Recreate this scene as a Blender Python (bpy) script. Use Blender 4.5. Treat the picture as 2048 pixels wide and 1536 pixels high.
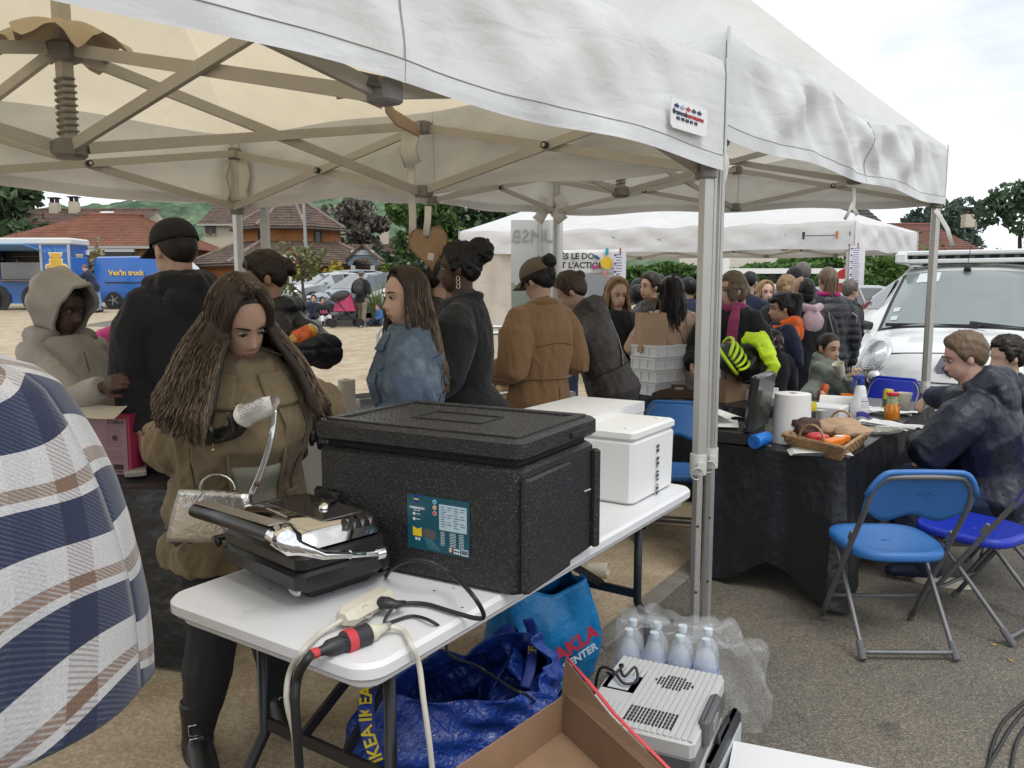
import bpy,bmesh,math,random
import numpy as np
from mathutils import Vector,Matrix,Euler
from mathutils.bvhtree import BVHTree
R=math.radians
random.seed(7)
for _o in list(bpy.data.objects):
 bpy.data.objects.remove(_o)
S=bpy.context.scene
COL=S.collection
F_PX,CX,CY,HOR,CAM_H=1610.0,1024.0,768.0,580.0,1.55
PITCH=math.atan((CY-HOR)/F_PX)
cam_d=bpy.data.cameras.new('camera')
cam_d.sensor_width=36.0
cam_d.lens=36.0*F_PX/2048.0
cam_d.clip_start=0.05
cam_d.clip_end=3000.0
cam=bpy.data.objects.new('camera',cam_d)
COL.objects.link(cam)
cam.location=(0,0,CAM_H)
cam.rotation_euler=(math.pi/2-PITCH,0,0)
S.camera=cam
S.view_settings.view_transform='Standard'
S.view_settings.look='None'
S.view_settings.gamma=1.0
S.view_settings.use_curve_mapping=False
S.view_settings.exposure=0.68
W=bpy.data.worlds.new('World')
S.world=W
W.use_nodes=True
wt=W.node_tree
for n in list(wt.nodes):
 wt.nodes.remove(n)
SUN_EL,SUN_AZ=R(58),R(150)
sky=wt.nodes.new('ShaderNodeTexSky')
sky.sky_type='NISHITA'
sky.sun_disc=False
sky.sun_elevation=SUN_EL
sky.sun_rotation=SUN_AZ
sky.dust_density=3.0
tc=wt.nodes.new('ShaderNodeTexCoord')
mp=wt.nodes.new('ShaderNodeMapping')
mp.inputs['Scale'].default_value=(1.0,1.0,2.6)
wt.links.new(tc.outputs['Generated'],mp.inputs['Vector'])
nz=wt.nodes.new('ShaderNodeTexNoise')
nz.inputs['Scale'].default_value=2.1
nz.inputs['Detail'].default_value=6.0
nz.inputs['Roughness'].default_value=0.55
nz.inputs['Distortion'].default_value=0.4
wt.links.new(mp.outputs['Vector'],nz.inputs['Vector'])
cr=wt.nodes.new('ShaderNodeValToRGB')
cr.color_ramp.elements[0].position=0.30
cr.color_ramp.elements[0].color=(0.50,0.54,0.60,1)
cr.color_ramp.elements[1].position=0.60
cr.color_ramp.elements[1].color=(0.94,0.975,1.0,1)
wt.links.new(nz.outputs['Fac'],cr.inputs['Fac'])
cs=wt.nodes.new('ShaderNodeVectorMath')
cs.operation='SCALE'
cs.inputs['Scale'].default_value=11.0
wt.links.new(cr.outputs['Color'],cs.inputs[0])
mx=wt.nodes.new('ShaderNodeMixRGB')
mx.inputs['Fac'].default_value=0.93
wt.links.new(sky.outputs['Color'],mx.inputs['Color1'])
wt.links.new(cs.outputs['Vector'],mx.inputs['Color2'])
bg=wt.nodes.new('ShaderNodeBackground')
bg.inputs['Strength'].default_value=0.085
wt.links.new(mx.outputs['Color'],bg.inputs['Color'])
wo=wt.nodes.new('ShaderNodeOutputWorld')
wt.links.new(bg.outputs['Background'],wo.inputs['Surface'])
sun_d=bpy.data.lights.new('sun','SUN')
sun_d.energy=0.9
sun_d.angle=R(25)
sun_d.color=(1.0,0.97,0.92)
sun=bpy.data.objects.new('sun',sun_d)
COL.objects.link(sun)
_sd=Vector((math.sin(SUN_AZ)*math.cos(SUN_EL),math.cos(SUN_AZ)*math.cos(SUN_EL),math.sin(SUN_EL)))
sun.rotation_euler=_sd.to_track_quat('Z','Y').to_euler()
_c,_s=math.cos(PITCH),math.sin(PITCH)
def _ray(x,y):
 a,b=(x-CX)/F_PX,-(y-CY)/F_PX
 return Vector((a,_c+_s*b,-_s+_c*b))
def at(x,y,Y):
 r=_ray(x,y)
 return Vector((0,0,CAM_H))+r*(Y/r.y)
def pz(x,y,z):
 r=_ray(x,y)
 return Vector((0,0,CAM_H))+r*((z-CAM_H)/r.z)
def terr(x,y):
 t=min(1.0,max(0.0,(y-8.0)/47.0))
 return 1.7*t*t*(3-2*t)
MATS={}
def _bsdf(m):
 return m.node_tree.nodes['Principled BSDF']
def mat(name,col=(.5,.5,.5),rough=.6,metal=0.,bump=None,var=None,coat=0.,trans=0.,alpha=1.,sheen=0.,emit=None,fine=None,spec=None,var2=None,coord='Object'):
 """bump=(scale,strength) broad relief, fine=(scale,strength) grain, var=(scale,amount) colour mottling, var2=(scale, colour, threshold) patches of dirt"""
 if name in MATS:
  return MATS[name]
 m=bpy.data.materials.new(name)
 m.use_nodes=True
 nt=m.node_tree
 b=_bsdf(m)
 b.inputs['Base Color'].default_value=(*col,1)
 b.inputs['Roughness'].default_value=rough
 b.inputs['Metallic'].default_value=metal
 b.inputs['Coat Weight'].default_value=coat
 b.inputs['Transmission Weight'].default_value=trans
 b.inputs['Alpha'].default_value=alpha
 b.inputs['Sheen Weight'].default_value=sheen
 if spec is not None:
  b.inputs['Specular IOR Level'].default_value=spec
 if emit:
  b.inputs['Emission Color'].default_value=(*col,1)
  b.inputs['Emission Strength'].default_value=emit
 t=nt.nodes.new('ShaderNodeTexCoord')
 def noise(scale,detail=4.,rg=.55):
  n=nt.nodes.new('ShaderNodeTexNoise')
  n.inputs['Scale'].default_value=scale
  n.inputs['Detail'].default_value=detail
  n.inputs['Roughness'].default_value=rg
  nt.links.new(t.outputs[coord],n.inputs['Vector'])
  return n
 last=None
 if var:
  n=noise(var[0])
  r=nt.nodes.new('ShaderNodeMapRange')
  r.inputs['From Min'].default_value=.25
  r.inputs['From Max'].default_value=.75
  r.inputs['To Min'].default_value=1-var[1]
  r.inputs['To Max'].default_value=1+var[1]
  nt.links.new(n.outputs['Fac'],r.inputs['Value'])
  v=nt.nodes.new('ShaderNodeVectorMath')
  v.operation='SCALE'
  v.inputs[0].default_value=col
  nt.links.new(r.outputs['Result'],v.inputs['Scale'])
  last=v.outputs['Vector']
 if var2:
  n=noise(var2[0],6.,.65)
  r=nt.nodes.new('ShaderNodeMapRange')
  r.inputs['From Min'].default_value=var2[2]
  r.inputs['From Max'].default_value=var2[2]+.18
  nt.links.new(n.outputs['Fac'],r.inputs['Value'])
  x=nt.nodes.new('ShaderNodeMixRGB')
  x.inputs['Color1'].default_value=(*col,1)
  x.inputs['Color2'].default_value=(*var2[1],1)
  if last is not None:
   nt.links.new(last,x.inputs['Color1'])
  nt.links.new(r.outputs['Result'],x.inputs['Fac'])
  last=x.outputs['Color']
 if last is not None:
  nt.links.new(last,b.inputs['Base Color'])
 nrm=None
 for q in(bump,fine):
  if q:
   n=noise(q[0],3.)
   u=nt.nodes.new('ShaderNodeBump')
   u.inputs['Strength'].default_value=q[1]
   u.inputs['Distance'].default_value=min(.02,.25/q[0])
   nt.links.new(n.outputs['Fac'],u.inputs['Height'])
   if nrm is not None:
    nt.links.new(nrm,u.inputs['Normal'])
   nrm=u.outputs['Normal']
 if nrm is not None:
  nt.links.new(nrm,b.inputs['Normal'])
 MATS[name]=m
 return m
def cloth(name,col,rough=.9,amt=.12,sheen=.15,fold=.6):
 return mat(name,col,rough,bump=(9.,fold),fine=(420.,.35),var=(5.,amt),sheen=sheen,spec=.25)
def skin(name,col):
 if name in MATS:
  return MATS[name]
 m=mat(name,col,.48,var=(26.,.07),fine=(260.,.12),spec=.4)
 b=_bsdf(m)
 b.inputs['Subsurface Weight'].default_value=.12
 b.inputs['Subsurface Radius'].default_value=(.012,.005,.003)
 b.inputs['Subsurface Scale'].default_value=.6
 return m
class NT:
 """a small wrapper for hand-wired materials"""
 def __init__(s,name):
  s.m=bpy.data.materials.new(name)
  s.m.use_nodes=True
  s.t=s.m.node_tree
  s.b=_bsdf(s.m)
  MATS[name]=s.m
 def n(s,typ,**kw):
  x=s.t.nodes.new('ShaderNode'+typ)
  for k,v in kw.items():
   if k.startswith('i_'):
    x.inputs[k[2:].replace('_',' ')].default_value=v
   else:
    setattr(x,k,v)
  return x
 def l(s,a,b):
  s.t.links.new(a,b)
 def math(s,op,a,b=None,c=None):
  x=s.t.nodes.new('ShaderNodeMath')
  x.operation=op
  for i,v in enumerate((a,b,c)):
   if v is None:
    continue
   if isinstance(v,(int,float)):
    x.inputs[i].default_value=v
   else:
    s.l(v,x.inputs[i])
  return x.outputs[0]
 def mix(s,f,a,b):
  x=s.t.nodes.new('ShaderNodeMixRGB')
  for i,v in enumerate((f,a,b)):
   if isinstance(v,(int,float)):
    x.inputs[i].default_value=v
   elif isinstance(v,tuple):
    x.inputs[i].default_value=(*v,1)
   else:
    s.l(v,x.inputs[i])
  return x.outputs[0]
 def ramp(s,f,stops,const=False):
  x=s.t.nodes.new('ShaderNodeValToRGB')
  if const:
   x.color_ramp.interpolation='CONSTANT'
  e=x.color_ramp.elements
  while len(e)<len(stops):
   e.new(.5)
  for i,(p,c)in enumerate(stops):
   e[i].position=p
   e[i].color=(*c,1)
  s.l(f,x.inputs[0])
  return x.outputs[0]
def tag(o,label=None,cat=None,group=None,kind=None):
 if label:
  o['label']=label
 if cat:
  o['category']=cat
 if group:
  o['group']=group
 if kind:
  o['kind']=kind
 return o
def thing(name,label,cat,loc=(0,0,0),rz=0.,group=None):
 o=bpy.data.objects.new(name,None)
 COL.objects.link(o)
 o.location=loc
 o.rotation_euler=(0,0,rz)
 o.empty_display_size=.1
 return tag(o,label,cat,group)
def link(name,me,parent=None):
 o=bpy.data.objects.new(name,me)
 COL.objects.link(o)
 if parent is not None:
  o.parent=parent
 return o
def dup(root,loc,rz,label=None,group=None):
 def cp(o,par):
  c=o.copy()
  COL.objects.link(c)
  if par is not None:
   c.parent=par
  for ch in o.children:
   cp(ch,c)
  return c
 r=cp(root,None)
 r.location=loc
 r.rotation_euler=(0,0,rz)
 if label:
  r['label']=label
 if group:
  r['group']=group
 return r
def smooth_flags(me,ang=None):
 me.polygons.foreach_set('use_smooth',[True]*len(me.polygons))
 if ang is not None:
  try:
   me.set_sharp_from_angle(angle=R(ang))
  except Exception:
   pass
def rot(ax,deg):
 return Matrix.Rotation(R(deg),3,ax)
class MB:
 """collects shapes for ONE mesh object"""
 def __init__(s):
  s.v,s.f,s.mi,s.uv=[],[],[],None
  s.k=0
 def add(s,vs,fs,k=None):
  b=len(s.v)
  s.v+=[tuple(v)for v in vs]
  s.f+=[tuple(i+b for i in f)for f in fs]
  s.mi+=[s.k if k is None else k]*len(fs)
  return s
 def box(s,c,d,M=None,k=None,taper=None,bev=0.):
  x,y,z=d[0]/2,d[1]/2,d[2]/2
  tx,ty=taper or(1,1)
  if bev>0:
   b=min(bev,x*.9,y*.9,z*.9)
   vs,ring=[],lambda X,Y,Z:[(X-b,-Y,Z),(X,-Y+b,Z),(X,Y-b,Z),(X-b,Y,Z),(-X+b,Y,Z),(-X,Y-b,Z),(-X,-Y+b,Z),(-X+b,-Y,Z)]
   vs+=[(p[0]*.999,p[1]*.999,p[2])for p in ring(x-b*.6,y-b*.6,-z)]+ring(x,y,-z+b*.6)+ring(x*tx,y*ty,z-b*.6)+ring(x*tx-b*.6,y*ty-b*.6,z)
   fs=[tuple(range(7,-1,-1)),tuple(range(24,32))]
   for r in range(3):
    for i in range(8):
     fs.append((r*8+i,r*8+(i+1)%8,r*8+8+(i+1)%8,r*8+8+i))
  else:
   vs=[(-x,-y,-z),(x,-y,-z),(x,y,-z),(-x,y,-z),(-x*tx,-y*ty,z),(x*tx,-y*ty,z),(x*tx,y*ty,z),(-x*tx,y*ty,z)]
   fs=[(3,2,1,0),(4,5,6,7),(0,1,5,4),(1,2,6,5),(2,3,7,6),(3,0,4,7)]
  c=Vector(c)
  vs=[(M@Vector(v)if M else Vector(v))+c for v in vs]
  return s.add(vs,fs,k)
 def tube(s,pts,rad,n=8,k=None,cap=True,side=None,flat=None,closed=False):
  """rad: number, list, or list of (r_side, r_depth); side: the cross-section's lateral axis"""
  pts=[Vector(p)for p in pts]
  m=len(pts)
  if not isinstance(rad,(list,tuple)):
   rad=[rad]*m
  vs,prev=[],None
  for i,p in enumerate(pts):
   if closed:
    t=pts[(i+1)%m]-pts[i-1]
   else:
    t=pts[min(i+1,m-1)]-pts[max(i-1,0)]
   if t.length<1e-9:
    t=Vector((0,0,1))
   t.normalize()
   if side is not None:
    u=Vector(side)
   elif prev is None:
    u=Vector((0,0,1)).cross(t)
    if u.length<.05:
     u=Vector((1,0,0))
   else:
    u=prev
   u=u-t*u.dot(t)
   if u.length<1e-6:
    u=t.orthogonal()
   u.normalize()
   prev=u
   w=t.cross(u)
   r=rad[i]
   ra,rb=r if isinstance(r,(tuple,list))else(r,r)
   for j in range(n):
    a=2*math.pi*j/n
    vs.append(p+u*(ra*math.cos(a))+w*(rb*math.sin(a)))
  fs=[]
  for i in range(m if closed else m-1):
   i2=(i+1)%m
   for j in range(n):
    j2=(j+1)%n
    fs.append((i*n+j,i*n+j2,i2*n+j2,i2*n+j))
  if cap and not closed:
   fs.append(tuple(range(n-1,-1,-1)))
   fs.append(tuple((m-1)*n+j for j in range(n)))
  return s.add(vs,fs,k)
 def bar(s,a,b,w,h=None,up=(0,0,1),k=None):
  a,b=Vector(a),Vector(b)
  t=(b-a).normalized()
  u=t.cross(Vector(up))
  if u.length<1e-4:
   u=t.orthogonal()
  u.normalize()
  n=u.cross(t)
  h=h or w
  vs=[]
  for p in(a,b):
   for su,sn in((-1,-1),(1,-1),(1,1),(-1,1)):
    vs.append(p+u*(su*w/2)+n*(sn*h/2))
  return s.add(vs,[(0,1,2,3),(7,6,5,4),(0,4,5,1),(1,5,6,2),(2,6,7,3),(3,7,4,0)],k)
 def lathe(s,prof,n=20,c=(0,0,0),M=None,k=None):
  c=Vector(c)
  vs=[]
  for r,z in prof:
   for j in range(n):
    a=2*math.pi*j/n
    v=Vector((r*math.cos(a),r*math.sin(a),z))
    vs.append((M@v if M else v)+c)
  fs=[]
  for i in range(len(prof)-1):
   for j in range(n):
    j2=(j+1)%n
    fs.append((i*n+j,i*n+j2,(i+1)*n+j2,(i+1)*n+j))
  if prof[0][0]>1e-5:
   fs.append(tuple(range(n-1,-1,-1)))
  if prof[-1][0]>1e-5:
   fs.append(tuple((len(prof)-1)*n+j for j in range(n)))
  return s.add(vs,fs,k)
 def ell(s,c,r,M=None,n=14,m=9,k=None):
  prof=[(max(1e-6,math.sin(math.pi*i/m)),-math.cos(math.pi*i/m))for i in range(m+1)]
  D=Matrix.Diagonal(Vector(r))
  return s.lathe(prof,n,c,(M@D)if M else D,k)
 def prism(s,poly,d,M=None,o=(0,0,0),k=None):
  """poly in local xz, thickness d along local y"""
  o=Vector(o)
  n=len(poly)
  ar=sum(poly[i][0]*poly[(i+1)%n][1]-poly[(i+1)%n][0]*poly[i][1]for i in range(n))
  if ar<0:
   poly=poly[::-1]
  vs=[Vector((p[0],-d/2,p[1]))for p in poly]+[Vector((p[0],d/2,p[1]))for p in poly]
  vs=[(M@v if M else v)+o for v in vs]
  fs=[tuple(range(n)),tuple(range(2*n-1,n-1,-1))]+[((i+1)%n,i,n+i,n+(i+1)%n)for i in range(n)]
  return s.add(vs,fs,k)
 def grid(s,fn,nu,nv,k=None,wrap=False):
  vs=[fn(i/(nu if wrap else nu-1),j/(nv-1))for j in range(nv)for i in range(nu)]
  fs=[]
  for j in range(nv-1):
   for i in range(nu if wrap else nu-1):
    i2=(i+1)%nu
    fs.append((j*nu+i,j*nu+i2,(j+1)*nu+i2,(j+1)*nu+i))
  return s.add(vs,fs,k)
 def mesh(s,name,mats):
  me=bpy.data.meshes.new(name)
  me.from_pydata(s.v,[],s.f)
  for m in(mats if isinstance(mats,(list,tuple))else[mats]):
   me.materials.append(m)
  if any(s.mi):
   me.polygons.foreach_set('material_index',s.mi)
  return me
 def build(s,name,mats,parent=None,smooth=None,uv=None):
  me=s.mesh(name,mats)
  if smooth is not None:
   smooth_flags(me,None if smooth is True else smooth)
  if uv is not None:
   l=me.uv_layers.new(name='UVMap')
   for lp in me.loops:
    l.data[lp.index].uv=uv[lp.vertex_index]
  return link(name,me,parent)
def solidify(o,t,off=-1.):
 md=o.modifiers.new('thickness','SOLIDIFY')
 md.thickness=t
 md.offset=off
 return o
_txt={}
def text(body,size,m,M,parent=None,name='lettering',bold=0.,align='CENTER',ext=.0006):
 cu=bpy.data.curves.new('t','FONT')
 cu.body=body
 cu.size=size
 cu.align_x=align
 cu.align_y='CENTER'
 cu.extrude=ext
 cu.offset=bold
 cu.resolution_u=2
 ob=bpy.data.objects.new('t',cu)
 TMP.collection.objects.link(ob)
 TMP.view_layers[0].update();dg=TMP.view_layers[0].depsgraph
 dg.update()
 me=bpy.data.meshes.new_from_object(ob.evaluated_get(dg))
 bpy.data.objects.remove(ob)
 bpy.data.curves.remove(cu)
 me.materials.clear()
 me.materials.append(m)
 me.name=name
 o=link(name,me,parent)
 o.matrix_local=M
 return o
TMP=bpy.data.scenes.new('tmp')
def wrap(o,src,nn,off=.002):
 """presses flat lettering onto a curved surface"""
 bm=BVHTree.FromPolygons([v.co.copy()for v in src.data.vertices],[p.vertices[:]for p in src.data.polygons])
 M=o.matrix_local
 Mi=M.inverted()
 for v in o.data.vertices:
  p=M@v.co
  h=bm.ray_cast(p+nn*.35,-nn)
  if h[0]is not None:
   v.co=Mi@(h[0]+nn*off)
 return o
def frame(o,x,y):
 """matrix whose local x runs along x and local y along y, origin o"""
 x=Vector(x).normalized()
 y=Vector(y)
 y=(y-x*y.dot(x)).normalized()
 z=x.cross(y)
 M=Matrix.Identity(4)
 for i in range(3):
  M[i][0],M[i][1],M[i][2],M[i][3]=x[i],y[i],z[i],o[i]
 return M
def remesh(mb,vox,sm=2,fac=.5):
 """union of the collected shapes as one continuous skin; returns a mesh"""
 me=mb.mesh('r',[])
 ob=bpy.data.objects.new('r',me)
 TMP.collection.objects.link(ob)
 md=ob.modifiers.new('r','REMESH')
 md.mode='VOXEL'
 md.voxel_size=vox
 md.use_smooth_shade=True
 if sm:
  ms=ob.modifiers.new('s','SMOOTH')
  ms.factor=fac
  ms.iterations=sm
 TMP.view_layers[0].update();dg=TMP.view_layers[0].depsgraph
 dg.update()
 out=bpy.data.meshes.new_from_object(ob.evaluated_get(dg))
 bpy.data.objects.remove(ob)
 bpy.data.meshes.remove(me)
 return out
def get_v(me):
 a=np.empty(len(me.vertices)*3,dtype=np.float32)
 me.vertices.foreach_get('co',a)
 return a.reshape(-1,3).astype(np.float64)
def set_v(me,v):
 me.vertices.foreach_set('co',v.astype(np.float32).ravel())
 me.update()
def vnoise(p,scale,seed,oct=3,stretch=(1,1,1)):
 """cheap smooth pseudo-noise, about -1..1"""
 rg=np.random.RandomState(seed)
 q=p*np.array(stretch)*scale
 out,a=np.zeros(len(p)),1.
 for o in range(oct):
  for _ in range(3):
   d=rg.normal(size=3)
   d/=np.linalg.norm(d)
   w=q@d*(2**o)*rg.uniform(.7,1.4)+rg.uniform(0,6.28)
   e=rg.normal(size=3)
   out+=a*np.sin(w+1.3*np.sin(q@e*(2**o)*.6+rg.uniform(0,6.28)))
  a*=.55
 return out/3.6
def folds(me,amp,scale=14.,seed=1,stretch=(1,1,1)):
 """cloth folds pushed along the normals: sharp ridges with soft valleys"""
 v=get_v(me)
 n=np.empty(len(v)*3,dtype=np.float32)
 me.vertices.foreach_get('normal',n)
 n=n.reshape(-1,3)
 a=vnoise(v,scale,seed,2,stretch)
 b=vnoise(v,scale*.45,seed+5,2,stretch)
 c=vnoise(v,scale*2.3,seed+9,2,(1.3,1.3,.8))
 d=(1-np.abs(a)*1.8)*.75+b*.8+(1-np.abs(c)*2.2)*.28
 set_v(me,v+n*(amp*d)[:,None])
#  people
SK=dict(light=(.56,.36,.27),tan=(.46,.28,.19),olive=(.38,.225,.15),brown=(.17,.088,.055),dark=(.075,.038,.027),pink=(.60,.36,.29))
def _hair_mat(name,c1,c2,rough=.45):
 if name in MATS:
  return MATS[name]
 t=NT(name)
 co=t.n('TexCoord')
 mpn=t.n('Mapping')
 mpn.inputs['Scale'].default_value=(60,60,5)
 t.l(co.outputs['Object'],mpn.inputs['Vector'])
 no=t.n('TexNoise',i_Scale=1.6,i_Detail=3.)
 t.l(mpn.outputs[0],no.inputs['Vector'])
 a=t.n('Attribute',attribute_name='tone')
 f=t.math('ADD',t.math('MULTIPLY',no.outputs['Fac'],.9),t.math('SUBTRACT',a.outputs['Fac'],.45))
 c=t.ramp(f,[(.25,c1),(.85,c2)])
 t.l(c,t.b.inputs['Base Color'])
 t.b.inputs['Roughness'].default_value=rough
 t.b.inputs['Specular IOR Level'].default_value=.35
 u=t.n('Bump',i_Strength=.25,i_Distance=.003)
 t.l(no.outputs['Fac'],u.inputs['Height'])
 t.l(u.outputs[0],t.b.inputs['Normal'])
 return t.m
HAIR=dict(black=((.006,.005,.005),(.022,.018,.016)),dkbrown=((.018,.011,.007),(.06,.036,.022)),brown=((.05,.028,.015),(.13,.075,.04)),balayage=((.028,.017,.010),(.36,.255,.165)),blond=((.25,.15,.07),(.55,.38,.20)),grey=((.12,.10,.085),(.34,.30,.26)),sandy=((.13,.085,.05),(.30,.21,.135)))
def hair_mat(k):
 return _hair_mat('hair '+k,*HAIR[k])
def _rayell(d,c,r):
 c,r=np.array(c),np.array(r)
 a=((d/r)**2).sum(1)
 b=-2*(d*c/r**2).sum(1)
 k=((c/r)**2).sum()-1
 return(-b+np.sqrt(np.maximum(b*b-4*a*k,1e-12)))/(2*a)
HL_A=[0,22,42,58,70,80,92,104,120,145,180]
HL_Z=[.076,.074,.064,.040,.005,-.020,.000,-.004,-.030,-.058,-.066]
def hair_cap(mb,Hm,hs,thick=.012,line=0.,nu=72,nv=56,top=.0):
 """hair as a skin lifted off the skull above the hairline; below it the surface dips inside the head"""
 th=np.linspace(.02,math.pi*.80,nv)
 ph=np.linspace(0,2*math.pi,nu,endpoint=False)
 T,Ph=np.meshgrid(th,ph,indexing='ij')
 d=np.stack([np.sin(T)*np.sin(Ph),np.sin(T)*np.cos(Ph),np.cos(T)],-1).reshape(-1,3)
 r1=_rayell(d,(0,-.016,.022),(.0735,.094,.094))
 r2=_rayell(d,(0,.020,-.048),(.055,.062,.067))
 r=(r1**10+r2**10)**.1
 v=d*r[:,None]
 az=np.degrees(np.abs(np.arctan2(v[:,0],v[:,1])))
 m=np.clip((v[:,2]-np.interp(az,HL_A,HL_Z)-line)/.016,-1,1.4)
 k=np.where(m>0,np.sqrt(np.clip(m,0,1))*thick,m*.014)
 v=d*(r+k+top*np.clip(v[:,2]/.1,0,1)*(m>0))[:,None]
 v*=hs
 fs=[(i*nu+j,(i+1)*nu+j,(i+1)*nu+(j+1)%nu,i*nu+(j+1)%nu)for i in range(nv-1)for j in range(nu)]
 fs.append(tuple(range(nu)))
 fs.append(tuple((nv-1)*nu+j for j in range(nu-1,-1,-1)))
 mb.add([Hm@Vector(q)for q in v],fs)
def head_shape(mb,Hm,hs,nu=56,nv=44,fem=True):
 th=np.linspace(.02,math.pi-.02,nv)
 ph=np.linspace(0,2*math.pi,nu,endpoint=False)
 T,Ph=np.meshgrid(th,ph,indexing='ij')
 d=np.stack([np.sin(T)*np.sin(Ph),np.sin(T)*np.cos(Ph),np.cos(T)],-1).reshape(-1,3)
 r1=_rayell(d,(0,-.016,.022),(.0735,.094,.094))
 r2=_rayell(d,(0,.020,-.048),(.053 if fem else .057,.062,.067))
 r=(r1**10+r2**10)**.1
 v=d*r[:,None]
 x,z,fr=v[:,0],v[:,2],np.clip(v[:,1]/.05,0,1)
 g=lambda q,s:np.exp(-(q/s)**2)
 dy=.0245*g(x,.0115)*np.clip((.014-z)/.05,0,1)*(z>-.05)*g(np.minimum(z+.036,0),.007)
 dy+=.004*g(x,.010)*g(z-.012,.02)
 for sx in(-1,1):
  dy+=.008*g(x-sx*.0135,.008)*g(z+.041,.008)
  dy-=.0095*g(x-sx*.031,.017)*g(z-.004,.0105)
  dy+=.004*g(x-sx*.030,.022)*g(z-.025,.008)
  dy+=.005*g(x-sx*.040,.018)*g(z+.028,.016)
 dy+=.0075*g(x,.021)*g(z+.0655,.0055)+.0085*g(x,.017)*g(z+.079,.006)-.003*g(x,.025)*g(z+.0715,.0028)
 dy+=.006*g(x,.02)*g(z+.108,.012)-.004*g(x,.03)*g(z+.091,.006)
 v[:,1]+=dy*fr
 v*=hs
 vs=[Hm@Vector(q)for q in v]
 fs=[]
 for i in range(nv-1):
  for j in range(nu):
   j2=(j+1)%nu
   fs.append((i*nu+j,(i+1)*nu+j,(i+1)*nu+j2,i*nu+j2))
 fs.append(tuple(range(nu)))
 fs.append(tuple((nv-1)*nu+j for j in range(nu-1,-1,-1)))
 mb.add(vs,fs)
 for sx in(-1,1):
  Re=Hm.to_3x3()@rot('Z',sx*18)
  mb.ell(Hm@Vector((sx*.077*hs,-.012*hs,-.006*hs)),(.009*hs,.018*hs,.031*hs),Re,10,7)
def hand_shape(mb,w,d,n,side,curl=35.,s=1.,spread=.25,thick=1.,thumb=.7):
 """palm + four unequal bent fingers + thumb leaving the palm's side. d along the hand, n out of the palm, side +1/-1 picks the thumb's side"""
 d=Vector(d).normalized()
 n=Vector(n)
 n=(n-d*n.dot(d)).normalized()
 t=d.cross(n)*side
 w=Vector(w)
 k=s*thick
 mb.tube([w-d*.02*s,w+d*.012*s,w+d*.05*s,w+d*.088*s],[(.024*s,.018*s),(.030*s,.016*k),(.041*s,.0155*k),(.039*s,.012*k)],10,side=t)
 for i,(off,L,st)in enumerate(((.030,.072,.086),(.010,.082,.091),(-.011,.076,.089),(-.031,.060,.082))):
  p=w+t*off*s+d*(st-.012)*s
  q=(d+t*off*spread*8).normalized()
  a,pts=R(curl*.5),[p]
  for j,fr in enumerate((.42,.32,.26)):
   dd=q*math.cos(a)+n*math.sin(a)
   pts.append(pts[-1]+dd*(L*fr+(.012 if j==0 else 0))*s)
   a+=R(curl*(1. if j==0 else .8))
  mb.tube(pts,[.0098*k,.0092*k,.0085*k,.0066*k],8)
 p=w+d*.018*s+t*.026*s
 dd=(d*.55+t*thumb+n*.35).normalized()
 e=(d*.9+t*thumb*.25+n*.45).normalized()
 mb.tube([p,p+dd*.036*s,p+dd*.036*s+e*.030*s,p+dd*.036*s+e*.055*s],[.014*k,.0125*k,.0108*k,.008*k],8)
def strands(name,parent,m,paths,wid=.010,thick=.004,seed=1,k=5):
 """hair as many thin tapering locks in one mesh"""
 rg=random.Random(seed)
 mb,tones=MB(),[]
 for pts in paths:
  n=len(pts)
  b=len(mb.v)
  f=rg.uniform(.7,1.25)
  rad=[(wid*f*min(1,.45+2.2*i/n)*(1 if i<n*.6 else max(.12,1-((i/n-.6)/.4)**1.5)),thick)for i in range(n)]
  mb.tube(pts,rad,k,cap=True)
  t0=rg.gauss(.36,.11)+.16*math.sin(pts[len(pts)//2].x*70+pts[len(pts)//2].y*40)
  tones+=[t0+.22*(q//k)/n for q in range(len(mb.v)-b)]
 o=mb.build(name,m,parent,smooth=True)
 at_=o.data.attributes.new('tone','FLOAT','POINT')
 at_.data.foreach_set('value',tones)
 return o
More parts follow.
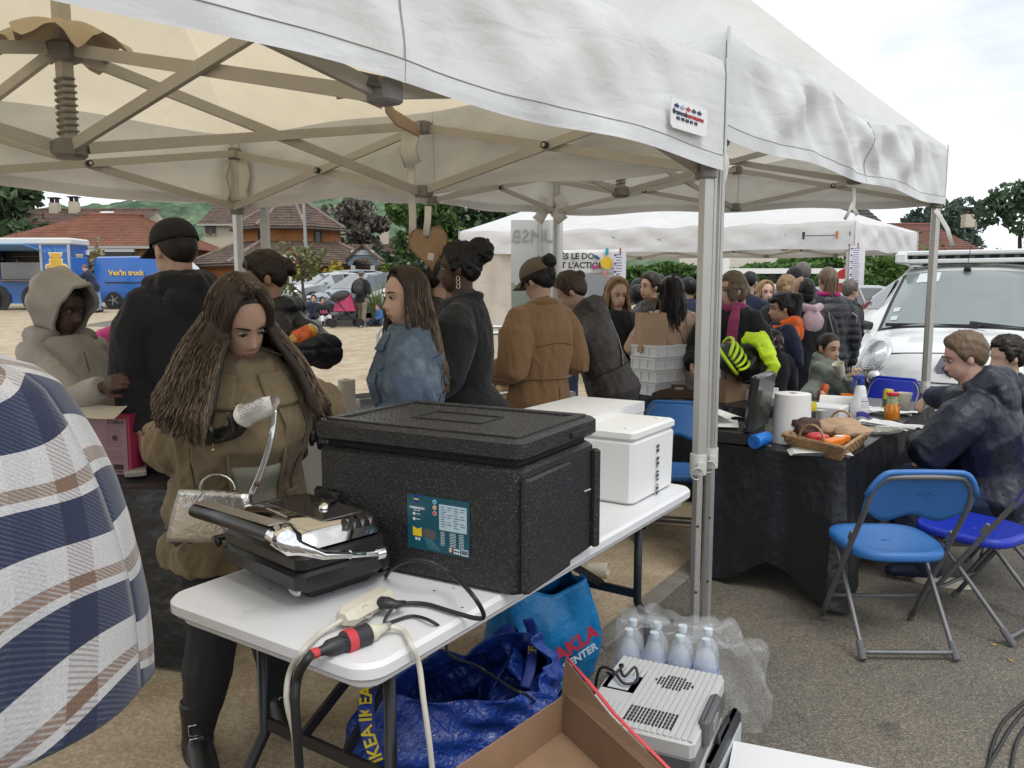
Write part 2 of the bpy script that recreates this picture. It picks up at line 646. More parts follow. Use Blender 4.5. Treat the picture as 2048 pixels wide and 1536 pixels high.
def long_paths(Hm,hs,n,length,seed,part=0.,face=52.,out=.02,fwd=0.,settle=.03,gather=1.,wave=.006,top=.012):
 """locks from a parting over the skull, then falling under gravity (person's own -Z)"""
 rg=random.Random(seed)
 P=[]
 for i in range(n):
  az0=rg.uniform(10,350)
  az=min(max(az0,face+rg.uniform(0,10)),360-face-rg.uniform(0,10))
  a=R(az)
  lay=rg.random()
  pt=Vector((part+rg.uniform(-.006,.006),rg.uniform(-.07,.088),0))
  sx=1 if az<180 else-1
  pts=[]
  grow=top+.012*lay
  e=Vector((math.sin(a),math.cos(a),0))
  m1=7
  for j in range(m1):
   f=j/(m1-1)
   el=R(86-96*f)
   aj=R(az0+(az-az0)*min(1.,f*1.3)**.8)
   dirv=Vector((math.sin(aj)*math.cos(el),math.cos(aj)*math.cos(el),math.sin(el)))
   base=Vector((dirv.x*(.0735+grow),-.016+dirv.y*(.094+grow*.8),.022+dirv.z*(.094+grow)))
   if j==0:
    base.x,base.y=part+sx*.004,pt.y*.8-.01
    base.z-=max(0,base.y-.02)*.55
   elif j==1:
    base.x,base.y=base.x*.75+part*.5,base.y*.6+pt.y*.4
   pts.append(Hm@(base*hs))
  p=pts[-1].copy()
  ew=Hm.to_3x3()@e
  ew.z=0
  if ew.length>1e-3:
   ew.normalize()
  L=length*rg.uniform(.82,1.05)
  m2=12
  ph=rg.uniform(0,6.28)
  for j in range(1,m2+1):
   f=j/m2
   o=out*math.sin(min(1.,f*1.6)*1.57)+settle*f*f
   q=p+ew*o*gather+Vector((0,fwd*f,-L*f))
   q+=Vector((math.cos(ph),math.sin(ph),0))*(wave*math.sin(f*9+ph))+Vector((rg.gauss(0,.002),rg.gauss(0,.002),0))
   pts.append(q)
  P.append(pts)
 return P
ARM=dict(down=((.035,-.015,-.175),(.045,.03,-.335)),bent=((.045,-.03,-.165),(.01,.11,-.20)),fold=((.05,.02,-.16),(-.10,.10,-.15)),table=((.05,.02,-.17),(.02,.14,-.25)),up=((.04,.05,-.15),(.0,.10,-.01)),hip=((.13,-.05,-.14),(.06,.02,-.26)))
LEG=dict(stand=((.056,.008,.285),(.058,-.012,.048)),step=((.056,.05,.285),(.058,.05,.048)),back=((.056,-.02,.285),(.058,-.09,.055)),sit=((.075,.235,.27),(.07,.21,.048)),hide=None)
class P:
 pass
from mathutils.bvhtree import BVHTree
def bvh(o):
 me=o.data
 return BVHTree.FromPolygons([v.co.copy()for v in me.vertices],[p.vertices[:]for p in me.polygons])
def on(bv,q,p,off=.003):
 """the point of a garment met from outside on the way to the body's axis, at (x, y, z) given like T's"""
 c,t=q.T((0,0,p[2])),q.T(p)
 d=t-c
 d=d.normalized()if d.length>1e-6 else Vector((0,1,0))
 hit=bv.ray_cast(c+d*.6,-d)
 return(hit[0]+d*off)if hit[0]is not None else t
def seam(nm,q,bv,pts,m,r=.003,off=.001,par=None):
 return MB().tube([on(bv,q,p,off)for p in pts],r,6).build(nm,m,par or q.root,smooth=True)
def panel(nm,q,bv,x0,x1,z0,z1,m,y=.1,off=.003,th=.004,n=10,skew=0.,par=None):
 o=MB().grid(lambda u,v:on(bv,q,(x0+(x1-x0)*u+skew*v,y,z0+(z1-z0)*v),off),n,n).build(nm,m,par or q.root,smooth=True)
 return solidify(o,th,0)
def person(label,x,y,yaw,h=1.68,lod=1,sk='light',lean=0.,head=(0,0,0),arms=('down','down'),legs=('stand','stand'),g=1.,top=None,pants=None,shoes=None,hair=None,face=True,hands=True,z=None,group=None,hipz=.52,hs=None,brow=(.02,.012,.008),curl=40.,lips=None,fem=True,palms=(None,None),handdir=(None,None),cut=None,finger_s=1.):
 q=P()
 z=terr(x,y)if z is None else z
 q.root=root=thing('person',label,'person',(x,y,z),R(yaw),group)
 vox=(.0065,.0105,.016)[lod]
 skm=skin('skin '+sk,SK[sk])
 hs=hs or(1.03 if h>1.5 else .93+.06*(h-1.0))
 hip=Vector((0,0,hipz*h))
 Rl=rot('X',-lean)
 def T(p):
  p=Vector(p)*h
  p.z+=(hipz-.52)*h
  d=p-hip
  if d.z<=0:
   return p
  k=min(1.,d.z/(.07*h))
  return hip+rot('X',-lean*(k if k<1 else 1))@d
 q.T,q.h=T,h
 nb=T((0,.004,.862))
 hy,hp,hr=head
 HR=rot('X',-lean*.25)@rot('Z',hy)@rot('X',-hp)@rot('Y',hr)
 hc=nb+(rot('X',-lean*.6)@Vector((0,.012*h,(.138*h-.118*hs))))+HR@Vector((0,.012,0))*(abs(hp)/40.)
 Hm=Matrix.Translation(hc)@HR.to_4x4()
 q.Hm,q.hs,q.hc,q.HR=Hm,hs,hc,HR
 sh,el,wr={},{},{}
 for i,sx in enumerate((-1,1)):
  A=arms[i]
  sh[sx]=T((sx*.106*(.9+.1*g),0,.805))
  if isinstance(A,list):
   iv=Matrix.Rotation(-R(yaw),3,'Z')
   el[sx],wr[sx]=iv@(Vector(A[0])-Vector((x,y,z))),iv@(Vector(A[1])-Vector((x,y,z)))
   continue
  A=ARM[A]if isinstance(A,str)else A
  Ra=rot('X',-lean*(.35 if isinstance(arms[i],str)else 0.))
  el[sx]=sh[sx]+Ra@Vector((sx*A[0][0],A[0][1],A[0][2]))*h
  wr[sx]=sh[sx]+Ra@Vector((sx*A[1][0],A[1][1],A[1][2]))*h
 q.sh,q.el,q.wr=sh,el,wr
 kn,an={},{}
 hj={sx:Vector((sx*.050*g,0,hipz-.02))*h for sx in(-1,1)}
 for i,sx in enumerate((-1,1)):
  Lg=LEG[legs[i]]if isinstance(legs[i],str)else legs[i]
  if Lg is None:
   continue
  kn[sx]=Vector((sx*Lg[0][0],Lg[0][1],Lg[0][2]))*h
  an[sx]=Vector((sx*Lg[1][0],Lg[1][1],Lg[1][2]))*h
 q.kn,q.an=kn,an
 SEC=[(.47,.085,.066),(.52,.098,.074),(.60,.080,.062),(.70,.092,.070),(.77,.098,.066),(.812,.088,.054),(.845,.050,.042)]
 def torso(mb,grow,lo=.47,flare=0.,hi=9.,bust=0.,yo=0.):
  pts,rad=[],[]
  zs=[s[0]for s in SEC]
  base=[]
  zz=lo
  lst=[s for s in SEC if s[0]>lo+.02 and s[0]<hi]
  first=(lo,np.interp(lo,zs,[s[1]for s in SEC])+flare,np.interp(lo,zs,[s[2]for s in SEC])+flare*.8)
  if lo<.44:
   mid=((lo+.5)/2,.095+flare*.55,.072+flare*.45)
   base=[first,mid]
  else:
   base=[first]
  for(a,rx,ry)in base+lst:
   gg=g if a<.79 else 1+(g-1)*.35
   pts.append(T((0,(.008*bust if .66<a<.75 else 0)+yo*min(1,max(0,(.86-a)/.06)),a)))
   rad.append((rx*h*gg+grow,ry*h*gg*(1+(.16*bust if .66<a<.75 else 0))+grow))
  mb.tube(pts,rad,18,side=(1,0,0))
 b=MB()
 torso(b,-.006)
 b.tube([T((0,-.004,.81)),T((0,.002,.85)),hc+HR@Vector((0,-.02,-.045))*hs],[.040*h*.9,.033*h*.95,.034*h*.95],12)
 head_shape(b,Hm,hs,fem=fem)
 for i,sx in enumerate((-1,1)):
  b.tube([sh[sx],sh[sx].lerp(el[sx],.5),el[sx],el[sx].lerp(wr[sx],.4),wr[sx]],[.029*h,.027*h*(.8+.2*g),.022*h,.022*h*(.8+.2*g),.0155*h],9)
  if hands:
   fd=handdir[i]or(wr[sx]-el[sx])
   pn=palms[i]or Vector((-sx,.1,-.15))
   hand_shape(b,wr[sx],fd,pn,-sx if True else sx,curl,h/1.72*finger_s)
  if sx in kn:
   b.tube([hj[sx],hj[sx].lerp(kn[sx],.5),kn[sx],kn[sx].lerp(an[sx],.35),an[sx]],[.050*h,.044*h,.032*h,.031*h,.021*h],9)
   b.tube([an[sx]+Vector((0,-.02,-.02))*h,an[sx]+Vector((0,.03,-.022))*h,an[sx]+Vector((0,.085,-.034))*h],[.022*h,.021*h,.014*h],8)
 me=remesh(b,vox,1)
 lm=mat('lips '+sk,lips or tuple(c*k for c,k in zip(SK[sk],(.80,.52,.52))),.4)
 me.materials.append(skm)
 me.materials.append(lm)
 Hi=np.array(Hm.inverted())
 if face:
  cen=np.empty(len(me.polygons)*3,dtype=np.float32)
  me.polygons.foreach_get('center',cen)
  cen=cen.reshape(-1,3)
  loc=(cen@Hi[:3,:3].T+Hi[:3,3])/hs
  w=np.clip(1-(loc[:,0]/.025)**2,0,1)
  sel=(loc[:,1]>.05)&(np.abs(loc[:,2]+.0725)<.0125*w)
  me.polygons.foreach_set('material_index',sel.astype(np.int32))
 smooth_flags(me)
 q.body=link('body',me,root)
 if face:
  for sx in(-1,1):
   e=MB()
   e.ell(Hm@(Vector((sx*.0305,.0655,.0030))*hs),Vector((.0112,.0122,.0060))*hs,HR,12,8,k=0)
   e.ell(Hm@(Vector((sx*.0302,.0745,.0026))*hs),Vector((.0064,.0046,.0058))*hs,HR,10,6,k=1)
   e.tube([Hm@(Vector((sx*a,.0805-abs(a-.030)*.32,zc))*hs)for a,zc in((.017,.0030),(.023,.0075),(.031,.0090),(.039,.0072),(.046,.0030))],[.0012*hs,.0022*hs,.0026*hs,.0024*hs,.001*hs],5,k=2)
   e.build('eye',[mat('eye white',(.34,.30,.275),.3),mat('iris',(.025,.014,.008),.15),mat('lashes',(.01,.008,.007),.6)],q.body,smooth=True)
   wbr=.0031 if fem else .0040
   e=MB()
   e.tube([Hm@(Vector((sx*a,yy,zc))*hs)for a,yy,zc in((.013,.0835,.0235),(.022,.0850,.0265),(.033,.0815,.0290),(.043,.0740,.0280),(.051,.0640,.0235))],[(.0016*hs,.003*hs),(.0028*hs,wbr*hs),(.0028*hs,wbr*hs),(.002*hs,wbr*.8*hs),(.001*hs,.001*hs)],6,side=HR@Vector((0,1,0)))
   e.build('eyebrow',mat('brow %.3f'%brow[0],brow,.8),q.body,smooth=True)
 if pants:
  m,gr=pants['m'],pants.get('grow',.012)
  b=MB()
  b.tube([T((0,0,.575)),Vector((0,0,hipz))*h,Vector((0,0,hipz-.05))*h],[(.084*h*g+gr,.066*h*g+gr),(.100*h*g+gr,.078*h*g+gr),(.090*h*g+gr,.07*h*g+gr)],16,side=(1,0,0))
  for sx in kn:
   e=an[sx]+(kn[sx]-an[sx]).normalized()*(pants.get('short',.0)*h)
   b.tube([hj[sx]+Vector((0,0,.02*h)),hj[sx].lerp(kn[sx],.5),kn[sx],kn[sx].lerp(e,.4),e],[.054*h*g+gr,.047*h*g+gr,.036*h*g+gr,.034*h*g+gr,.025*h+gr*pants.get('wide',1.2)],12)
  me=remesh(b,vox*1.25,2)
  folds(me,pants.get('fold',.004),22.,3+int(x*50)%7,(1,1,.8))
  me.materials.append(m)
  smooth_flags(me)
  q.pants=link('trousers',me,root)
 if shoes and kn:
  for sx in an:
   b=MB()
   a=an[sx]
   if shoes.get('boot'):
    b.tube([a+Vector((0,0,.085*h)),a+Vector((0,0,.03*h)),a+Vector((0,.002,-.01))*h],[.034*h,.031*h,.033*h],12)
   b.tube([a+Vector((0,-.036*h,.0)),a+Vector((0,-.012*h,-.004*h)),a+Vector((0,.045*h,-.016*h)),a+Vector((0,.098*h,-.026*h)),a+Vector((0,.115*h,-.030*h))],[(.018*h,.022*h),(.027*h,.032*h),(.029*h,.026*h),(.027*h,.017*h),(.012*h,.010*h)],12,side=(1,0,0))
   me=remesh(b,vox*1.1,1)
   me.materials.append(shoes['m'])
   smooth_flags(me)
   so=link('shoe',me,root)
   b=MB()
   pl=[]
   for i in range(20):
    t=2*math.pi*i/20
    yy=.037*h+.082*h*math.sin(t)
    pl.append((.030*h*math.cos(t)*(1-.12*math.sin(t+.6)),yy))
   b.prism([(p[0],p[1])for p in pl],.016*h,Matrix(((1,0,0),(0,0,1),(0,-1,0))).transposed(),o=a+Vector((0,0,-.040*h)))
   b.build('sole',shoes.get('sole',mat('sole dark',(.03,.03,.03),.8)),so,smooth=40)
 if top:
  for tp in(top if isinstance(top,list)else[top]):
   m,gr=tp['m'],tp.get('grow',.016)
   b=MB()
   torso(b,gr,tp.get('hem',.45),tp.get('flare',.0),bust=tp.get('bust',0.),yo=tp.get('yo',0.))
   if tp.get('yoke',True):
    b.tube([T((-.080,-.008,.815)),T((0,-.012,.838)),T((.080,-.008,.815))],[.022*h+gr*.4,.036*h+gr*.4,.022*h+gr*.4],10)
   sl=tp.get('sleeve',1.)
   ar=1+(tp.get('arm',1.)-1)*.55
   if sl:
    for i,sx in enumerate((-1,1)):
     s_=sl[i]if isinstance(sl,(tuple,list))else sl
     if s_<=.01:
      continue
     if s_>.5:
      e=el[sx].lerp(wr[sx],min(1.,(s_-.5)*2)*.98)
      pts=[T((sx*.045,-.004,.815)),sh[sx]+Vector((-sx*.014,0,-.006))*h,sh[sx].lerp(el[sx],.35),sh[sx].lerp(el[sx],.75),el[sx],el[sx].lerp(e,.35),el[sx].lerp(e,.75),e]
      rr=[.020*h,.031*h,.034*h*ar,.031*h*ar,.029*h*ar,.027*h*ar,.023*h*ar,.020*h*ar]
     else:
      e=sh[sx].lerp(el[sx],s_*2)
      pts=[T((sx*.045,-.004,.815)),sh[sx]+Vector((-sx*.014,0,-.006))*h,sh[sx].lerp(e,.5),e]
      rr=[.020*h,.031*h,.033*h*ar,.032*h*ar]
     b.tube(pts,[r*(.85+.15*g)+gr*.8 for r in rr],12)
   if tp.get('collar'):
    c=tp['collar']
    ring=[T((.050*math.cos(a),.046*math.sin(a)-.004,.846+.012*-math.sin(a)))for a in[2*math.pi*k/14 for k in range(14)]]
    b.tube(ring,c,8,closed=True)
   if tp.get('hood'):
    c=tp['hood']
    b.tube([T((-.062,.022,.838)),T((-.058,-.035,.850)),T((0,-.062,.842)),T((.058,-.035,.850)),T((.062,.022,.838))],[.018*h*c,.026*h*c,.034*h*c,.026*h*c,.018*h*c],10)
    b.ell(T((0,-.066,.805)),(.062*h*c,.026*h*c,.045*h*c),Rl,14,8)
   me=remesh(b,vox*tp.get('vox',1.25),tp.get('smooth',6))
   if tp.get('puff'):
    v=get_v(me)
    c0=np.array(hip)
    zz=v[:,2]
    per=tp['puff']
    n=np.empty(len(v)*3,dtype=np.float32)
    me.vertices.foreach_get('normal',n)
    n=n.reshape(-1,3)
    hor=np.sqrt(np.clip(1-n[:,2]**2,0,1))
    v+=n*(.011*(np.abs(np.sin(zz/per*math.pi))**.6-.6)*hor)[:,None]
    set_v(me,v)
   folds(me,tp.get('fold',.006)*1.35,tp.get('fscale',15.)*1.1,tp.get('seed',3+int(abs(x*37+y*11))%9),tp.get('stretch',(1,1,.75)))
   me.materials.append(m)
   smooth_flags(me)
   q.top=link(tp.get('name','jacket'),me,root)
   tp['obj']=q.top
 if hair:
  st=hair['style']
  hm=hair_mat(hair['c'])
  seed=int(abs(x*91+y*17))%50
  def shell(mb,c=(0,-.030,.034),r=(.083,.096,.094)):
   mb.ell(Hm@(Vector(c)*hs),Vector(r)*hs,HR,24,16)
  if st=='long':
   b=MB()
   hair_cap(b,Hm,hs,.007,.017)
   me=b.mesh('hair',hm)
   smooth_flags(me)
   o=link('hair',me,root)
   n=hair.get('n',(700,300,150)[lod])
   pp=long_paths(Hm,hs,n,hair.get('len',.3),seed,hair.get('part',0.),hair.get('face',56.),hair.get('out',.02),hair.get('fwd',0.),hair.get('settle',.03),wave=hair.get('wave',.003),top=hair.get('top',.010))
   b=MB()
   for p_ in pp[::max(1,n//80)]:
    b.tube([c_+(Vector((hc.x,hc.y,c_.z))-c_)*.085 for c_ in p_],[.004,.007]+[.0125]*(len(p_)-6)+[.011,.009,.006,.004],6)
   me=remesh(b,vox*1.1,3)
   me.materials.append(hm)
   smooth_flags(me)
   link('under_hair',me,o)
   strands('lock',o,hm,pp,hair.get('w',(.0042,.007,.011)[lod]),(.0018,.003,.005)[lod],seed,3)
  elif st!='none':
   b=MB()
   hair_cap(b,Hm,hs,{'short':.016,'crop':.006}.get(st,.010),hair.get('line',0.),top=.008 if st=='short' else 0.)
   for(c,r)in hair.get('add',()):
    b.ell(Hm@(Vector(c)*hs),Vector(r)*hs,HR,18,12)
   me=remesh(b,min(vox*.8,.009),1)
   v=get_v(me)
   rgh=hair.get('rough',.003)
   loc=(v@Hi[:3,:3].T+Hi[:3,3])/hs
   lift=np.clip((loc[:,2]+.05)/.05,.2,1)*(np.abs(np.degrees(np.arctan2(loc[:,0],loc[:,1])))>0)
   n=np.empty(len(v)*3,dtype=np.float32)
   me.vertices.foreach_get('normal',n)
   n=n.reshape(-1,3)
   fr=hair.get('freq',60.)
   v+=n*((vnoise(v,fr,seed,3)*rgh+np.abs(vnoise(v,fr*1.7,seed+3,2))*rgh*.7)*lift)[:,None]
   set_v(me,v)
   me.materials.append(hm)
   smooth_flags(me)
   o=link('hair',me,root)
   if st in('pony','braids'):
    rg=random.Random(seed)
    pp=[]
    b0=Hm@(Vector(hair.get('at',(0,-.115,.03)))*hs)
    for i in range(hair.get('n',26)):
     o_=Vector((rg.gauss(0,.016),rg.gauss(0,.012),0))
     L=hair.get('len',.25)*rg.uniform(.8,1.05)
     pp.append([b0+o_*.4+HR@Vector((0,.03,0)),b0+o_*.6,b0+HR@Vector((0,-.025,-.01))+o_,*[b0+HR@Vector((0,-.03*(1-f),0))+o_*(1.3+.6*f)+Vector((0,0,-L*f))for f in(.2,.4,.6,.8,1.)]])
    strands('ponytail',o,hm,pp,hair.get('w',.010),.006,seed)
 return q
def cap_on(q,m,sc=1.):
 """a baseball cap: crown of six panels with seams, button and curved brim"""
 hs=q.hs*sc
 brim=True
 Rc=q.HR
 o=q.hc+q.HR@Vector((0,-.018,.045))*hs
 b=MB()
 def f(u,v):
  a=u*2*math.pi
  e=v*math.pi/2
  seam=1-.012*(abs(math.sin(3*a))<.07)*(1-v)
  r=math.cos(e)**.8*seam
  return o+Rc@(Vector((.0915*r*math.cos(a),.1095*r*math.sin(a),.102*math.sin(e)**.92-.012))*hs)
 b.grid(f,48,12,wrap=True)
 b.ell(o+Rc@Vector((0,0,.087))*hs,Vector((.008,.008,.005))*hs,Rc,8,5)
 c=b.build('cap',m,q.root,smooth=True)
 solidify(c,.003,1)
 if brim:
  b=MB()
  def g_(u,v):
   a=R(-62+124*u)
   r=.102+v*.074*math.cos(a*.8)
   return o+Rc@(Vector((.86*r*math.sin(a),r*math.cos(a),-.010-.020*v*v-.030*math.sin(a)**2*(.3+v)))*hs)
  b.grid(g_,18,6)
  w=b.build('brim',m,c,smooth=True)
  solidify(w,.004,0)
 return c
#  setting
def ground_mat():
 t=NT('asphalt')
 co=t.n('TexCoord')
 v1=t.n('TexVoronoi',i_Scale=150.)
 v1.inputs['Randomness'].default_value=1.
 v2=t.n('TexVoronoi',i_Scale=42.)
 n1=t.n('TexNoise',i_Scale=.9,i_Detail=5.)
 n2=t.n('TexNoise',i_Scale=3.1,i_Detail=6.,i_Roughness=.7)
 for n in(v1,v2,n1,n2):
  t.l(co.outputs['Object'],n.inputs['Vector'])
 sep=t.n('SeparateColor')
 t.l(v1.outputs['Color'],sep.inputs[0])
 c1=t.ramp(sep.outputs[0],[(0.,(.105,.095,.079)),(.45,(.155,.14,.115)),(.8,(.195,.175,.142)),(1.,(.27,.245,.20))])
 f=t.ramp(n1.outputs['Fac'],[(.3,(.62,.62,.63)),(.7,(1.08,1.05,1.0))])
 g=t.n('MixRGB',blend_type='MULTIPLY')
 g.inputs[0].default_value=1.
 t.l(c1,g.inputs[1])
 t.l(f,g.inputs[2])
 st=t.ramp(n2.outputs['Fac'],[(.33,(1,1,1)),(.42,(0,0,0))])
 h=t.mix(t.math('MULTIPLY',st,.5),g.outputs[0],(.03,.026,.022))
 t.l(h,t.b.inputs['Base Color'])
 t.b.inputs['Roughness'].default_value=.82
 u=t.n('Bump',i_Strength=.6,i_Distance=.004)
 t.l(v1.outputs['Distance'],u.inputs['Height'])
 u2=t.n('Bump',i_Strength=.3,i_Distance=.006)
 t.l(v2.outputs['Distance'],u2.inputs['Height'])
 t.l(u.outputs[0],u2.inputs['Normal'])
 t.l(u2.outputs[0],t.b.inputs['Normal'])
 return t.m
def sand_mat():
 t=NT('sand')
 co=t.n('TexCoord')
 n0=t.n('TexNoise',i_Scale=.35,i_Detail=4.)
 n1=t.n('TexNoise',i_Scale=2.6,i_Detail=8.,i_Roughness=.7)
 n2=t.n('TexNoise',i_Scale=60.,i_Detail=4.)
 v=t.n('TexVoronoi',i_Scale=38.)
 for n in(n0,n1,n2,v):
  t.l(co.outputs['Object'],n.inputs['Vector'])
 a=t.ramp(n1.outputs['Fac'],[(.3,(.32,.25,.17)),(.55,(.46,.385,.285)),(.75,(.55,.475,.37))])
 b=t.ramp(n2.outputs['Fac'],[(.3,(.72,.70,.66)),(.7,(1.15,1.13,1.1))])
 g=t.n('MixRGB',blend_type='MULTIPLY')
 g.inputs[0].default_value=1.
 t.l(a,g.inputs[1])
 t.l(b,g.inputs[2])
 sp=t.n('SeparateColor')
 t.l(v.outputs['Color'],sp.inputs[0])
 peb=t.math('GREATER_THAN',sp.outputs[0],.90)
 t.l(t.mix(t.math('MULTIPLY',peb,.35),g.outputs[0],(.46,.38,.28)),t.b.inputs['Base Color'])
 t.b.inputs['Roughness'].default_value=.95
 t.b.inputs['Specular IOR Level'].default_value=.15
 u=t.n('Bump',i_Strength=.7,i_Distance=.03)
 t.l(n1.outputs['Fac'],u.inputs['Height'])
 u2=t.n('Bump',i_Strength=.8,i_Distance=.006)
 t.l(n2.outputs['Fac'],u2.inputs['Height'])
 t.l(u.outputs[0],u2.inputs['Normal'])
 t.l(u2.outputs[0],t.b.inputs['Normal'])
 return t.m
M_ASPH,M_SAND=ground_mat(),sand_mat()
U2,V2=Vector((.54,.842,0)).normalized(),Vector((-.842,.54,0)).normalized()
K0=Vector((.33,3.36,0))
def strip_grid(xs,ys,dz):
 mb=MB()
 n=len(xs)
 vs=[(x,y,terr(x,y)+dz)for y in ys for x in xs]
 fs=[(j*n+i,j*n+i+1,(j+1)*n+i+1,(j+1)*n+i)for j in range(len(ys)-1)for i in range(n-1)]
 return mb.add(vs,fs)
ys=[-30,-10,0,4,8]+[8+1.5*i for i in range(1,33)]+[60,90,150,300,900]
tag(strip_grid([-900,-200,-60,-20,0,20,60,200,900],ys,0).build('ground',M_ASPH,smooth=True),kind='structure')
mb=MB()
vs,fs,wd=[],[],9
yl=[-4,0,2,4,6,8]+[8+.8*i for i in range(1,21)]
for yy in yl:
 xe=K0.x+(yy-K0.y)*U2.x/U2.y
 for i in range(wd):
  x=-45+(xe+45)*i/(wd-1)
  vs.append((x,yy,terr(x,yy)+.004))
for j in range(len(yl)-1):
 for i in range(wd-1):
  fs.append((j*wd+i,j*wd+i+1,(j+1)*wd+i+1,(j+1)*wd+i))
b0=len(vs)
yl2=[24+.8*i for i in range(15)]
for yy in yl2:
 for x in(-45,-30,-20,-13.):
  vs.append((x,yy,terr(x,yy)+.004))
for j in range(len(yl2)-1):
 for i in range(3):
  fs.append((b0+j*4+i,b0+j*4+i+1,b0+(j+1)*4+i+1,b0+(j+1)*4+i))
tag(mb.add(vs,fs).build('sand_square',M_SAND,smooth=True),kind='structure')
mc=mat('kerb concrete',(.20,.185,.16),.9,bump=(20,.4),fine=(160,.5),var=(6,.25))
kb=thing('kerb',None,None,(0,0,0))
tag(kb,kind='structure')
st=MB().box((0,0,0),(.10,.985,.05),bev=.008).mesh('kerb_stone',mc)
for i in range(-4,18):
 p=K0+U2*(i*1.0+.5)
 o=link('kerb_stone',st,kb)
 o.location=(p.x+.03,p.y,terr(p.x,p.y)-.012)
 o.rotation_euler=(0,0,math.atan2(U2.y,U2.x)-math.pi/2)
m_earth=mat('bark mulch',(.12,.085,.05),.95,bump=(30,.8),var=(8,.4))
mb=MB()
for i in range(12):
 x0=-9.5+i*.8
 mb.box((x0+.4,25.3,terr(0,25.3)+.05),(.8,1.5,.12))
tag(mb.build('planting_strip',m_earth),kind='structure')
kb2=thing('raised_kerb',None,None)
tag(kb2,kind='structure')
st2=MB().box((0,0,0),(.985,.14,.22),bev=.015).mesh('kerb_stone',mc)
for i in range(11):
 o=link('kerb_stone',st2,kb2)
 o.location=(-9.6+i+.5,24.5,terr(0,24.5)+.06)
def hills():
 t=NT('wooded hillside')
 co=t.n('TexCoord')
 v=t.n('TexVoronoi',i_Scale=.085)
 n=t.n('TexNoise',i_Scale=.22,i_Detail=6.)
 t.l(co.outputs['Object'],v.inputs['Vector'])
 t.l(co.outputs['Object'],n.inputs['Vector'])
 sp=t.n('SeparateColor')
 t.l(v.outputs['Color'],sp.inputs[0])
 a=t.ramp(sp.outputs[0],[(0,(.075,.115,.075)),(.5,(.105,.15,.095)),(1,(.145,.195,.12))])  # distance haze is put into the colour: greens paled, no air volume
 b=t.ramp(n.outputs['Fac'],[(.3,(.6,.6,.6)),(.7,(1.3,1.3,1.3))])
 g=t.n('MixRGB',blend_type='MULTIPLY')
 g.inputs[0].default_value=1.
 t.l(a,g.inputs[1])
 t.l(b,g.inputs[2])
 t.l(g.outputs[0],t.b.inputs['Base Color'])
 t.b.inputs['Roughness'].default_value=1.
 t.b.inputs['Specular IOR Level'].default_value=0.
 rg=np.random.RandomState(4)
 nu,nv=300,44
 A=np.linspace(-1.05,.75,nu)
 D=np.linspace(230,620,nv)
 aa,dd=np.meshgrid(A,D)
 X,Y=np.sin(aa)*dd,np.cos(aa)*dd
 pr=np.interp(A,[-1.05,-.62,-.5,-.36,-.2,-.1,0.,.25,.75],[30,38,44,56,62,55,44,24,16])
 f=np.clip((dd-230)/300,0,1)
 f=f*f*(3-2*f)
 pts=np.stack([X,Y,0*X],-1).reshape(-1,3)
 Z=-2+pr[None,:]*f*1.05+(vnoise(pts,.09,3,3)*2.2+np.abs(vnoise(pts,.35,8,2))*2.6).reshape(nv,nu)*np.clip(f*3,0,1)
 vs=np.stack([X,Y,Z],-1).reshape(-1,3)
 fs=[(j*nu+i,j*nu+i+1,(j+1)*nu+i+1,(j+1)*nu+i)for j in range(nv-1)for i in range(nu-1)]
 mb=MB()
 mb.v,mb.f,mb.mi=[tuple(p)for p in vs],fs,[0]*len(fs)
 tag(mb.build('hills',t.m,smooth=True),kind='structure')
hills()
def leaf_mat(name,c,tr=.5):
 if name in MATS:
  return MATS[name]
 t=NT(name)
 g=t.n('ObjectInfo')
 a=t.n('Attribute',attribute_name='tone')
 col=t.ramp(a.outputs['Fac'],[(0,tuple(k*.45 for k in c)),(.5,c),(1,tuple(min(1,k*1.8)for k in c))])
 t.l(col,t.b.inputs['Base Color'])
 t.b.inputs['Roughness'].default_value=.55
 tl=t.n('BsdfTranslucent')
 t.l(col,tl.inputs['Color'])
 ms=t.n('MixShader')
 ms.inputs[0].default_value=.3
 t.l(t.b.outputs[0],ms.inputs[1])
 t.l(tl.outputs[0],ms.inputs[2])
 t.l(ms.outputs[0],t.t.nodes['Material Output'].inputs['Surface'])
 return t.m
def leaves(name,m,centers,size,parent,seed,long=1.6,per=1,jit=0.):
 """many leaf-sized faces in one mesh; centers: list of points, one tone per point"""
 rg=np.random.RandomState(seed)
 c=np.repeat(np.array(centers,dtype=float),per,axis=0)
 n=len(c)
 if jit:
  c=c+rg.normal(scale=jit,size=c.shape)
 a=rg.normal(size=(n,3))
 a/=np.linalg.norm(a,axis=1)[:,None]
 b=np.cross(a,rg.normal(size=(n,3)))
 b/=np.linalg.norm(b,axis=1)[:,None]
 s=size*rg.uniform(.6,1.35,size=(n,1))
 v=np.stack([c-a*s*long*.5,c+b*s*.5,c+a*s*long*.5,c-b*s*.5],1).reshape(-1,3)
 me=bpy.data.meshes.new(name)
 me.vertices.add(4*n)
 me.vertices.foreach_set('co',v.astype(np.float32).ravel())
 me.loops.add(4*n)
 me.loops.foreach_set('vertex_index',np.arange(4*n,dtype=np.int32))
 me.polygons.add(n)
 me.polygons.foreach_set('loop_start',np.arange(0,4*n,4,dtype=np.int32))
 try:
  me.polygons.foreach_set('loop_total',np.full(n,4,dtype=np.int32))
 except Exception:
  pass
 me.update(calc_edges=True)
 me.validate()
 me.materials.append(m)
 tn=np.repeat(np.clip(rg.normal(.45,.2,size=n),0,1),4)
 at_=me.attributes.new('tone','FLOAT','POINT')
 at_.data.foreach_set('value',tn.astype(np.float32))
 return link(name,me,parent)
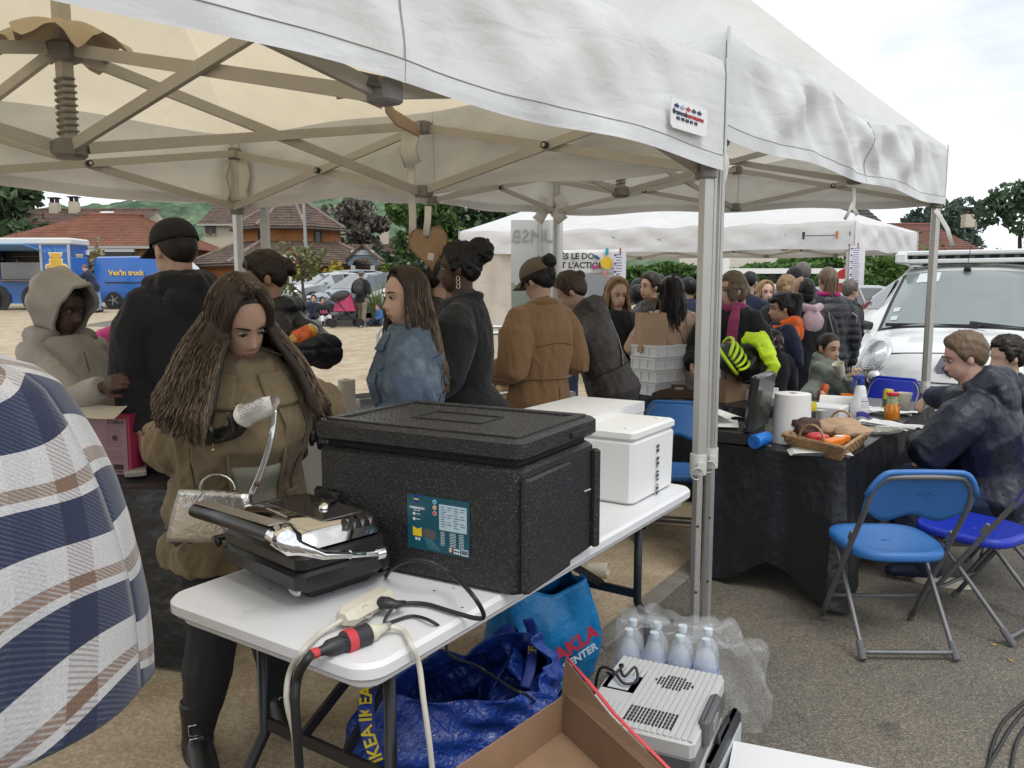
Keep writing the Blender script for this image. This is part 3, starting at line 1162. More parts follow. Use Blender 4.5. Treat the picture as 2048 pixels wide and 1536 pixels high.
M_BARK=mat('bark',(.09,.07,.055),.95,bump=(18,.8),var=(6,.3))
def tree(label,x,y,h,r,c,n=2600,leaf=.3,seed=1,z=None,trunk=.28,name='broadleaf_tree',group=None,squash=.8,wisp=1.):
 rg=random.Random(seed)
 z=terr(x,y)if z is None else z
 t=thing(name,label,'tree',(x,y,z),0,group)
 mb=MB()
 top=h*.8
 mb.tube([(0,0,-.2),(.03*h,0,h*trunk),(.0,.02*h,h*.6),(0,0,top)],[h*.028,h*.022,h*.014,h*.004],9)
 cl=[]
 for i in range(16):
  a=rg.uniform(0,6.28)
  zz=h*rg.uniform(trunk+.06,.95)
  k=math.sqrt(max(.05,1-((zz/h-(1+trunk)/2)/((1-trunk)/2))**2))
  rr=r*k*rg.uniform(.35,1.0)
  p=Vector((rr*math.cos(a),rr*math.sin(a),zz))
  cl.append((p,r*rg.uniform(.25,.48)))
  mb.tube([(0,0,min(top,zz-rr*.6)),p*.5+Vector((0,0,zz*.45-rr*.1)),p],[h*.010,h*.007,h*.003],6)
 mb.build('trunk',M_BARK,t,smooth=True)
 pts=[]
 for i in range(n):
  p,s=rg.choice(cl)
  d=Vector((rg.gauss(0,1),rg.gauss(0,1),rg.gauss(0,1))).normalized()*s*rg.uniform(.55,1.08)**.5*wisp
  d.z*=squash
  pts.append(tuple(p+d))
 leaves('crown',leaf_mat('leaf %.3f %.3f %.3f'%c,c),pts,leaf,t,seed)
 return t
def bush(name,label,cat,x,y,rx,ry,h,c,n,leaf,seed,z=None,group=None,box=False):
 rg=random.Random(seed)
 z=terr(x,y)if z is None else z
 t=thing(name,label,cat,(x,y,z),0,group)
 pts=[]
 for i in range(n):
  if box:
   p=[rg.uniform(-1,1),rg.uniform(-1,1),rg.uniform(0,1)]
   k=rg.choice((0,1,1,1,2,2))
   if k==2:
    p[2]=rg.uniform(.93,1.04)
   else:
    p[k]=-rg.uniform(.9,1.05)if k else rg.choice((-1,1))*rg.uniform(.9,1.05)
   w=.06*math.sin(p[0]*rx*2.1)+.05*math.sin(p[0]*rx*5.3+p[2]*4)
   pts.append((p[0]*rx,p[1]*ry+w*2,p[2]*h+w))
  else:
   d=Vector((rg.gauss(0,1),rg.gauss(0,1),abs(rg.gauss(0,1)))).normalized()*rg.uniform(.6,1.08)
   w=1+.16*math.sin(d.x*7+seed)+.12*math.sin(d.z*9+d.y*6)
   pts.append((d.x*rx*w,d.y*ry*w,d.z*h*w))
 leaves('foliage',leaf_mat('leaf %.3f %.3f %.3f'%c,c),pts,leaf,t,seed)
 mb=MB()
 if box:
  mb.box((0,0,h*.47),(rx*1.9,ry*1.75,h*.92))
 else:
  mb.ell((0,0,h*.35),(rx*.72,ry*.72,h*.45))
 mb.build('dark_core',mat('hedge inside',(.018,.026,.012),.95),t)  # solid dark core behind the leaves, inner shade put into its colour
 return t
def wp(px,py,Y):
 p=at(px,py,Y)
 return p.x
G0=0
G1,G2,G3=(.075,.135,.035),(.05,.095,.03),(.11,.17,.03)
tree('dark leafy tree at the far end behind the red roof',wp(30,430,55),55,8.2,3.6,(.07,.115,.05),3200,.42,3,z=0)
tree('bushy tree with reddish grey crown beside the orange walled building',wp(707,500,52),52,5.4,2.2,(.12,.105,.085),2600,.26,5)
tree('full green tree standing over the back of the heart sign',wp(845,500,34),34,6.0,1.7,(.095,.165,.045),4200,.22,8)
tree('dark green tree beside the white gazebo end',wp(925,500,36),36,6.3,3.0,(.05,.10,.035),4600,.24,12)
tree('large feathery green tree right of the red tiled roof',wp(2042,480,30),30,4.5,1.75,(.085,.14,.07),4200,.17,15,wisp=1.15,trunk=.1)
tree('windblown grey green trees behind the red tiled roof',wp(1905,460,60),60,6.0,3.2,(.08,.12,.085),2600,.30,19)
tree('dark conifer behind the white van, left of the red tiled roof',wp(1855,460,58),58,5.4,1.8,(.05,.085,.06),1800,.30,22)
HE='clipped hedges behind the stalls'
bush('hedge','long clipped green hedge behind the market gazebos','hedge',3.4,21.5,4.4,.7,1.75,(.085,.17,.04),15000,.125,31,box=True)
bush('hedge','clipped hedge below the shuttered grey house','hedge',10.4,23.0,2.6,.7,1.95,(.10,.19,.04),9000,.13,33,box=True)
bush('shrub','light green shrub at the right corner of the shuttered house','shrub',wp(1845,540,24),24,1.2,.8,2.2,G3,2200,.14,35)
bush('shrub','yellow green shrub growing under the sun banner','shrub',wp(1275,560,17.5),17.5,.95,.5,1.35,(.16,.21,.03),1600,.10,37)
bush('shrub','bright green hedge in front of the far cream house','shrub',wp(775,530,40),40,2.2,.8,1.25,(.10,.19,.02),2600,.14,39)
bush('shrub','dark clipped hedge below the far cream house','shrub',wp(775,515,50),50,2.6,1,2.0,(.03,.075,.02),2600,.18,41)
bush('shrub','yellow flowering shrub in front of the orange building door','shrub',wp(590,540,38),38,1.5,.8,1.5,(.33,.27,.03),1800,.16,43)
bush('shrub','yellow flowering shrub left of the blue porch','shrub',wp(668,545,38),38,1.2,.8,1.35,(.36,.29,.03),1500,.16,45)
bush('shrub','low green shrub between the two yellow flowering shrubs','shrub',wp(635,545,38),38,1.1,.7,1.2,(.06,.12,.03),1400,.16,47)
bush('shrub','pale ornamental shrub behind the man resting at the food truck','shrub',wp(182,525,36),36,.8,.6,2.2,(.22,.20,.09),1300,.16,49)
tree('thin young sapling in front of the silver parked cars',wp(603,575,26),26,2.6,.75,(.14,.15,.05),520,.11,51,trunk=.2)
def spiky(x,y,z):
 t=thing('ornamental_grass','spiky ornamental grass clump behind the man with the backpack','plant',(x,y,z))
 rg=random.Random(3)
 mb=MB()
 for i in range(110):
  a,L=rg.uniform(0,6.28),rg.uniform(.7,1.35)
  o=Vector((math.cos(a),math.sin(a),0))
  b=rg.uniform(.1,.75)
  pts=[o*.06,o*(.06+b*.35*L)+Vector((0,0,L*.55)),o*(.06+b*.8*L)+Vector((0,0,L*(1-.25*b)))]
  mb.tube(pts,[(.016,.005),(.013,.004),(.003,.002)],4)
 mb.build('blade',mat('grass blade',(.16,.21,.08),.6,var=(2,.4)),t)
spiky(wp(752,600,25.1),25.1,terr(0,25.1)+.08)
M_REND_O=mat('orange timber cladding',(.36,.145,.045),.8,bump=(30,.25),var=(2.2,.3))
M_TILE=mat('brown roof tile',(.105,.072,.055),.85,var=(2.5,.45),fine=(30,.4))
M_TILE_R=mat('red roof tile',(.20,.082,.05),.85,var=(1.6,.3),fine=(30,.4))
M_DARKW=mat('dark window glass',(.03,.035,.04),.08)
M_CREAM=mat('cream render',(.50,.44,.34),.9,var=(1.2,.1),fine=(60,.3))
M_GREYR=mat('grey render',(.36,.34,.31),.9,var=(1.2,.15),fine=(60,.3))
def tile_roof(name,m,A,B,C_,D,parent,pitch=.3,th=.045,col=.24):
 """a tiled slope between eaves A-B and ridge D-C, in overlapping courses with a wavy profile"""
 A,B,C_,D=map(Vector,(A,B,C_,D))
 n=(B-A).cross(D-A).normalized()
 if n.z<0:
  n=-n
 L=max((D-A).length,(C_-B).length)
 W_=max((B-A).length,(C_-D).length)
 rows=max(2,int(L/pitch))
 cols=min(160,max(4,int(W_/col)*2))
 mb=MB()
 for r in range(rows):
  v0,v1=r/rows,min(1,(r+1.12)/rows)
  vs=[]
  for(v,lift)in((v0,th),(v1,.008)):
   a,b=A.lerp(D,v),B.lerp(C_,v)
   for i in range(cols+1):
    p=a.lerp(b,i/cols)
    vs.append(p+n*(lift+.035*(i%2)))
  k=cols+1
  a,b=A.lerp(D,v0),B.lerp(C_,v0)
  vs+=[a.lerp(b,i/cols)for i in range(cols+1)]
  mb.add(vs,[(i,i+1,k+i+1,k+i)for i in range(cols)]+[(2*k+i,2*k+i+1,i+1,i)for i in range(cols)])
 o=mb.build(name,m,parent)
 o['kind']='stuff'
 return o
def window(parent,c,w,h,nrm,frame_m,pane_m=None,deep=.06,sill=True,mull=1):
 """frame with recessed pane, and a sill, on a wall facing nrm"""
 c,n=Vector(c),Vector(nrm).normalized()
 s=Vector((0,0,1)).cross(n).normalized()
 mb=MB()
 M=Matrix((s,n,Vector((0,0,1)))).transposed()
 fw=.07
 for sx in(-1,1):
  mb.box(c+s*sx*(w/2-fw/2)+n*deep/2,(fw,deep,h),M)
  mb.box(c+Vector((0,0,sx*(h/2-fw/2)))+n*deep/2,(w-2*fw,deep,fw),M)
 for i in range(1,mull):
  mb.box(c+s*(w*(i/mull-.5))+n*deep/2,(.05,deep*.8,h-2*fw),M)
 f=mb.build('window',frame_m,parent)
 MB().box(c+n*.012,(w-2*fw,.02,h-2*fw),M).build('pane',pane_m or M_DARKW,f)
 if sill:
  MB().box(c+Vector((0,0,-h/2-.05))+n*.06,(w+.2,.16,.07),M).build('sill',M_GREYR,f)
 return f
def ring(n,r,z,c,ph=0.):
 return[Vector((c[0]+r*math.cos(ph+2*math.pi*i/n),c[1]+r*math.sin(ph+2*math.pi*i/n),z))for i in range(n)]
def octagon_house():
 Y=46.
 cx=wp(585,480,Y)
 z0=terr(cx,Y)-.2
 def zz(py,Yf=Y-3):
  return at(0,py,Yf).z
 t=thing('octagonal_building','orange timber clad building with two tiers of brown tiled roof','building',(0,0,0))
 z1,z2,z3=zz(521),zz(487),zz(452)
 m=MB()
 r1,r2=2.75,5.2
 ph=R(22.5+4)
 a,b=ring(8,r1,z1-.6,(cx,Y),ph),ring(8,r1,z3+.1,(cx,Y),ph)
 m.add(a+b,[(i,(i+1)%8,8+(i+1)%8,8+i)for i in range(8)])
 a,b=ring(8,r2,z0,(cx,Y),ph),ring(8,r2,z1-.05,(cx,Y),ph)
 m.add(a+b,[(i,(i+1)%8,8+(i+1)%8,8+i)for i in range(8)])
 m.build('wall',M_REND_O,t)
 e1,e2=ring(8,r1+.55,z3-.02,(cx,Y),ph),ring(8,.4,z3+1.75,(cx,Y),ph)
 l1,l2=ring(8,r2+.55,z1-.25,(cx,Y),ph),ring(8,r1+.02,z2+.15,(cx,Y),ph)
 hip=MB()
 for i in range(8):
  j=(i+1)%8
  if(e1[i]+e1[j]).y/2<Y+1.5:
   tile_roof('roof_tiles',M_TILE,e1[i],e1[j],e2[j],e2[i],t,.30)
   tile_roof('roof_tiles',M_TILE,l1[i],l1[j],l2[j],l2[i],t,.30)
   hip.tube([e1[i]+Vector((0,0,.08)),e2[i]+Vector((0,0,.08))],.09,6)
   hip.tube([l1[i]+Vector((0,0,.08)),l2[i]+Vector((0,0,.08))],.09,6)
 hip.build('hip_tiles',mat('pale hip tile',(.22,.17,.135),.9,var=(3,.4)),t)
 g=MB()
 g.tube(ring(8,r1+.58,z3-.1,(cx,Y),ph),.07,6,closed=True)
 g.tube(ring(8,r2+.58,z1-.33,(cx,Y),ph),.07,6,closed=True)
 g.build('gutter',mat('brown gutter',(.07,.05,.04),.6),t)
 fm=mat('dark window frame',(.03,.04,.045),.5)
 for px in(527,655):
  x=wp(px,473,Y-2.3)
  ang=math.atan2(-2.4,x-cx)
  rr=r1*math.cos(math.pi/8)/max(.92,math.cos(((ang-ph)%(math.pi/4))-math.pi/8))+.03
  c=Vector((cx+rr*math.cos(ang),Y+rr*math.sin(ang),(zz(460)+zz(484))/2))
  k=round((ang-ph-math.pi/8)/(math.pi/4))*math.pi/4+ph+math.pi/8
  window(t,c,.46,.72,(math.cos(k),math.sin(k),0),fm)
 xw0,xw1=wp(640,520,Y-2),wp(735,520,Y-2)
 w=MB()
 w.box(((xw0+xw1)/2,Y-.5,(z0+z1)/2-.1),(xw1-xw0,4.,z1-z0))
 w.build('wing_wall',M_REND_O,t)
 tile_roof('roof_tiles',M_TILE,(xw0,Y-3.0,z1-.25),(xw1,Y-3.0,z1-.25),(xw1,Y,z2+.1),(xw0,Y,z2+.1),t)
 bl=mat('grey blue boards',(.21,.27,.32),.75,var=(6,.15))
 pc=wp(727,520,Y-4)
 yp=Y-4.2
 zp=lambda py:at(0,py,yp).z
 hw=(wp(758,0,yp)-wp(697,0,yp))/2
 ze,za,zg=zp(516),zp(492),z0
 n=22
 g=thing('porch','grey blue gabled wooden porch with an arch on white posts','porch',(0,0,0))
 for i in range(n):
  xa=-hw+2*hw*i/n
  xb=xa+2*hw/n-.012
  f=lambda x:za-(za-ze)*abs(x)/hw
  arch=lambda x:ze-.38+.42*math.sqrt(max(0,1-(x/(hw*.72))**2))if abs(x)<hw*.72 else ze-.38
  MB().prism([(pc+xa,arch(xa)),(pc+xb,arch(xb)),(pc+xb,f(xb)),(pc+xa,f(xa))],.06,o=(0,yp+(i%2)*.008,0)).build('board',bl,g)
 rf=MB()
 for sx in(-1,1):
  rf.bar((pc+sx*(hw+.15),yp+.6,ze-.12),(pc,yp+.6,za+.06),.1,1.6,up=(0,1,0))
 rf.build('roof',M_TILE,g)
 for sx in(-1,1):
  MB().box((pc+sx*(hw-.25),yp,(zg+ze-.38)/2),(.2,.2,ze-.38-zg)).build('post',mat('pale post',(.45,.47,.48),.7),g)
 sg=MB().box((pc,yp-.06,zp(505)),(1.15,.04,.22)).build('name_board',mat('sign grey',(.62,.63,.62),.7),g)
 text('La Douves',.2,mat('sign dark',(.06,.07,.08),.8),frame((pc,yp-.083,zp(505)),(1,0,0),(0,0,1)),sg)
octagon_house()
def gable(label,name,x0,x1,Y,dep,zb,ze,zr,wall,tile,parts=None,cat='house',hipk=0.,rows=.32):
 t=thing(name,label,cat,(0,0,0))
 MB().box(((x0+x1)/2,Y+dep/2,(zb+ze)/2),(x1-x0,dep,ze-zb)).build('wall',wall,t)
 k=(x1-x0)*hipk
 o=.35
 tile_roof('roof_tiles',tile,(x0-o,Y-o,ze-.12),(x1+o,Y-o,ze-.12),(x1+o-k-(o if k else 0),Y+dep/2,zr),(x0-o+k+(o if k else 0),Y+dep/2,zr),t,rows)
 if k:
  tile_roof('roof_tiles',tile,(x1+o,Y-o,ze-.12),(x1+o,Y+dep+o,ze-.12),(x1-k,Y+dep/2,zr),(x1-k,Y+dep/2-.05,zr),t,rows)
  tile_roof('roof_tiles',tile,(x0-o,Y+dep+o,ze-.12),(x0-o,Y-o,ze-.12),(x0+k,Y+dep/2-.05,zr),(x0+k,Y+dep/2,zr),t,rows)
 else:
  for x in(x0+.01,x1-.01):
   MB().prism([(Y,ze-.02),(Y+dep,ze-.02),(Y+dep/2,zr-.06)],.12,Matrix(((0,1,0),(1,0,0),(0,0,1))),o=(x,0,0)).build('gable_wall',wall,t)
 MB().tube([(x0-o+k,Y+dep/2,zr+.05),(x1+o-k,Y+dep/2,zr+.05)],.11,6).build('ridge_tiles',tile,t)
 g=MB().box(((x0+x1)/2,Y-o-.08,ze-.16),(x1-x0+2*o,.14,.13)).build('gutter',mat('gutter grey',(.35,.34,.32),.5),t)
 return t
def zat(py,Y):
 return at(0,py,Y).z
def chimney(t,x,y,z,h=1.1):
 c=MB().box((x,y,z+h/2),(.6,.5,h)).build('chimney',M_CREAM,t)
 m=MB()
 for dx in(-.18,.18):
  m.box((x+dx,y,z+h+.15),(.1,.4,.3))
 m.box((x,y,z+h+.34),(.7,.6,.08))
 m.build('pot',mat('chimney pot',(.06,.05,.05),.9),c)
Yb=41.
xa,xb=wp(-40,500,Yb),wp(330,500,Yb)
hall=gable('low hall with orange walls and broad red hipped roof behind the food truck','village_hall',xa,xb,Yb,9.,terr(0,Yb)-.2,zat(489,Yb),zat(431,Yb+4.5),mat('ochre wall',(.30,.165,.065),.85,var=(1.,.25),fine=(30,.3)),M_TILE_R,cat='building',hipk=.36)
m=MB().box(((wp(152,0,Yb)+wp(250,0,Yb))/2,Yb-.35,zat(502,Yb)),(wp(250,0,Yb)-wp(152,0,Yb),.3,.14)).build('awning_box',mat('awning grey',(.40,.41,.42),.5),hall)
MB().box(((wp(170,0,Yb)+wp(240,0,Yb))/2,Yb-.03,zat(522,Yb)),(wp(240,0,Yb)-wp(170,0,Yb),.1,1.0)).build('shop_window',M_DARKW,hall)
Yb=54.
h2=gable('long house with dark brown roof and two chimneys above the red roof','long_house',wp(-60,0,Yb),wp(228,0,Yb),Yb,9.,0.,zat(466,Yb),zat(421,Yb+4.5),M_CREAM,mat('dark brown tile',(.12,.075,.058),.85,var=(2.,.5)))
chimney(h2,wp(83,0,Yb+4),Yb+4,zat(432,Yb+4),.9)
chimney(h2,wp(123,0,Yb+4),Yb+4,zat(430,Yb+4),.9)
MB().box((wp(184,0,Yb+2.8),Yb+2.9,zat(429,Yb+2.8)),(.9,.9,.1),rot('X',28)).build('skylight',mat('skylight glass',(.6,.62,.63),.2),h2)
Yb=60.
h3=gable('cream house with dark gable right of the black cap','cream_house',wp(388,0,Yb),wp(470,0,Yb),Yb,7.,0.,zat(446,Yb),zat(408,Yb+3),M_CREAM,M_TILE,hipk=0.)
for px in(396,408):
 window(h3,(wp(px,0,Yb),Yb,zat(455,Yb)),.34,.9,(0,-1,0),mat('brown frame',(.10,.07,.05),.6))
Yb=56.
h4=gable('distant cream house with dark maroon roof under the hill','far_house',wp(738,0,Yb),wp(800,0,Yb),Yb,7.,1.,zat(507,Yb),zat(481,Yb+3.5),M_CREAM,mat('maroon tile',(.10,.05,.045),.85,var=(2,.3)),hipk=.3)
window(h4,(wp(781,0,Yb),Yb,zat(511,Yb)),.5,.7,(0,-1,0),mat('brown frame',(.10,.07,.05),.6))
chimney(h4,wp(748,0,Yb),Yb+2.5,zat(486,Yb),.9)
Yb=28.
h5=gable('grey rendered house with brown shutters behind the hedge','shuttered_house',wp(1508,0,Yb),wp(1805,0,Yb),Yb,8.,0.,zat(478,Yb),zat(395,Yb+4),M_GREYR,mat('slate tile',(.05,.047,.05),.8,var=(3,.45),fine=(30,.4)))
sh=mat('brown shutter',(.085,.05,.042),.75,var=(5,.2))
for px in(1665,1749):
 x=wp(px,0,Yb)
 z=zat(511,Yb)
 window(h5,(x,Yb,z),.85,.62,(0,-1,0),mat('white frame',(.6,.6,.58),.5),mull=2)
 for sx in(-1,1):
  s_=MB()
  for k in range(5):
   s_.box((x+sx*.72+(k-2)*.105,Yb-.05,z),(.1,.05+.008*(k%2),.66))
  s_.box((x+sx*.72,Yb-.085,z+.2),(.5,.02,.05))
  s_.build('shutter',sh,h5)
w_=thing('white_wall','low cream boundary wall left of the shuttered house','wall',(0,0,0))
MB().box((wp(1540,0,26),26.0,zat(518,26)),(5.2,.2,1.0)).build('panel',mat('cream wall',(.62,.57,.49),.9,var=(2,.1)),w_)
r_=thing('height_barrier','white horizontal height restriction bar on white posts','barrier',(0,0,0))
MB().box(((wp(1460,0,19)+wp(1740,0,19))/2,19,zat(542,19)),(wp(1740,0,19)-wp(1460,0,19),.1,.12)).build('bar',mat('white painted steel',(.75,.74,.70),.5),r_)
for px in(1467,1738):
 MB().box((wp(px,0,19),19,(terr(0,19)+zat(505 if px<1500 else 540,19))/2),(.16,.12,zat(505 if px<1500 else 540,19)-terr(0,19))).build('post',MATS['white painted steel'],r_)
Yb=42.
h6=gable('house with a plain red tiled roof beyond the white van','red_roof_house',wp(1868,0,Yb),wp(1985,0,Yb),Yb,8.,0.,zat(499,Yb),zat(451,Yb+4),mat('taupe wall',(.25,.22,.19),.9),mat('brick red tile',(.17,.072,.055),.85,var=(2.,.25),fine=(30,.3)),hipk=.13)
chimney(h6,wp(1966,0,Yb+3),Yb+3,zat(455,Yb+3),.7)
p=thing('street_lamp','tall grey lamp post in front of the orange building','lamp post',(wp(615,560,34),34,terr(0,34)))
MB().tube([(0,0,0),(0,0,1.2),(-.1,0,5.6)],[.1,.08,.06],10).build('pole',mat('galvanised steel',(.33,.33,.32),.5,metal=.6,var=(3,.15)),p)
p=thing('traffic_sign','round red bordered weight limit sign on a red and white post','sign',(wp(580,520,27),27,terr(0,27)))
zc=zat(517,27)-terr(0,27)
mr,mw=mat('sign red',(.42,.02,.025),.45),mat('sign white',(.78,.77,.74),.45)
q=MB()
for i in range(7):
 q.k=i%2
 q.tube([(0,0,.0+i*.29),(0,0,.29+i*.29)],.05,10)
q.build('post',[mw,mr],p)
d=MB().lathe([(.29,-.015),(.29,.015)],32,(0,-.08,zc),rot('X',90),0).build('disc',mr,p)
MB().lathe([(.225,-.006),(.225,.006)],32,(0,-.1,zc),rot('X',90),0).build('face',mw,d)
text('1,9m',.17,mat('sign black',(.02,.02,.02),.6),frame((0,-.108,zc),(1,0,0),(0,0,1)),d,bold=.006)
p=thing('no_entry_sign','red round no entry sign behind the hanging menus','sign',(wp(1690,563,15),15,terr(0,15)))
zc=zat(562,15)-terr(0,15)
MB().tube([(0,0,0),(0,0,zc+.3)],.03,8).build('post',MATS['galvanised steel'],p)
d=MB().lathe([(.23,-.012),(.23,.012)],32,(0,-.06,zc),rot('X',90)).build('disc',mr,p)
MB().box((0,-.075,zc),(.32,.008,.075)).build('bar',mw,d)
mg=mat('barrier steel',(.42,.43,.43),.45,metal=.7,var=(4,.1))
def barrier(label,a,b):
 a,b=Vector(a),Vector(b)
 t=thing('crowd_barrier',label,'barrier',(0,0,0),group='steel crowd barriers')
 z0=terr(a.x,a.y)
 MB().tube([(a.x,a.y,z0+.05),(a.x,a.y,z0+1.02),(a.x+(b.x-a.x)*.03,a.y+(b.y-a.y)*.03,z0+1.1),(b.x-(b.x-a.x)*.03,b.y-(b.y-a.y)*.03,z0+1.1),(b.x,b.y,z0+1.02),(b.x,b.y,z0+.05)],.021,8).build('frame',mg,t)
 MB().tube([(a.x,a.y,z0+.25),(b.x,b.y,z0+.25)],.017,8).build('rail',mg,t)
 n=max(3,int((b-a).length/.12))
 bm=MB().tube([(0,0,.25),(0,0,1.1)],.0095,6).mesh('bar',mg)
 for i in range(1,n):
  o=link('bar',bm,t)
  p=a.lerp(b,i/n)
  o.location=(p.x,p.y,z0)
barrier('crowd barrier behind the woman in the black poncho',(-.75,8.3),(.35,8.5))
barrier('crowd barrier between the dark coat and the camel coat shoppers',(1.0,8.2),(2.3,8.6))
barrier('crowd barrier between the white cloth table and the white gazebo wall',(-1.6,9.6),(.2,9.8))
#  gazebos
def fabric(name,outer,inner,tr=.38,dirt=.16):
 t=NT(name)
 co=t.n('TexCoord')
 n=t.n('TexNoise',i_Scale=1.6,i_Detail=7.,i_Roughness=.62)
 n2=t.n('TexNoise',i_Scale=7.,i_Detail=5.)
 n3=t.n('TexNoise',i_Scale=24.,i_Detail=3.)
 for q in(n,n2,n3):
  t.l(co.outputs['Object'],q.inputs['Vector'])
 d=t.ramp(n.outputs['Fac'],[(.32,tuple(c*(1-dirt)for c in(.95,.95,.935))),(.6,(1,1,1))])
 st=t.math('MULTIPLY',t.ramp(n2.outputs['Fac'],[(.63,(0,0,0)),(.74,(1,1,1))]),.13)
 def tint(c):
  g=t.n('MixRGB',blend_type='MULTIPLY')
  g.inputs[0].default_value=1.
  g.inputs[1].default_value=(*c,1)
  t.l(d,g.inputs[2])
  return t.mix(st,g.outputs[0],(.40,.37,.32))
 t.l(tint(outer),t.b.inputs['Base Color'])
 t.b.inputs['Roughness'].default_value=.48
 t.b.inputs['Specular IOR Level'].default_value=.35
 u=t.n('Bump',i_Strength=.22,i_Distance=.02)
 t.l(n2.outputs['Fac'],u.inputs['Height'])
 mpn=t.n('Mapping')
 mpn.inputs['Rotation'].default_value=(.5,.6,.3)
 mpn.inputs['Scale'].default_value=(2.2,2.2,13.)
 t.l(co.outputs['Object'],mpn.inputs['Vector'])
 n4=t.n('TexNoise',i_Scale=1.,i_Detail=4.,i_Distortion=.6)
 t.l(mpn.outputs[0],n4.inputs['Vector'])
 u4=t.n('Bump',i_Strength=.22,i_Distance=.03)
 t.l(n4.outputs['Fac'],u4.inputs['Height'])
 t.l(u.outputs[0],u4.inputs['Normal'])
 u2=t.n('Bump',i_Strength=.30,i_Distance=.006)
 t.l(n3.outputs['Fac'],u2.inputs['Height'])
 t.l(u4.outputs[0],u2.inputs['Normal'])
 t.l(u2.outputs[0],t.b.inputs['Normal'])
 tl=t.n('BsdfTranslucent')
 t.l(tint(inner),tl.inputs['Color'])
 ms=t.n('MixShader')
 ms.inputs[0].default_value=tr
 t.l(t.b.outputs[0],ms.inputs[1])
 t.l(tl.outputs[0],ms.inputs[2])
 t.l(ms.outputs[0],t.t.nodes['Material Output'].inputs['Surface'])
 return t.m
F_OUT=fabric('gazebo fabric grey white',(.83,.845,.86),(.93,.79,.56),.46,.08)
F_VAL=fabric('gazebo valance white',(.80,.815,.83),(.80,.72,.60),.20,.05)
F_C=fabric('gazebo fabric white',(.82,.84,.845),(.88,.82,.70),.38,.06)
F_D=fabric('gazebo fabric clean white',(.80,.80,.81),(.80,.76,.70),.3,.06)
M_ALU=mat('aluminium',(.50,.49,.46),.42,metal=.75,var=(8,.06),fine=(220,.15))
M_ALUB=mat('aluminium warm',(.47,.44,.385),.5,metal=.35,var=(6,.08))
M_PLG=mat('grey plastic joint',(.20,.19,.175),.55)
M_PLB=mat('black plastic joint',(.02,.02,.022),.45)
M_STRAP=mat('white webbing',(.66,.64,.58),.85,fine=(300,.4))
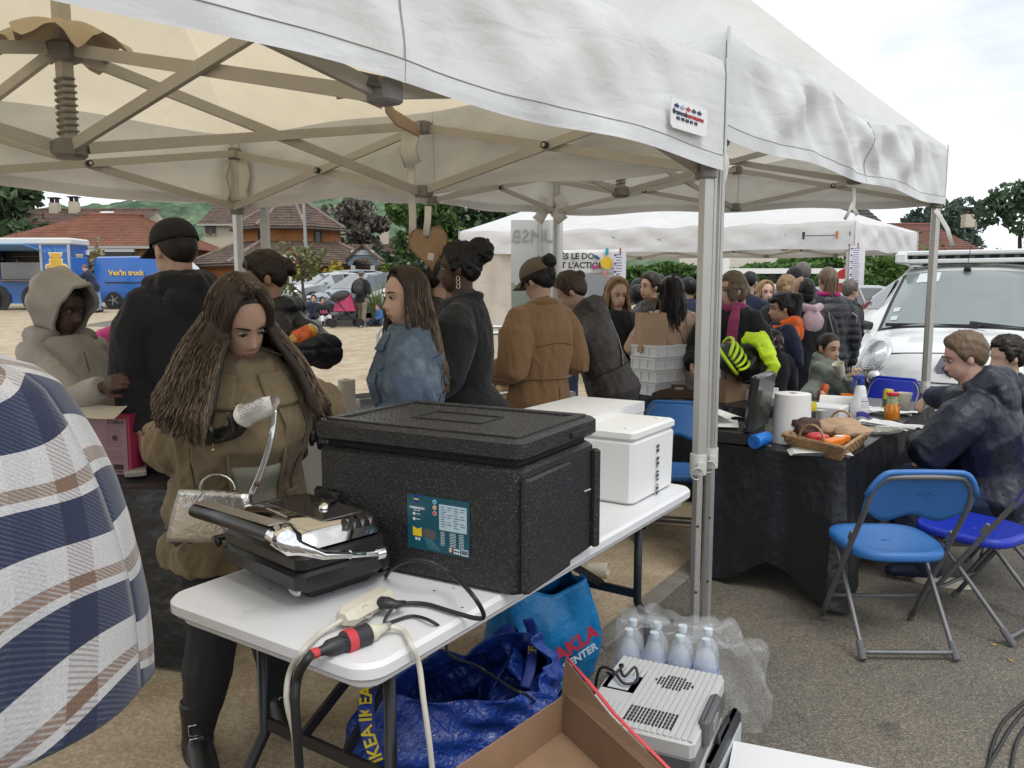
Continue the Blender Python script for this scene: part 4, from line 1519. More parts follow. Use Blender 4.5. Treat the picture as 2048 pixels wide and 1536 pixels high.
def gazebo(label,C4,zb,zt,zp,fab,ztr,zlo,units,group=None,near=False,sag=.06,legs=(0,1,2,3),bar=(.018,.040),mast=True,amp=.02,roofsag=.10,ridge=None,fabv=None):
 """C4: four ground corners in order; zb/zt valance bottom/top; zp peak; units: scissor pairs per side"""
 C4=[Vector((c[0],c[1],0))for c in C4]
 ctr=sum(C4,Vector())/4
 fabv=fabv or fab
 t=thing('gazebo',label,'gazebo',(0,0,0),0,group)
 mb=MB()
 for i in range(4):
  a,b=C4[i],C4[(i+1)%4]
  def f(u,v):
   p=a.lerp(b,u)
   edge=(1-abs(2*u-1)**3)
   tg=ctr
   if ridge:
    m0,m1=(C4[0]+C4[3])/2,(C4[1]+C4[2])/2
    r0,r1=m0.lerp(m1,ridge),m0.lerp(m1,1-ridge)
    tg=(r0.lerp(r1,u),r1,r1.lerp(r0,u),r0)[i]
   q=p.lerp(tg,v)
   dip=roofsag*math.sin(math.pi*v)*edge+sag*edge*(1-v)*(.5+.5*math.cos(u*units[i]*2*math.pi*1))
   q.z=zt+(zp-zt)*(v**1.06)-dip
   return q
  mb.grid(f,25,13)
 roof=mb.build('roof',fab,t,smooth=True)
 for i in range(4):
  a,b=C4[i],C4[(i+1)%4]
  L=(b-a).length
  nrm=(b-a).normalized().cross(Vector((0,0,1)))
  if nrm.dot(a-ctr)<0:
   nrm=-nrm
  k=units[i]
  ph=random.uniform(0,6)
  def f(u,v):
   p=a.lerp(b,u)
   edge=1-abs(2*u-1)**3
   sc=.5+.5*math.cos(u*k*2*math.pi)
   top=zt-sag*edge*sc
   low=zb+.012*math.sin(u*17+ph)
   p.z=top+(low-top)*v
   w=math.sin(v**.9*math.pi)*edge
   d=amp*w*(math.sin((u*L*5.1-v*2.4)*2+ph)+.7*math.sin(u*L*9+v*5+2*ph)*.6+.5*math.sin(u*L*23-v*9))
   d+=.9*amp*w*(1-abs(math.sin((u*L*3.3+v*1.7)+ph))*2)
   return p+nrm*(.012*min(1,v*8)+d)
  m=MB()
  m.grid(f,97 if near else 41,25 if near else 11)
  va=m.build('valance',fabv,t,smooth=True)
  hm=MB()
  hm.grid(lambda u,v:f(u,.875+v*.135)+nrm*.0035,97 if near else 41,3)
  hm.build('hem',fabv,va,smooth=True)
  if near:
   sm=MB()
   sm.tube([f(u,.872)+nrm*.0045 for u in[q/60 for q in range(61)]],.0016,4)
   for u0 in([.5]if k==2 else[1/3,2/3]):
    sm.tube([f(u0,v)+nrm*.002 for v in[q/10 for q in range(11)]],.003,4)
   sm.build('seam',mat('seam thread',(.30,.29,.26),.9),va)
 for i in legs:
  c=C4[i]
  d=(c-ctr).normalized()
  MB().tube([c+d*.02+Vector((0,0,zb)),c+d*.022+Vector((0,0,(zb+zt)/2)),c+d*.02+Vector((0,0,zt+.01))],.007,6).build('corner_piping',fabv,roof)
 for i in legs:
  c=C4[i]
  d=(ctr-c).normalized()
  o=c+d*.062
  z0=terr(o.x,o.y)
  up=MB().tube([(o.x,o.y,z0+.78),(o.x,o.y,zt-.03)],.030,6,side=(d.x,d.y,0))
  for s in(-1,1):
   s_=Vector((-d.y,d.x,0))*s
   up.box((o.x+s_.x*.017-d.x*.021,o.y+s_.y*.017-d.y*.021,(z0+.78+zt-.03)/2),(.012,.012,zt-.03-z0-.78))
  lg=up.build('leg',M_ALU,t)
  MB().tube([(o.x,o.y,z0+.02),(o.x,o.y,z0+.80)],.024,6,side=(d.x,d.y,0)).build('inner_leg',M_ALU,lg)
  MB().box((o.x,o.y,z0+.012),(.12,.12,.02)).build('foot',M_PLG,lg)
  cl=MB().tube([(o.x,o.y,z0+.75),(o.x,o.y,z0+.84)],.037,10)
  cl.tube([(o.x,o.y-.035,z0+.795),(o.x,o.y-.06,z0+.795)],.017,10)
  cl.build('clamp',mat('pale plastic',(.55,.54,.51),.5),lg,smooth=40)
  if near:
   MB().tube([(o.x-.02+.026*math.cos(a),o.y-.065,z0+.765+.026*math.sin(a))for a in[q*math.pi/8 for q in range(16)]],.003,6,closed=True).build('pull_ring',M_ALU,lg,smooth=True)
   hl=MB()
   for zz in(.22,.52):
    hl.tube([(o.x-d.y*.0-.0245*abs(d.y)*0,o.y-.0235,z0+zz),(o.x,o.y-.0245,z0+zz)],.006,8)
   hl.build('pin_hole',M_PLB,lg)
  sl=MB().box((o.x,o.y,zlo),(.075,.075,.085),Matrix.Rotation(math.atan2(d.y,d.x),3,'Z'),bev=.01)
  sl.build('slider',M_PLG,lg)
  MB().box((o.x,o.y,ztr),(.07,.07,.07),Matrix.Rotation(math.atan2(d.y,d.x),3,'Z'),bev=.01).build('top_joint',M_PLG,lg)
 def scissor(p,q,off,bolt=True):
  d=(q-p).normalized()
  s=Vector((-d.y,d.x,0))*.011
  a0,a1=p+Vector((0,0,ztr))+s,q+Vector((0,0,zlo))+s
  b0,b1=p+Vector((0,0,zlo))-s,q+Vector((0,0,ztr))-s
  MB().bar(a0,a1,bar[0],bar[1]).build('truss_bar',M_ALUB,t)
  MB().bar(b0,b1,bar[0],bar[1]).build('truss_bar',M_ALUB,t)
  if bolt:
   m_=(a0+a1)/2
   m_.z=(ztr+zlo)/2
   bm=MB().tube([m_+s*2.6,m_-s*2.6],.017,12)
   bm.build('joint_bolt',M_PLB,t,smooth=40)
   if near:
    MB().tube([m_+s*2.9,m_-s*2.9],.009,10).build('bolt_head',M_ALU,t,smooth=40)
 ins=[c+(ctr-c).normalized()*.09 for c in C4]
 mids=[]
 for i in range(4):
  a,b=ins[i],ins[(i+1)%4]
  k=units[i]
  for j in range(k):
   scissor(a.lerp(b,j/k),a.lerp(b,(j+1)/k),0)
  for j in range(1,k):
   m_=a.lerp(b,j/k)
   mids.append(m_)
   MB().box(m_+Vector((0,0,ztr)),(.075,.075,.06),Matrix.Rotation(math.atan2(U2.y,U2.x),3,'Z'),bev=.01).build('top_joint',M_PLG,t)
   MB().box(m_+Vector((0,0,zlo)),(.075,.075,.06),Matrix.Rotation(math.atan2(U2.y,U2.x),3,'Z'),bev=.01).build('bottom_joint',M_PLG,t)
 if mast:
  c=ctr.copy()
  ms=MB().box((c.x,c.y,(ztr-.02+zp-.05)/2),(.045,.045,zp-.05-ztr+.02),Matrix.Rotation(math.atan2(U2.y,U2.x),3,'Z'))
  ms.box((c.x,c.y,(zlo+ztr)/2),(.042,.042,ztr-zlo),Matrix.Rotation(math.atan2(U2.y,U2.x),3,'Z'))
  M=ms.build('mast',M_ALUB,t)
  sp=[]
  for i in range(150):
   a=i/149*9*2*math.pi
   sp.append((c.x+.033*math.cos(a),c.y+.033*math.sin(a),zlo+.03+.20*i/149))
  MB().tube(sp,.0045,5).build('spring',mat('spring steel',(.26,.25,.22),.4,metal=.8),M,smooth=True)
  for z,n_ in((ztr,'hub'),(zlo-.01,'hub')):
   MB().box((c.x,c.y,z),(.105,.105,.065),Matrix.Rotation(math.atan2(U2.y,U2.x)+.78,3,'Z'),bev=.02).build(n_,M_PLG,M)
  for m_ in mids:
   scissor(c+(m_-c).normalized()*.06,m_-(m_-c).normalized()*.04,0)
  if near:
   cf=MB()
   cf.grid(lambda u,v:Vector((c.x+math.cos(u*6.283)*(.035+.16*v)*(1+.25*math.cos(4*u*6.283)*v),c.y+math.sin(u*6.283)*(.035+.16*v)*(1+.25*math.cos(4*u*6.283)*v),ztr+.10-.085*v**1.5-.03*math.cos(8*u*6.283)*v)),48,7,wrap=True)
   cf.build('cuff',mat('cream lining',(.50,.41,.29),.8,bump=(12,.4)),M,smooth=True)
 return t
A0=Vector((.875,3.47,0))
A3=A0+V2*3.06
UA=Vector((.645,.764,0)).normalized()
A1,A2=A0-UA*3.58,A3-UA*3.58
TA=gazebo('large grey white gazebo over the grill table, its corner leg in the middle',(A0,A3,A2,A1),2.065,2.495,3.45,F_OUT,2.375,2.055,(2,2,2,2),near=True,fabv=F_VAL,sag=.03,amp=.011,group='white market gazebos')
C0=A0+Vector((.030,.062,0))
CR,CB,CL=Vector((3.29,6.27,0)),Vector((.36,7.0,0)),A3+Vector((.06,.10,0))
TC=gazebo('white gazebo with rain pocketed roof over the black cloth tables',(C0,CR,CB,CL),2.19,2.635,4.05,F_C,2.50,2.21,(2,2,2,2),near=True,fabv=F_VAL,sag=.10,amp=.026,bar=(.016,.034),group='white market gazebos',roofsag=.34)
D0,D1=pz(1463,505,2.1),at(1706,500,10.9)
D0=Vector((D0.x,11.35,0))
TD=TE=gazebo('long white gazebo at the back with menus and a side wall',((at(917,0,12.9).x,12.9),(D1.x,10.9),(at(1832,495,13.0).x,13.0),(at(940,0,16.).x,16.0)),2.10,2.47,2.90,F_D,2.30,2.12,(7,1,7,1),sag=.05,amp=.017,group='white market gazebos',mast=False,ridge=.16)
mp_=(Vector((at(917,0,12.9).x,12.9,0))).lerp(Vector((D1.x,10.9,0)),.66)
MB().box((mp_.x,mp_.y+.1,1.2),(.05,.05,2.3)).build('middle_leg',M_ALU,TD)
w_=MB()
ea,eb=Vector((at(917,0,12.9).x,12.95,0)),Vector((D0.x,11.55,0))
w_.grid(lambda u,v:ea.lerp(eb,u*.30)+Vector((0,.03*math.sin(u*9)+.02*math.sin(u*23),.12+v*2.0)),30,8)
w_.build('side_wall',fabric('cream wall fabric',(.66,.60,.52),(.6,.5,.4),.25),TE,smooth=True)
def along(a,b,u,z,off):
 p=a.lerp(b,u)
 n=(b-a).normalized().cross(Vector((0,0,1)))
 if n.y>0:
  n=-n
 return p+Vector((0,0,z))+n*off,n
def patch():
 L=(A1-A0).length
 o,n=along(A0,A1,.345/L,2.205,.036)
 d=(A0-A1).normalized()
 t=thing('maker_patch',None,None)
 t.parent=TA
 t.location=o
 t.scale=(1.25,1.25,.72)
 o=Vector()
 MB().prism([(-.105,-.075),(.10,-.075),(.115,-.06),(.115,.075),(-.115,.075),(-.115,-.06)],.003,Matrix((d,-n,Vector((0,0,1)))).transposed(),o=o).build('backing',mat('patch white',(.78,.78,.77),.5),t)
 o2=o+n*.003
 for i,c in enumerate(((.02,.02,.12),(.4,.42,.55),(.45,.04,.05),(.03,.07,.06),(.02,.03,.10))):
  q=o2+d*(-.085+i*.036)+Vector((0,0,.042))
  MB().prism([(-.014,-.006),(-.008,-.011),(.008,-.011),(.014,-.006),(.013,.001),(.003,.005),(0,.011),(-.003,.005),(-.013,.001)],.002,Matrix((d,-n,Vector((0,0,1)))).transposed(),o=q).build('tent_icon',mat('icon %d'%i,c,.6),t)
 text('france-',.034,mat('print navy',(.02,.02,.07),.6),frame(o2+d*-.060+Vector((0,0,.008)),d,(0,0,1)),t,bold=.0012)
 text('barnums',.034,mat('print red',(.45,.03,.05),.6),frame(o2+d*.030+Vector((0,0,.008)),d,(0,0,1)),t,bold=.0012)
 text('02 98 83 81 95',.022,MATS['print navy'],frame(o2+d*-.018+Vector((0,0,-.022)),d,(0,0,1)),t,bold=.0008)
patch()
def far_patch():
 d=Vector((D1.x,10.9,0))-Vector((at(917,0,12.9).x,12.9,0));d.normalize()
 n=d.cross(Vector((0,0,1)))
 n=-n if n.y>0 else n
 o=Vector((D1.x,10.9,2.28))-d*.42+n*.05
 t=thing('maker_patch',None,None)
 t.parent=TD
 b=MB()
 b.prism([(-.2,-.006),(.2,-.006),(.2,.004),(-.2,.004)],.003,Matrix((d,-n,Vector((0,0,1)))).transposed(),o=o)
 for s,c in((-.21,0),(.21,1)):
  b.prism([(-.012,-.05),(.012,-.05),(.02,.05),(-.02,.05)],.003,Matrix((d,-n,Vector((0,0,1)))).transposed(),o=o+d*s,k=c)
 b.build('emblem',[MATS['print navy'],mat('print orange',(.5,.16,.04),.6)],t)
far_patch()
def ribbon(name,pts,w,m,parent=None,side=(1,0,0),th=.0015):
 return MB().tube(pts,(w/2,th)if False else[(w/2,th)]*len(pts),8,side=side).build(name,m,parent,smooth=True)
p0=at(1450,300,3.58)
ribbon('tie_strap',[p0,p0+Vector((.012,0,-.06)),p0+Vector((.004,.01,-.12)),p0+Vector((-.012,0,-.17)),p0+Vector((-.02,.01,-.20))],.022,M_STRAP,TC,(1,.3,0))
p0=at(1708,372,4.9)
ribbon('tie_strap',[p0,p0+Vector((.003,0,-.08)),p0+Vector((.0,0,-.13)),p0+Vector((.03,0,-.17))],.025,M_STRAP,TC)
p0=at(1706,405,4.9)
ribbon('tie_strap',[p0,p0+Vector((-.02,0,-.05)),p0+Vector((-.045,0,-.10))],.02,M_STRAP,TC)
p0=at(1870,420,5.95)
ribbon('tie_strap',[p0,p0+Vector((.04,0,-.05)),p0+Vector((.10,0,-.14)),p0+Vector((.14,0,-.26))],.035,M_STRAP,TC)
p0=at(822,300,4.24)
ribbon('tie_strap',[p0,p0+Vector((.0,0,-.2)),p0+Vector((.004,0,-.34)),p0+Vector((.0,0,-.50))],.040,M_STRAP,TA)
ribbon('cloth_flap',[at(822,270,4.2),at(815,300,4.2),at(826,330,4.2)],.09,M_STRAP,TA)
ribbon('brown_flap',[at(672,182,2.9),at(700,178,2.9),at(735,188,2.9),at(762,200,2.95)],.07,mat('tan flap',(.42,.29,.19),.8),TA,(0,.4,1))
ribbon('brown_flap',[at(770,208,3.0),at(790,235,3.2),at(838,262,4.0)],.06,MATS['tan flap'],TA,(0,.6,1))
ribbon('dark_flap',[at(702,150,2.1),at(735,158,2.1),at(775,166,2.1)],.035,mat('flap grey',(.13,.125,.12),.7),TA,(0,.4,1))
for lx,Y in((462,5.05),(1100,6.9)):
 for sx in(-1,1):
  ribbon('leg_curtain',[at(lx+sx*14,318 if lx<900 else 392,Y),at(lx+sx*24,350 if lx<900 else 410,Y),at(lx+sx*16,385 if lx<900 else 428,Y),at(lx+sx*26,412 if lx<900 else 442,Y)],.10,M_STRAP,TA if lx<900 else TC,(1,0,0),.006)
def heart():
 o=at(858,492,4.2)
 t=thing('hanging_heart','brown cardboard heart hanging from the gazebo beam by a strap','heart',o)
 pl=[]
 for i in range(40):
  a=2*math.pi*i/40
  pl.append((.0068*16*math.sin(a)**3*.93,.0078*(13*math.cos(a)-5*math.cos(2*a)-2*math.cos(3*a)-math.cos(4*a))))
 kr=mat('kraft board',(.36,.23,.13),.8,var=(14,.12),fine=(90,.3))
 Mh=rot('Y',-8)
 MB().prism(pl,.022,Mh).build('board',kr,t)
 rimp=[Mh@Vector((p[0]*.98,-.012,p[1]*.98))for p in pl]
 MB().tube(rimp,.004,5,closed=True).build('rim',mat('kraft edge',(.27,.165,.09),.8),t,smooth=True)
 MB().box((.01,-.0125,-.055),(.032,.003,.036),rot('Y',12)).build('label',mat('label white',(.7,.69,.66),.6),t)
 pn=MB()
 for x,z in((-.085,.05),(.09,.05),(-.05,-.06),(.055,-.05),(-.02,.08)):
  pn.ell((x,-.013,z),(.004,.003,.004),n=8,m=5)
 pn.build('pin',mat('pin brown',(.08,.05,.03),.5),t)
 ribbon('strap',[(0,-.014,.20),(-.004,-.016,.12),(-.014,-.018,.05)],.036,M_STRAP,t)
heart()
#  vehicles
def paint(name,c,coat=.8,metal=0.):
 return mat(name,c,.35,metal=metal,coat=coat,var=(1.5,.03))
M_WHITE=paint('white car paint',(.72,.73,.72))
M_GLASS=mat('car glass',(.035,.042,.042),.04,coat=1.,spec=.8)
M_TRIM=mat('black bumper plastic',(.022,.023,.025),.55,fine=(200,.2))
M_TYRE=mat('tyre rubber',(.018,.018,.018),.85)
M_RIM=mat('wheel rim',(.30,.30,.30),.35,metal=.8)
M_CHROME=mat('chrome',(.82,.82,.82),.08,metal=1.)
M_LAMP=mat('headlamp reflector',(.62,.63,.64),.12,metal=.9)
M_LENS=mat('clear lens',(.9,.92,.93),.03,trans=.95,spec=.6)
def wheel(par,x,y,r=.33,w=.2):
 p=MB().lathe([(r*.62,-w/2),(r*.9,-w/2),(r,-w*.36),(r,w*.36),(r*.9,w/2),(r*.62,w/2)],26,(x,y,r),rot('Y',90)).build('wheel',M_TYRE,par,smooth=40)
 s=1 if x>0 else-1
 m=MB().lathe([(.0,0),(r*.2,.012),(r*.24,-.02),(r*.55,-.03),(r*.63,.0),(r*.63,-.05)],20,(x+s*w*.46,y,r),rot('Y',90*s))
 for k in range(5):
  a=k*2*math.pi/5
  m.bar((x+s*w*.48,y,r),(x+s*w*.44,y+r*.6*math.cos(a),r+r*.6*math.sin(a)),.06,.03)
 m.build('rim',M_RIM,p,smooth=40)
def car(label,loc,rz,col,L=4.3,W=1.78,H=1.5,kind='suv',name='parked_car',group=None,lamp=True):
 t=thing(name,label,'car' if kind!='van' else 'van',loc,rz,group)
 w=W/2
 if kind=='van':
  ST=[(0.,.62,.64,.80,.86),(.06,.80,.82,.80,.94),(.35,1.0,1.03,.82,1.),(.80,1.12,1.16,.8,1.),(1.55,1.18,H-.08,.78,1.),(1.9,1.18,H,.82,1.),(3.2,1.18,H+.02,.84,1.),(L-.15,1.18,H,.84,1.),(L,1.15,H-.10,.80,.96)]
  gl=[(4,5)]
 else:
  ST=[(0.,.55,.57,.80,.80),(.08,.70,.72,.84,.90),(.45,.84,.87,.86,.97),(1.05,.95,.99,.84,1.),(1.85,.99,H-.06,.70,1.),(2.4,1.0,H,.70,1.),(3.1,1.01,H-.01,.70,1.),(L-.62,1.04,H-.09,.68,1.),(L-.12,1.02,1.06,.76,.95),(L,.70,.72,.80,.88)]
  gl=[(4,5),(5,6),(6,7)]
 zb=.24
 secs=[]
 for(y,belt,roof,wr,hw)in ST:
  h_=hw*w
  half=[(0,zb),(h_*.9,zb),(h_,zb+.2),(h_*1.005,(zb+belt)/2),(h_*.985,belt),(w*wr,roof-.05 if roof>belt+.1 else roof-.015),(w*wr*.82,roof),(0,roof+.015)]
  bow=.16*(1-min(1,y/.6))if y<.6 else(-.12*max(0,(y-L+.4)/.4))
  ring_=[]
  for(px,pz_)in half:
   ring_.append(Vector((px,y+bow*(px/w)**2,pz_)))
  for(px,pz_)in half[-2:0:-1]:
   ring_.append(Vector((-px,y+bow*(px/w)**2,pz_)))
  secs.append(ring_)
 n=len(secs[0])
 body,glass=MB(),MB()
 def quad(mb,i,j,off=0.):
  j2=(j+1)%n
  q=[secs[i][j],secs[i][j2],secs[i+1][j2],secs[i+1][j]]
  if off:
   c=sum(q,Vector())/4
   nn=(q[1]-q[0]).cross(q[2]-q[0]).normalized()
   if nn.dot(c-Vector((0,L/2,.9)))<0:
    nn=-nn
   q=[c+(p-c)*off[1]+nn*off[0]for p in q]
  mb.add(q,[(0,1,2,3)])
 for i in range(len(secs)-1):
  for j in range(n):
   quad(body,i,j)
 body.add(secs[0],[tuple(range(n))])
 body.add(secs[-1],[tuple(range(n-1,-1,-1))])
 me=body.mesh('body',col)
 bm=bmesh.new()
 bm.from_mesh(me)
 bmesh.ops.remove_doubles(bm,verts=bm.verts,dist=.0005)
 bmesh.ops.recalc_face_normals(bm,faces=bm.faces)
 bm.to_mesh(me)
 bm.free()
 smooth_flags(me,38)
 B=link('body',me,t)
 side=[4,n-5]
 for(a,b)in gl:
  for j in side:
   g=MB()
   quad(g,a,j,(.006,.90))
   g.build('window',M_GLASS,t)
 ws=3
 g=MB()
 for j in(5,6,n-7,n-6):
  q=MB()
  quad(g,ws,j,(.008,.985))
 g.build('windscreen',M_GLASS,t)
 for j in side:
  g=MB()
  quad(g,ws,j,(.006,.8))
  g.build('window',M_GLASS,t)
 if kind!='van':
  g=MB()
  for j in(5,6,n-7,n-6):
   quad(g,7,j,(.008,.96))
  g.build('rear_window',M_GLASS,t)
 wy=(.82,L-.85)
 for y in wy:
  for s in(-1,1):
   wheel(t,s*(w-.08),y)
   MB().lathe([(.30,0),(.385,0),(.385,.012),(.30,.012)],24,(s*(w+(.002 if s>0 else-.014)),y,.33),rot('Y',90)).build('wheel_arch',M_TRIM,t)
 MB().box((0,.02,.40),(W*.80,.12,.26),bev=.04).build('bumper',M_TRIM,t)
 for s in(-1,1):
  hl=MB().ell((s*w*.70,.16,.70 if kind!='van' else .84),(.19,.10,.085),rot('Z',s*24),14,9).build('headlight',M_LAMP,t,smooth=True)
  mi=MB().ell((s*(w+.11),1.35 if kind!='van' else 1.25,1.05 if kind!='van' else 1.22),(.11,.07,.075 if kind!='van' else .12),None,12,8).build('mirror',col if kind!='van' else M_TRIM,t,smooth=True)
  MB().box((s*(w*1.0+.004),L*.52,.86),(.02,.18,.03)).build('door_handle',M_TRIM,t)
 MB().box((0,.012,.52),(.52,.02,.11)).build('number_plate',mat('plate white',(.75,.75,.73),.4),t)
 if kind=='van':
  for s in(-1,1):
   d=MB()
   for yy in(1.62,2.68):
    d.box((s*(w+.001),yy,.86),(.008,.012,.95))
   d.build('door_gap',M_TRIM,t)
 return t
def near_van():
 t=thing('delivery_van','white van with black bumper and roof tray parked behind the blue chair','van',(3.98,7.28,0),R(-33))
 PR=[(.08,.20,.78,.40,0),(.01,.34,.85,.42,0),(.0,.50,.88,.42,0),(.03,.60,.885,.40,0),(.06,.70,.88,.38,.01),(.11,.83,.87,.36,.03),(.20,.95,.86,.34,.06),(.36,1.03,.85,.30,.08),(.62,1.10,.84,.25,.09),(.92,1.15,.82,.20,.07),(1.0,1.19,.81,.2,.06),(1.30,1.47,.745,.17,.05),(1.64,1.745,.67,.14,.05),(1.80,1.80,.66,.12,.05),(2.3,1.845,.68,.06,.05),(3.2,1.86,.69,0,.05),(4.15,1.83,.69,0,.05)]
 def S(u,f):
  i=max(0,min(len(PR)-2,int(f)))
  k=f-i
  a=[PR[i][j]+(PR[i+1][j]-PR[i][j])*k for j in range(5)]
  return Vector((u*a[2],a[0]+a[3]*abs(u)**2.6,a[1]-a[4]*abs(u)**3))
 def nrm(u,f):
  e=.02
  n=(S(u+e,f)-S(u-e,f)).cross(S(u,f+e)-S(u,f-e)).normalized()
  return n if n.y<0 or n.z>.3 else-n
 us=[-1+2*i/28 for i in range(29)]
 m=MB()
 rows=[j/3 for j in range(3*(len(PR)-1)+1)]
 vs=[S(u,f)for f in rows for u in us]
 nu=len(us)
 for j in range(len(rows)-1):
  for i in range(nu-1):
   m.add([],[])
   m.f.append((j*nu+i,j*nu+i+1,(j+1)*nu+i+1,(j+1)*nu+i))
   m.mi.append(1 if rows[j]<3.4+.55*abs(us[i])**2 else 0)
 m.v=[tuple(v)for v in vs]
 for s in(-1,1):
  base=len(m.v)
  cols=[]
  for f in rows:
   p=S(s,f)
   zs=[p.z,min(p.z,1.28),min(p.z,1.12),min(p.z,.75),.24]
   xs=[abs(p.x),.90,.915,.93,.91]
   for k in range(5):
    kx=xs[k]if f>6 else abs(p.x)+(xs[k]-abs(p.x))*f/6
    m.v.append((s*(kx if k else abs(p.x)),p.y,zs[k]))
  for j in range(len(rows)-1):
   for k in range(4):
    q=(base+j*5+k,base+(j+1)*5+k,base+(j+1)*5+k+1,base+j*5+k+1)
    m.f.append(q if s>0 else q[::-1])
    m.mi.append(1 if rows[j]<4 else 0)
 me=m.mesh('body',[M_WHITE,M_TRIM])
 smooth_flags(me,40)
 link('body',me,t)
 g=MB()
 def W_(u,v):
  ff=9.85+v*2.25
  uu=(-.93+1.86*u)
  uu*=1-.02*v
  return S(uu,ff)+nrm(uu,ff)*.010
 MB().grid(lambda u,v:S((-.985+1.97*u),9.5+v*2.72)+nrm(u,11)*.004,24,12).build('windscreen_surround',M_TRIM,t,smooth=True)
 ws=MB().grid(W_,26,14).build('windscreen',mat('van windscreen',(.20,.23,.225),.06,coat=1.,spec=.7),t,smooth=True)
 for(u,v,w_,h_)in((.055,.34,.07,.05),(.060,.20,.07,.05),(.20,.86,.26,.12)):
  MB().grid(lambda a,b:W_(u+(a-.5)*w_/1.5,v+(b-.5)*h_/.75)+Vector((0,-.006,.002)),4,4).build('sticker',mat('sticker pale',(.62,.68,.66),.4),ws)
 for(u0,u1,d)in((.03,.60,.02),(.55,1.0,.02)):
  a,b=W_(u0,.03)+Vector((0,-.03,.03)),W_(u1,.0)+Vector((0,-.035,.0))
  w_=MB().bar(a,b,.022,.035)
  w_.bar(a.lerp(b,.45),b+Vector((.06,-.02,-.05)),.016,.02)
  w_.build('wiper',M_TRIM,t)
 for s in(-1,1):
  g=MB()
  q=[Vector((s*.915,1.42,1.14)),Vector((s*.90,2.2,1.14)),Vector((s*.74,2.2,1.66)),Vector((s*.735,1.85,1.66))]
  g.add(q,[(0,1,2,3)])
  g.build('side_window',M_GLASS,t)
  mi=MB().ell((s*1.06,1.05,1.27),(.125,.085,.125),rot('Z',s*-12),18,12)
  mi.tube([(s*.86,1.15,1.16),(s*.98,1.08,1.19)],[.045,.05],8)
  mi.build('mirror',M_TRIM,t,smooth=True)
  c,n_=S(s*.80,6.0),nrm(s*.80,6.0)
  c=S(s*.78,5.6)
  n_=nrm(s*.78,5.6)
  X=Vector((1,0,0))-n_*n_.x
  X.normalize()
  Y_=n_.cross(X)
  if Y_.z<0:
   Y_=-Y_
  M=Matrix((X,Y_,n_)).transposed()
  M=M@rot('Z',-s*24*-1)
  hl=MB().ell(c+n_*-.012,(.150,.205,.055),M,26,12).build('headlight',mat('lamp rim',(.60,.61,.62),.2,metal=.6),t,smooth=True)
  hm=MB()
  for k in range(7):
   hm.tube([c+n_*.046+M@Vector((.118*math.cos(a),.165*math.sin(a)+.01,0))*(1-.12*k)+n_*.0015*k for a in[q*math.pi/12 for q in range(24)]],.009,5,closed=True)
  hm.build('reflector',M_LAMP,hl,smooth=True)
  lens=MB()
  lens.ell(c+n_*.028,(.122,.17,.034),M,24,10)
  lens.build('lens',mat('lamp lens',(.55,.57,.58),.06,coat=1.,bump=(60,.5)),hl,smooth=True)
  c2=c+M@Vector((-s*.095,-.20,0))+n_*.008
  MB().ell(c2,(.075,.075,.04),M,20,10).build('indicator',M_CHROME,hl,smooth=True)
  MB().ell(c2+n_*.016,(.052,.052,.036),M,18,10).build('indicator_lens',mat('indicator lens',(.50,.50,.50),.1,coat=1.,bump=(80,.4)),hl,smooth=True)
 MB().tube([S(u,6.15-.25*abs(u))+nrm(u,6.1)*.002 for u in[-.66+1.32*i/20 for i in range(21)]],.006,5).build('bonnet_gap',M_TRIM,t)
 MB().tube([S(u,3.95+.5*abs(u)**2)+nrm(u,4)*.003 for u in[-.8+1.6*i/20 for i in range(21)]],.006,5).build('bumper_gap',M_TRIM,t)
 o=S(0,5.0)+Vector((0,-.015,0))
 bd=MB()
 for sc,yy,k in((1.,0,0),(.80,-.012,1),(.66,-.018,0),(.30,-.026,1)):
  bd.prism([(0,-.105*sc),(.075*sc,0),(0,.105*sc),(-.075*sc,0)],.02,None,o+Vector((0,yy,0)),k=k)
 bd.build('diamond_badge',[M_CHROME,M_TRIM],t)
 MB().prism([(-.135,0),(-.08,.12),(.08,.12),(.135,0),(.08,-.12),(-.08,-.12)],.02,None,o+Vector((0,.006,0))).build('badge_plinth',mat('badge plinth',(.55,.55,.55),.25,metal=.7),t)
 pl=MB().box(S(0,1.55)+Vector((-.10,-.02,0)),(.56,.02,.125),bev=.006).build('number_plate',mat('plate white',(.75,.75,.73),.4),t)
 text('S-513',.135,mat('plate black',(.015,.015,.015),.6),frame(S(0,1.55)+Vector((-.08,-.0315,0)),(1,0,0),(0,0,1)),pl,bold=.002)
 tr=MB()
 tr.box((0,2.5,1.955),(1.46,1.5,.05),bev=.02)
 for s in(-1,1):
  tr.box((s*.68,2.45,1.90),(.12,1.5,.11),bev=.02)
 tr.box((0,1.80,1.865),(1.46,.12,.045),bev=.015)
 tr.build('roof_tray',M_WHITE,t,smooth=35)
 MB().box((0,1.92,1.91),(1.24,.05,.075)).build('tray_opening',mat('tray shadow',(.05,.055,.06),.6),t)
 q=MB()
 for k in range(9):
  q.box((-.56+k*.14,1.885,1.91),(.05,.02,.07))
 q.build('tray_louvre',mat('louvre grey',(.25,.26,.27),.5),t)
 an=MB().tube([(-.02,1.62,1.76),(-.02,1.63,1.83)],[.04,.012],10)
 an.tube([(-.02,1.63,1.83),(.0,1.66,2.05),(.03,1.72,2.32)],.0035,6)
 an.build('antenna',M_TRIM,t,smooth=True)
 for s in(-1,1):
  for y in(.85,3.45):
   wheel(t,s*.80,y,.33,.22)
near_van()
v2=car('white panel van with a roof rack, parked behind the menu post',(at(1668,600,13.2).x,13.2,terr(0,13.2)),R(-82),M_WHITE,4.4,1.8,1.80,'van','panel_van')
